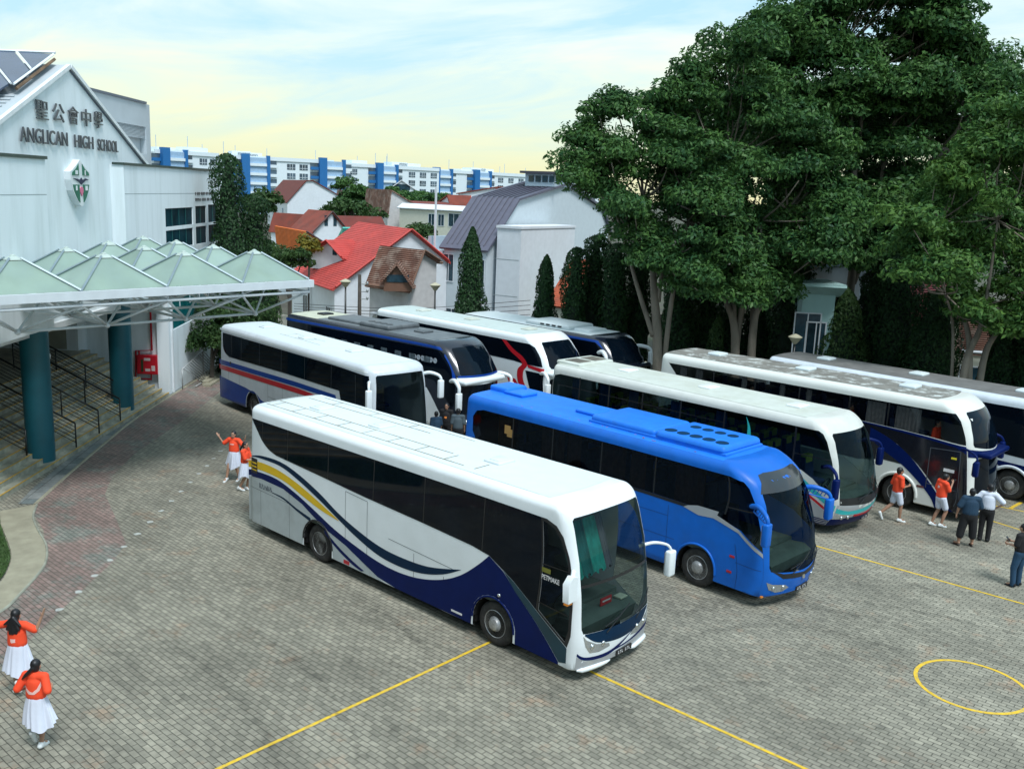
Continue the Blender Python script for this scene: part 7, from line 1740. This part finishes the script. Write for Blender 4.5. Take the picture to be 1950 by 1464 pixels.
def person(label, x, y, az, hgt, pose, top, topm, bottom, botm, hair='short', skin=SKIN, shoe=C_SH, lift=0.0, sleeve=.5, group=None, build=1.0, printm=None, loc=None, cap_=False):
    root = empty('person', label, 'person', (x, y, lift), az-R(90), group); root.scale = (1, 1, 1)
    k = hgt/1.70
    J = dict(pel=(0, 0, .95), ch=(0, 0, 1.27), nk=(0, -.005, 1.46), hd=(0, .02, 1.585), sl=(-.175, 0, 1.405), el=(-.22, -.02, 1.13), wl=(-.23, .06, .90), sr=(.175, 0, 1.405), er=(.22, -.02, 1.13), wr=(.23, .06, .90),
             hl=(-.09, 0, .92), kl=(-.10, .02, .50), al=(-.10, 0, .09), hr=(.09, 0, .92), kr=(.10, .02, .50), ar=(.10, 0, .09))
    J.update(pose.get('J', {})); J = {a: Vector(b)*k for a, b in J.items()}; B = build*k
    hd = J['hd']; fy = pose.get('face', 0); Rf = Matrix.Rotation(fy, 4, 'Z'); f = Rf @ Vector((0, 1, 0)); sd = Rf @ Vector((1, 0, 0))
    bm = bmesh.new()
    MH = Matrix.Translation(hd) @ Rf
    add_ball(bm, (0, -.005, .02), (.075*k, .093*k, .098*k), MH, 16); add_ball(bm, (0, .022*k, -.045*k), (.056*k, .066*k, .062*k), MH, 14)
    cap(bm, hd+f*.088*k+Vector((0, 0, .005)), hd+f*.106*k+Vector((0, 0, -.022*k)), .009, .013, 8)
    for s_ in (-1, 1): add_ball(bm, hd+sd*s_*.075*k-Vector((0, 0, .005)), (.012, .022, .032), None, 8)
    cap(bm, J['nk']-Vector((0, 0, .04)), hd-Vector((0, 0, .06*k)), .055*B, .050*k)
    cap(bm, J['pel'], J['ch'], .125*B, .125*B, 16, (1.12, .86)); cap(bm, J['ch'], J['nk']-Vector((0, 0, .06*k)), .125*B, .075*B, 16, (1.1, .85)); cap(bm, J['sl'], J['sr'], .052*B, .052*B)
    for a, b, c in (('sl', 'el', 'wl'), ('sr', 'er', 'wr')):
        cap(bm, J[a], J[b], .048*B, .038*B); cap(bm, J[b], J[c], .037*B, .024*k)
        hand(bm, J[c], J[b], -1 if a == 'sl' else 1, pose.get('curl', .45), pose.get('palm_'+a[1]))
    for a, b, c, toe in (('hl', 'kl', 'al', 'tl'), ('hr', 'kr', 'ar', 'tr')):
        cap(bm, J[a], J[b], .085*B, .055*B); cap(bm, J[b], J[b]+(J[c]-J[b])*.35+Vector((0, -.012, 0)), .054*B, .055*B); cap(bm, J[b]+(J[c]-J[b])*.35+Vector((0, -.012, 0)), J[c], .055*B, .034*k)
        tv = Vector(pose.get(toe, (0, 1, -.28))).normalized(); cap(bm, J[c]-tv*.03, J[c]+tv*.14*k, .036*k, .030*k)
    remesh(bm, 'body', skin, root, .0085)
    for s_ in (-1, 1):
        bm = bmesh.new(); add_ball(bm, hd+f*.084*k+sd*s_*.030*k+Vector((0, 0, .012*k)), (.011, .011, .007), None, 8); bm_obj('eye', bm, HAIR, root, smooth=True)
        bm = bmesh.new(); cap(bm, hd+f*.086*k+sd*s_*.016*k+Vector((0, 0, .032*k)), hd+f*.082*k+sd*s_*.042*k+Vector((0, 0, .032*k)), .004, .003, 6); bm_obj('eyebrow', bm, HAIR, root)
    bm = bmesh.new(); cap(bm, hd+f*.090*k-sd*.02-Vector((0, 0, .055*k)), hd+f*.090*k+sd*.02-Vector((0, 0, .055*k)), .006, .006, 6); bm_obj('mouth', bm, mat('lip', (.35, .08, .07), .5), root)
    # hair
    bm = bmesh.new(); add_ball(bm, (0, -.022*k, .036*k), (.086*k, .098*k, .098*k), MH, 16)
    if hair == 'short': add_ball(bm, (0, -.045*k, -.01*k), (.078*k, .070*k, .075*k), MH, 12)
    else:
        add_ball(bm, (0, -.04*k, -.02*k), (.080*k, .075*k, .09*k), MH, 12)
        bk = hd-f*.10*k
        if hair == 'pony': cap(bm, bk+Vector((0, 0, .0)), bk-f*.06+Vector(pose.get('pony', (-.06, 0, -.12))), .034, .030); cap(bm, bk-f*.06+Vector(pose.get('pony', (-.06, 0, -.12))), bk-f*.05+Vector(pose.get('pony', (-.06, 0, -.12)))*1.9, .032, .012)
        if hair == 'loose':
            for dx, dz, r_ in ((0, -.28, .05), (-.10, -.22, .035), (.10, -.22, .035), (-.05, -.30, .035), (.06, -.29, .03), (-.16, -.14, .018), (.15, -.15, .018)): cap(bm, bk+Vector((0, 0, -.02)), bk-f*.03+sd*dx+Vector((0, 0, dz)), .050, r_)
    remesh(bm, 'hair', HAIR, root, .010)
    if cap_:
        bm = bmesh.new(); add_ball(bm, hd+Vector((0, -.01, .06*k)), (.092*k, .104*k, .075*k), None, 14); cap(bm, hd+f*.09+Vector((0, 0, .05)), hd+f*.15+Vector((0, 0, .035)), .045, .04, 10, (1.4, .25)); remesh(bm, 'cap', C_BK, root, .01)
    # shirt
    bm = bmesh.new(); g_ = .020
    hem = J['pel']+Vector((0, 0, top*k))
    cap(bm, hem+Vector((0, 0, .10)), J['ch'], (.125*B+g_+.012), .125*B+g_, 18, (1.15, .92)); cap(bm, J['ch'], J['nk']-Vector((0, 0, .07*k)), .125*B+g_, .078*B+g_, 16, (1.12, .90)); cap(bm, J['sl'], J['sr'], .058*B+g_, .058*B+g_)
    for a, b in (('sl', 'el'), ('sr', 'er')):
        e_ = J[a]+(J[b]-J[a])*(.85 if sleeve < 1 else 1.0); cap(bm, J[a], e_, .054*B+g_, .050*B+g_*1.1)
        if sleeve >= 1: cap(bm, J[b], J[b]+(J['w'+a[1]]-J[b])*.7, .045*B+g_*.6, .034*B+g_*.5)
    sh = remesh(bm, 'shirt', topm, root, .012, 3)
    # lower garment
    if bottom == 'skirt':
        bm = bmesh.new(); sw = pose.get('sway', (0, 0)); nr = 14; seg = 96; vs = []
        for i in range(nr+1):
            t = i/nr; z = (1.02-.52*t)*k; r_ = (.150+.088*t**.7)*B; ox, oy = sw[0]*t*t, sw[1]*t*t
            for j in range(seg):
                a = 2*math.pi*j/seg; pl = (.004+.016*t)*math.sin(13*a+2.6*math.sin(3*a)+i*.09)+.026*t*math.sin(4*a+1)+.02*t*math.sin(7*a+2+i*.12)
                vs.append(Vector(((r_+pl)*math.cos(a)*(1.05+.10*t)+ox, (r_+pl)*math.sin(a)*.92+oy, z+(.03*math.sin(3*a+.5)+.045*math.sin(2*a+1.0))*t)))
        _newfaces(bm, vs, [(i*seg+j, i*seg+(j+1) % seg, (i+1)*seg+(j+1) % seg, (i+1)*seg+j) for i in range(nr) for j in range(seg)]); bm_obj('skirt', bm, botm, root, smooth=True)
    else:
        bm = bmesh.new(); cap(bm, J['pel']+Vector((0, 0, .06)), J['pel']-Vector((0, 0, .04)), .128*B+.018, .128*B+.02, 16, (1.14, .92))
        fr = {'shorts': .72, 'long_shorts': 1.0, 'trousers': 1.0}[bottom]; ww = {'shorts': .030, 'long_shorts': .035, 'trousers': .018}[bottom]
        for a, b, c in (('hl', 'kl', 'al'), ('hr', 'kr', 'ar')):
            e_ = J[a]+(J[b]-J[a])*fr; cap(bm, J[a], e_, .09*B+.014, (.066 if fr < 1 else .060)*B+ww)
            if bottom == 'long_shorts': cap(bm, J[b], J[b]+(J[c]-J[b])*.45, .06*B+ww, .055*B+ww)
            if bottom == 'trousers': cap(bm, J[b], J[c]+Vector((0, 0, -.02)), .057*B+ww, .045*B+ww)
        remesh(bm, {'shorts': 'shorts', 'long_shorts': 'shorts', 'trousers': 'trousers'}[bottom], botm, root, .012, 3)
    for c, toe in (('al', 'tl'), ('ar', 'tr')):
        tv = Vector(pose.get(toe, (0, 1, -.28))).normalized(); bm = bmesh.new(); a = J[c]-Vector((0, 0, .035))
        if shoe is C_SL:
            cap(bm, a-tv*.05-Vector((0, 0, .035)), a+tv*.19*k-Vector((0, 0, .012)), .030, .036, 10, (1.2, .45))
            cap(bm, a+tv*.10+Vector((-.04, 0, .012)), a+tv*.10+Vector((.04, 0, .012)), .02, .02, 8)
        else:
            cap(bm, a-tv*.05, a+tv*.17*k, .046, .042, 12, (1, .95)); cap(bm, a-tv*.02+Vector((0, 0, .03)), a+tv*.05+Vector((0, 0, .02)), .050, .042)
        remesh(bm, 'sandal' if shoe is C_SL else 'shoe', shoe, root, .009)
    if printm:
        polys, m_, dirn, zc = printm; bv = BVHTree.FromPolygons([v.co for v in sh.data.vertices], [tuple(p.vertices) for p in sh.data.polygons])
        b2 = bmesh.new()
        for poly in polys:
            tr = tessellate_polygon([[Vector((p[0], p[1], 0)) for p in poly]]); bv_ = [b2.verts.new((p[0], 0, p[1])) for p in poly]
            for t in tr: b2.faces.new([bv_[i] for i in t])
        bmesh.ops.subdivide_edges(b2, edges=b2.edges[:], cuts=2, use_grid_fill=True)
        for v in b2.verts:
            o_ = Vector((v.co.x, dirn*.6, zc*k+v.co.z)); hit = bv.ray_cast(o_, Vector((0, -dirn, 0)))
            v.co = (hit[0]+Vector((0, dirn*.005, 0))) if hit[0] else Vector((v.co.x, dirn*.15, zc*k+v.co.z))
        bm_obj('shirt_print', b2, m_, sh)
    return root
M_PRINT = mat('print_pale', (.85, .55, .50), .8)
GO = 'dancers in orange tees and white skirts on the paving'
wing = [[(-.13, .05), (-.10, .0), (-.02, -.05), (.02, -.06), (.09, .0), (.14, .12), (.15, .06), (.12, -.04), (.05, -.10), (-.05, -.10), (-.11, -.05)]]
small = [[(-.05, .03), (.05, .03), (.04, 0), (.05, -.03), (-.03, -.05), (-.05, -.02)]]
bar = [[(-.07, .015), (.07, .015), (.07, -.015), (-.07, -.015)]]
x, y = gp(40, 1318); 
person('dancer with raised arms and loose black hair at the far left, seen from behind', x, y, R(128), 1.66,
       dict(J=dict(el=(-.42, -.02, 1.36), wl=(-.50, .02, 1.62), er=(.40, -.03, 1.33), wr=(.50, .02, 1.60), kr=(.11, .14, .56), ar=(.10, -.24, .34), kl=(-.08, .04, .50), al=(-.07, -.02, .09)), curl=.15, tr=(0, .4, -1), sway=(.03, -.06)), .0, C_OR, 'skirt', C_WH, 'loose', printm=(small, M_PRINT, -1, 1.14), group=GO)
x, y = gp(76, 1422)
person('dancer with a low ponytail and a pale wing print on the back of her tee', x, y, R(126), 1.60,
       dict(J=dict(hd=(0, .05, 1.575), el=(-.30, -.12, 1.14), wl=(-.22, .14, 1.10), er=(.30, -.12, 1.16), wr=(.20, .14, 1.12), kl=(-.08, .16, .56), al=(-.06, -.10, .34), kr=(.07, .05, .50), ar=(.05, -.02, .09)), curl=.6, tl=(0, .5, -1), pony=(-.09, 0, -.10), sway=(.06, -.04)), .0, C_OR, 'skirt', C_WH, 'pony', printm=(wing, M_PRINT, -1, 1.22), group=GO)
x, y = gp(447, 914)
person('dancer facing the camera with both palms raised, beside the rear of the front coach', x, y, R(-62), 1.64,
       dict(J=dict(el=(-.36, .05, 1.26), wl=(-.46, .10, 1.50), er=(.36, .05, 1.26), wr=(.50, .08, 1.48), kl=(-.12, .10, .50), al=(-.14, -.05, .09), kr=(.14, .14, .50), ar=(.20, .18, .09)), curl=.1, palm_l=(0, .3, 1), palm_r=(0, .3, 1), sway=(0, .0)), .0, C_OR, 'skirt', C_WH, 'bun', printm=(bar, M_PRINT, 1, 1.28), group=GO)
x, y = gp(468, 934)
person('dancer with black ponytail half hidden by the rear corner of the front coach', x, y, R(30), 1.58,
       dict(J=dict(er=(.18, .10, 1.14), wr=(.10, .30, 1.14), el=(-.18, .08, 1.14), wl=(-.10, .28, 1.12), kl=(-.09, .12, .50), al=(-.10, -.02, .09), kr=(.09, .04, .50), ar=(.09, -.18, .12)), pony=(0, -.02, -.12)), .0, C_OR, 'skirt', C_WH, 'pony', group=GO)
x, y = gp(1702, 992)
def phone(x, y, az, v, label):
    c, s_ = math.cos(az-R(90)), math.sin(az-R(90)); p = (x+c*v[0]-s_*v[1], y+s_*v[0]+c*v[1], v[2]); bm = bmesh.new(); add_box(bm, (-.037, -.005, -.075), (.037, .005, .075), .004)
    o = bm_obj('phone', bm, M_BLACK); o.location = p; o.rotation_euler = (R(-50), 0, az-R(90)); tag(o, label, 'phone')
person('young man in an orange tee and white shorts striding right past a coach wheel', x, y, R(48), 1.72,
       dict(J=dict(er=(.21, .02, 1.13), wr=(.12, .26, 1.16), el=(-.21, -.08, 1.13), wl=(-.16, .18, 1.12), kr=(.09, .12, .50), ar=(.09, .12, .09), kl=(-.09, -.08, .52), al=(-.09, -.42, .24)), tl=(0, .5, -1), curl=.9), -.05, C_OR, 'shorts', C_WH, 'short', skin=SKIN2)
phone(x, y, R(48), (0, .33, 1.19), 'small dark phone held up by the striding young man in orange')
x, y = gp(1785, 1002)
person('young man in an orange tee looking down at his phone beside a navy sweep', x, y, R(52), 1.70,
       dict(J=dict(hd=(0, .08, 1.555), nk=(0, .03, 1.45), er=(.20, .10, 1.18), wr=(.08, .26, 1.40), el=(-.21, -.04, 1.13), wl=(-.22, .06, .88), kr=(.09, .16, .50), ar=(.09, .04, .09), kl=(-.09, .02, .50), al=(-.09, -.16, .09)), curl=.9), -.05, C_OR, 'shorts', C_WH, 'short', skin=SKIN2, printm=(small, M_PRINT, -1, 1.28))
phone(x, y, R(52), (.04, .32, 1.46), 'dark phone held near the face of the second young man in orange')
x, y = gp(1838, 1040)
person('stocky man in a navy tee, black knee-length shorts and sandals, seen from behind', x, y, R(118), 1.74,
       dict(J=dict(el=(-.30, -.03, 1.15), wl=(-.33, .02, .92), er=(.28, .04, 1.15), wr=(.22, .20, 1.02), kl=(-.16, .02, .50), al=(-.20, 0, .09), kr=(.14, .02, .50), ar=(.17, .05, .09)), tl=(-.5, .8, -.2)), -.02, C_NV, 'long_shorts', C_BK, 'short', skin=SKIN2, shoe=C_SL, build=1.28)
x, y = gp(1872, 1030)
person('man in a white shirt and black trousers, hand on hip, beside the navy-shirted man', x, y, R(100), 1.74,
       dict(J=dict(el=(-.34, -.06, 1.20), wl=(-.20, .06, 1.02), er=(.40, -.05, 1.22), wr=(.22, .06, 1.04)), face=.3), .0, C_WH, 'trousers', C_BK, 'short', shoe=C_BK, build=1.08, cap_=True)
x, y = gp(1934, 1116)
person('man in a black tee and jeans at the right edge, holding a phone out', x, y, R(165), 1.70,
       dict(J=dict(er=(.22, .06, 1.13), wr=(.16, .34, 1.10), el=(-.22, .02, 1.13), wl=(-.14, .28, 1.10), kl=(-.12, .06, .50), al=(-.13, .02, .09)), curl=.9), -.02, C_BK, 'trousers', C_JN, 'short', shoe=C_BK, build=1.08)
phone(x, y, R(165), (.12, .43, 1.14), 'dark phone held by the man at the right edge')
for (px, py, z, lab, az, tm, pr) in ((851, 768, 1.70, 'person in a black top with an orange print between the parked coaches', -60, C_BK, (small, mat('print_orange', (.8, .25, .05), .7), 1, 1.2)), (873, 780, 1.66, 'person in a grey tee seen from behind between the parked coaches', 130, C_GY, None), (831, 786, 1.50, 'person in navy with a blue sleeve beside the banded coach nose', 160, C_NV, None)):
    x, y = gp(px, py, z); person(lab, x, y, R(az), 1.70 if z > 1.6 else 1.55, dict(), -.02, tm, 'trousers', C_BK, 'short', skin=SKIN2, build=1.1, printm=pr, sleeve=.5)
# passengers in orange tees seated behind the glass of the grimy-roofed coach
gb = B_GRIMY.root
for i, (xx, lab) in enumerate(((-1.7, 'passenger in orange seated behind the foremost side window of the grimy-roofed coach'), (-4.55, 'passenger in orange seated at the middle windows of the grimy-roofed coach'), (-8.3, 'passenger in orange seated at the rear windows of the grimy-roofed coach'))):
    pw = gb.matrix_basis @ (B_GRIMY.T @ Vector((xx, .48, 1.95)))
    person(lab, pw.x, pw.y, gb.rotation_euler.z, 1.66, dict(J=dict(kl=(-.12, .42, .92), al=(-.12, .42, .50), kr=(.12, .42, .92), ar=(.12, .42, .50), wl=(-.15, .30, 1.0), wr=(.15, .30, 1.0)), ), -.02, C_OR, 'trousers', C_WH, 'short', lift=pw.z-.25-.35)
# ---------------------------------------------------------------- split meshes that hold several separate pieces
def split_loose(o, newname):
    me = o.data; n = len(me.vertices); par = list(range(n))
    def fnd(a):
        while par[a] != a: par[a] = par[par[a]]; a = par[a]
        return a
    for e in me.edges:
        a, b = fnd(e.vertices[0]), fnd(e.vertices[1])
        if a != b: par[a] = b
    gr = {}
    for p in me.polygons: gr.setdefault(fnd(p.vertices[0]), []).append(p)
    o.name = newname
    if len(gr) < 2: return
    items = list(gr.values()); made = []
    for polys in items:
        idx = {}; vs = []; fs = []
        for p in polys:
            f = []
            for v in p.vertices:
                if v not in idx: idx[v] = len(vs); vs.append(me.vertices[v].co.copy())
                f.append(idx[v])
            fs.append(f)
        m2 = bpy.data.meshes.new(newname); m2.from_pydata(vs, [], fs); m2.update()
        for mm in me.materials: m2.materials.append(mm)
        m2.polygons.foreach_set('use_smooth', [polys[0].use_smooth]*len(fs))
        made.append(m2)
    o.data = made[0]
    for m2 in made[1:]:
        c = bpy.data.objects.new(newname, m2); COL.objects.link(c); c.parent = o.parent; c.matrix_basis = o.matrix_basis.copy()
for o in list(bpy.data.objects):
    if o.type != 'MESH': continue
    b = o.name.split('.')[0]
    nm = {'small_letters': 'letter', 'window_pillars': 'window_pillar', 'bumper_lip': 'bumper_lip', 'fan_grille': 'fan_grille', 'round_badges': 'round_badge', 'window_reflection_panes': 'window_pane', 'vent_grille': 'vent_grille', 'bumper_reflector': 'bumper_reflector', 'vent_slots': 'vent_slot', 'door_frame': 'door_frame', 'skirt_slats': 'skirt_slat', 'step_nosing': 'step_nosing', 'side_windows': 'side_window'}.get(b)
    if nm: split_loose(o, nm)
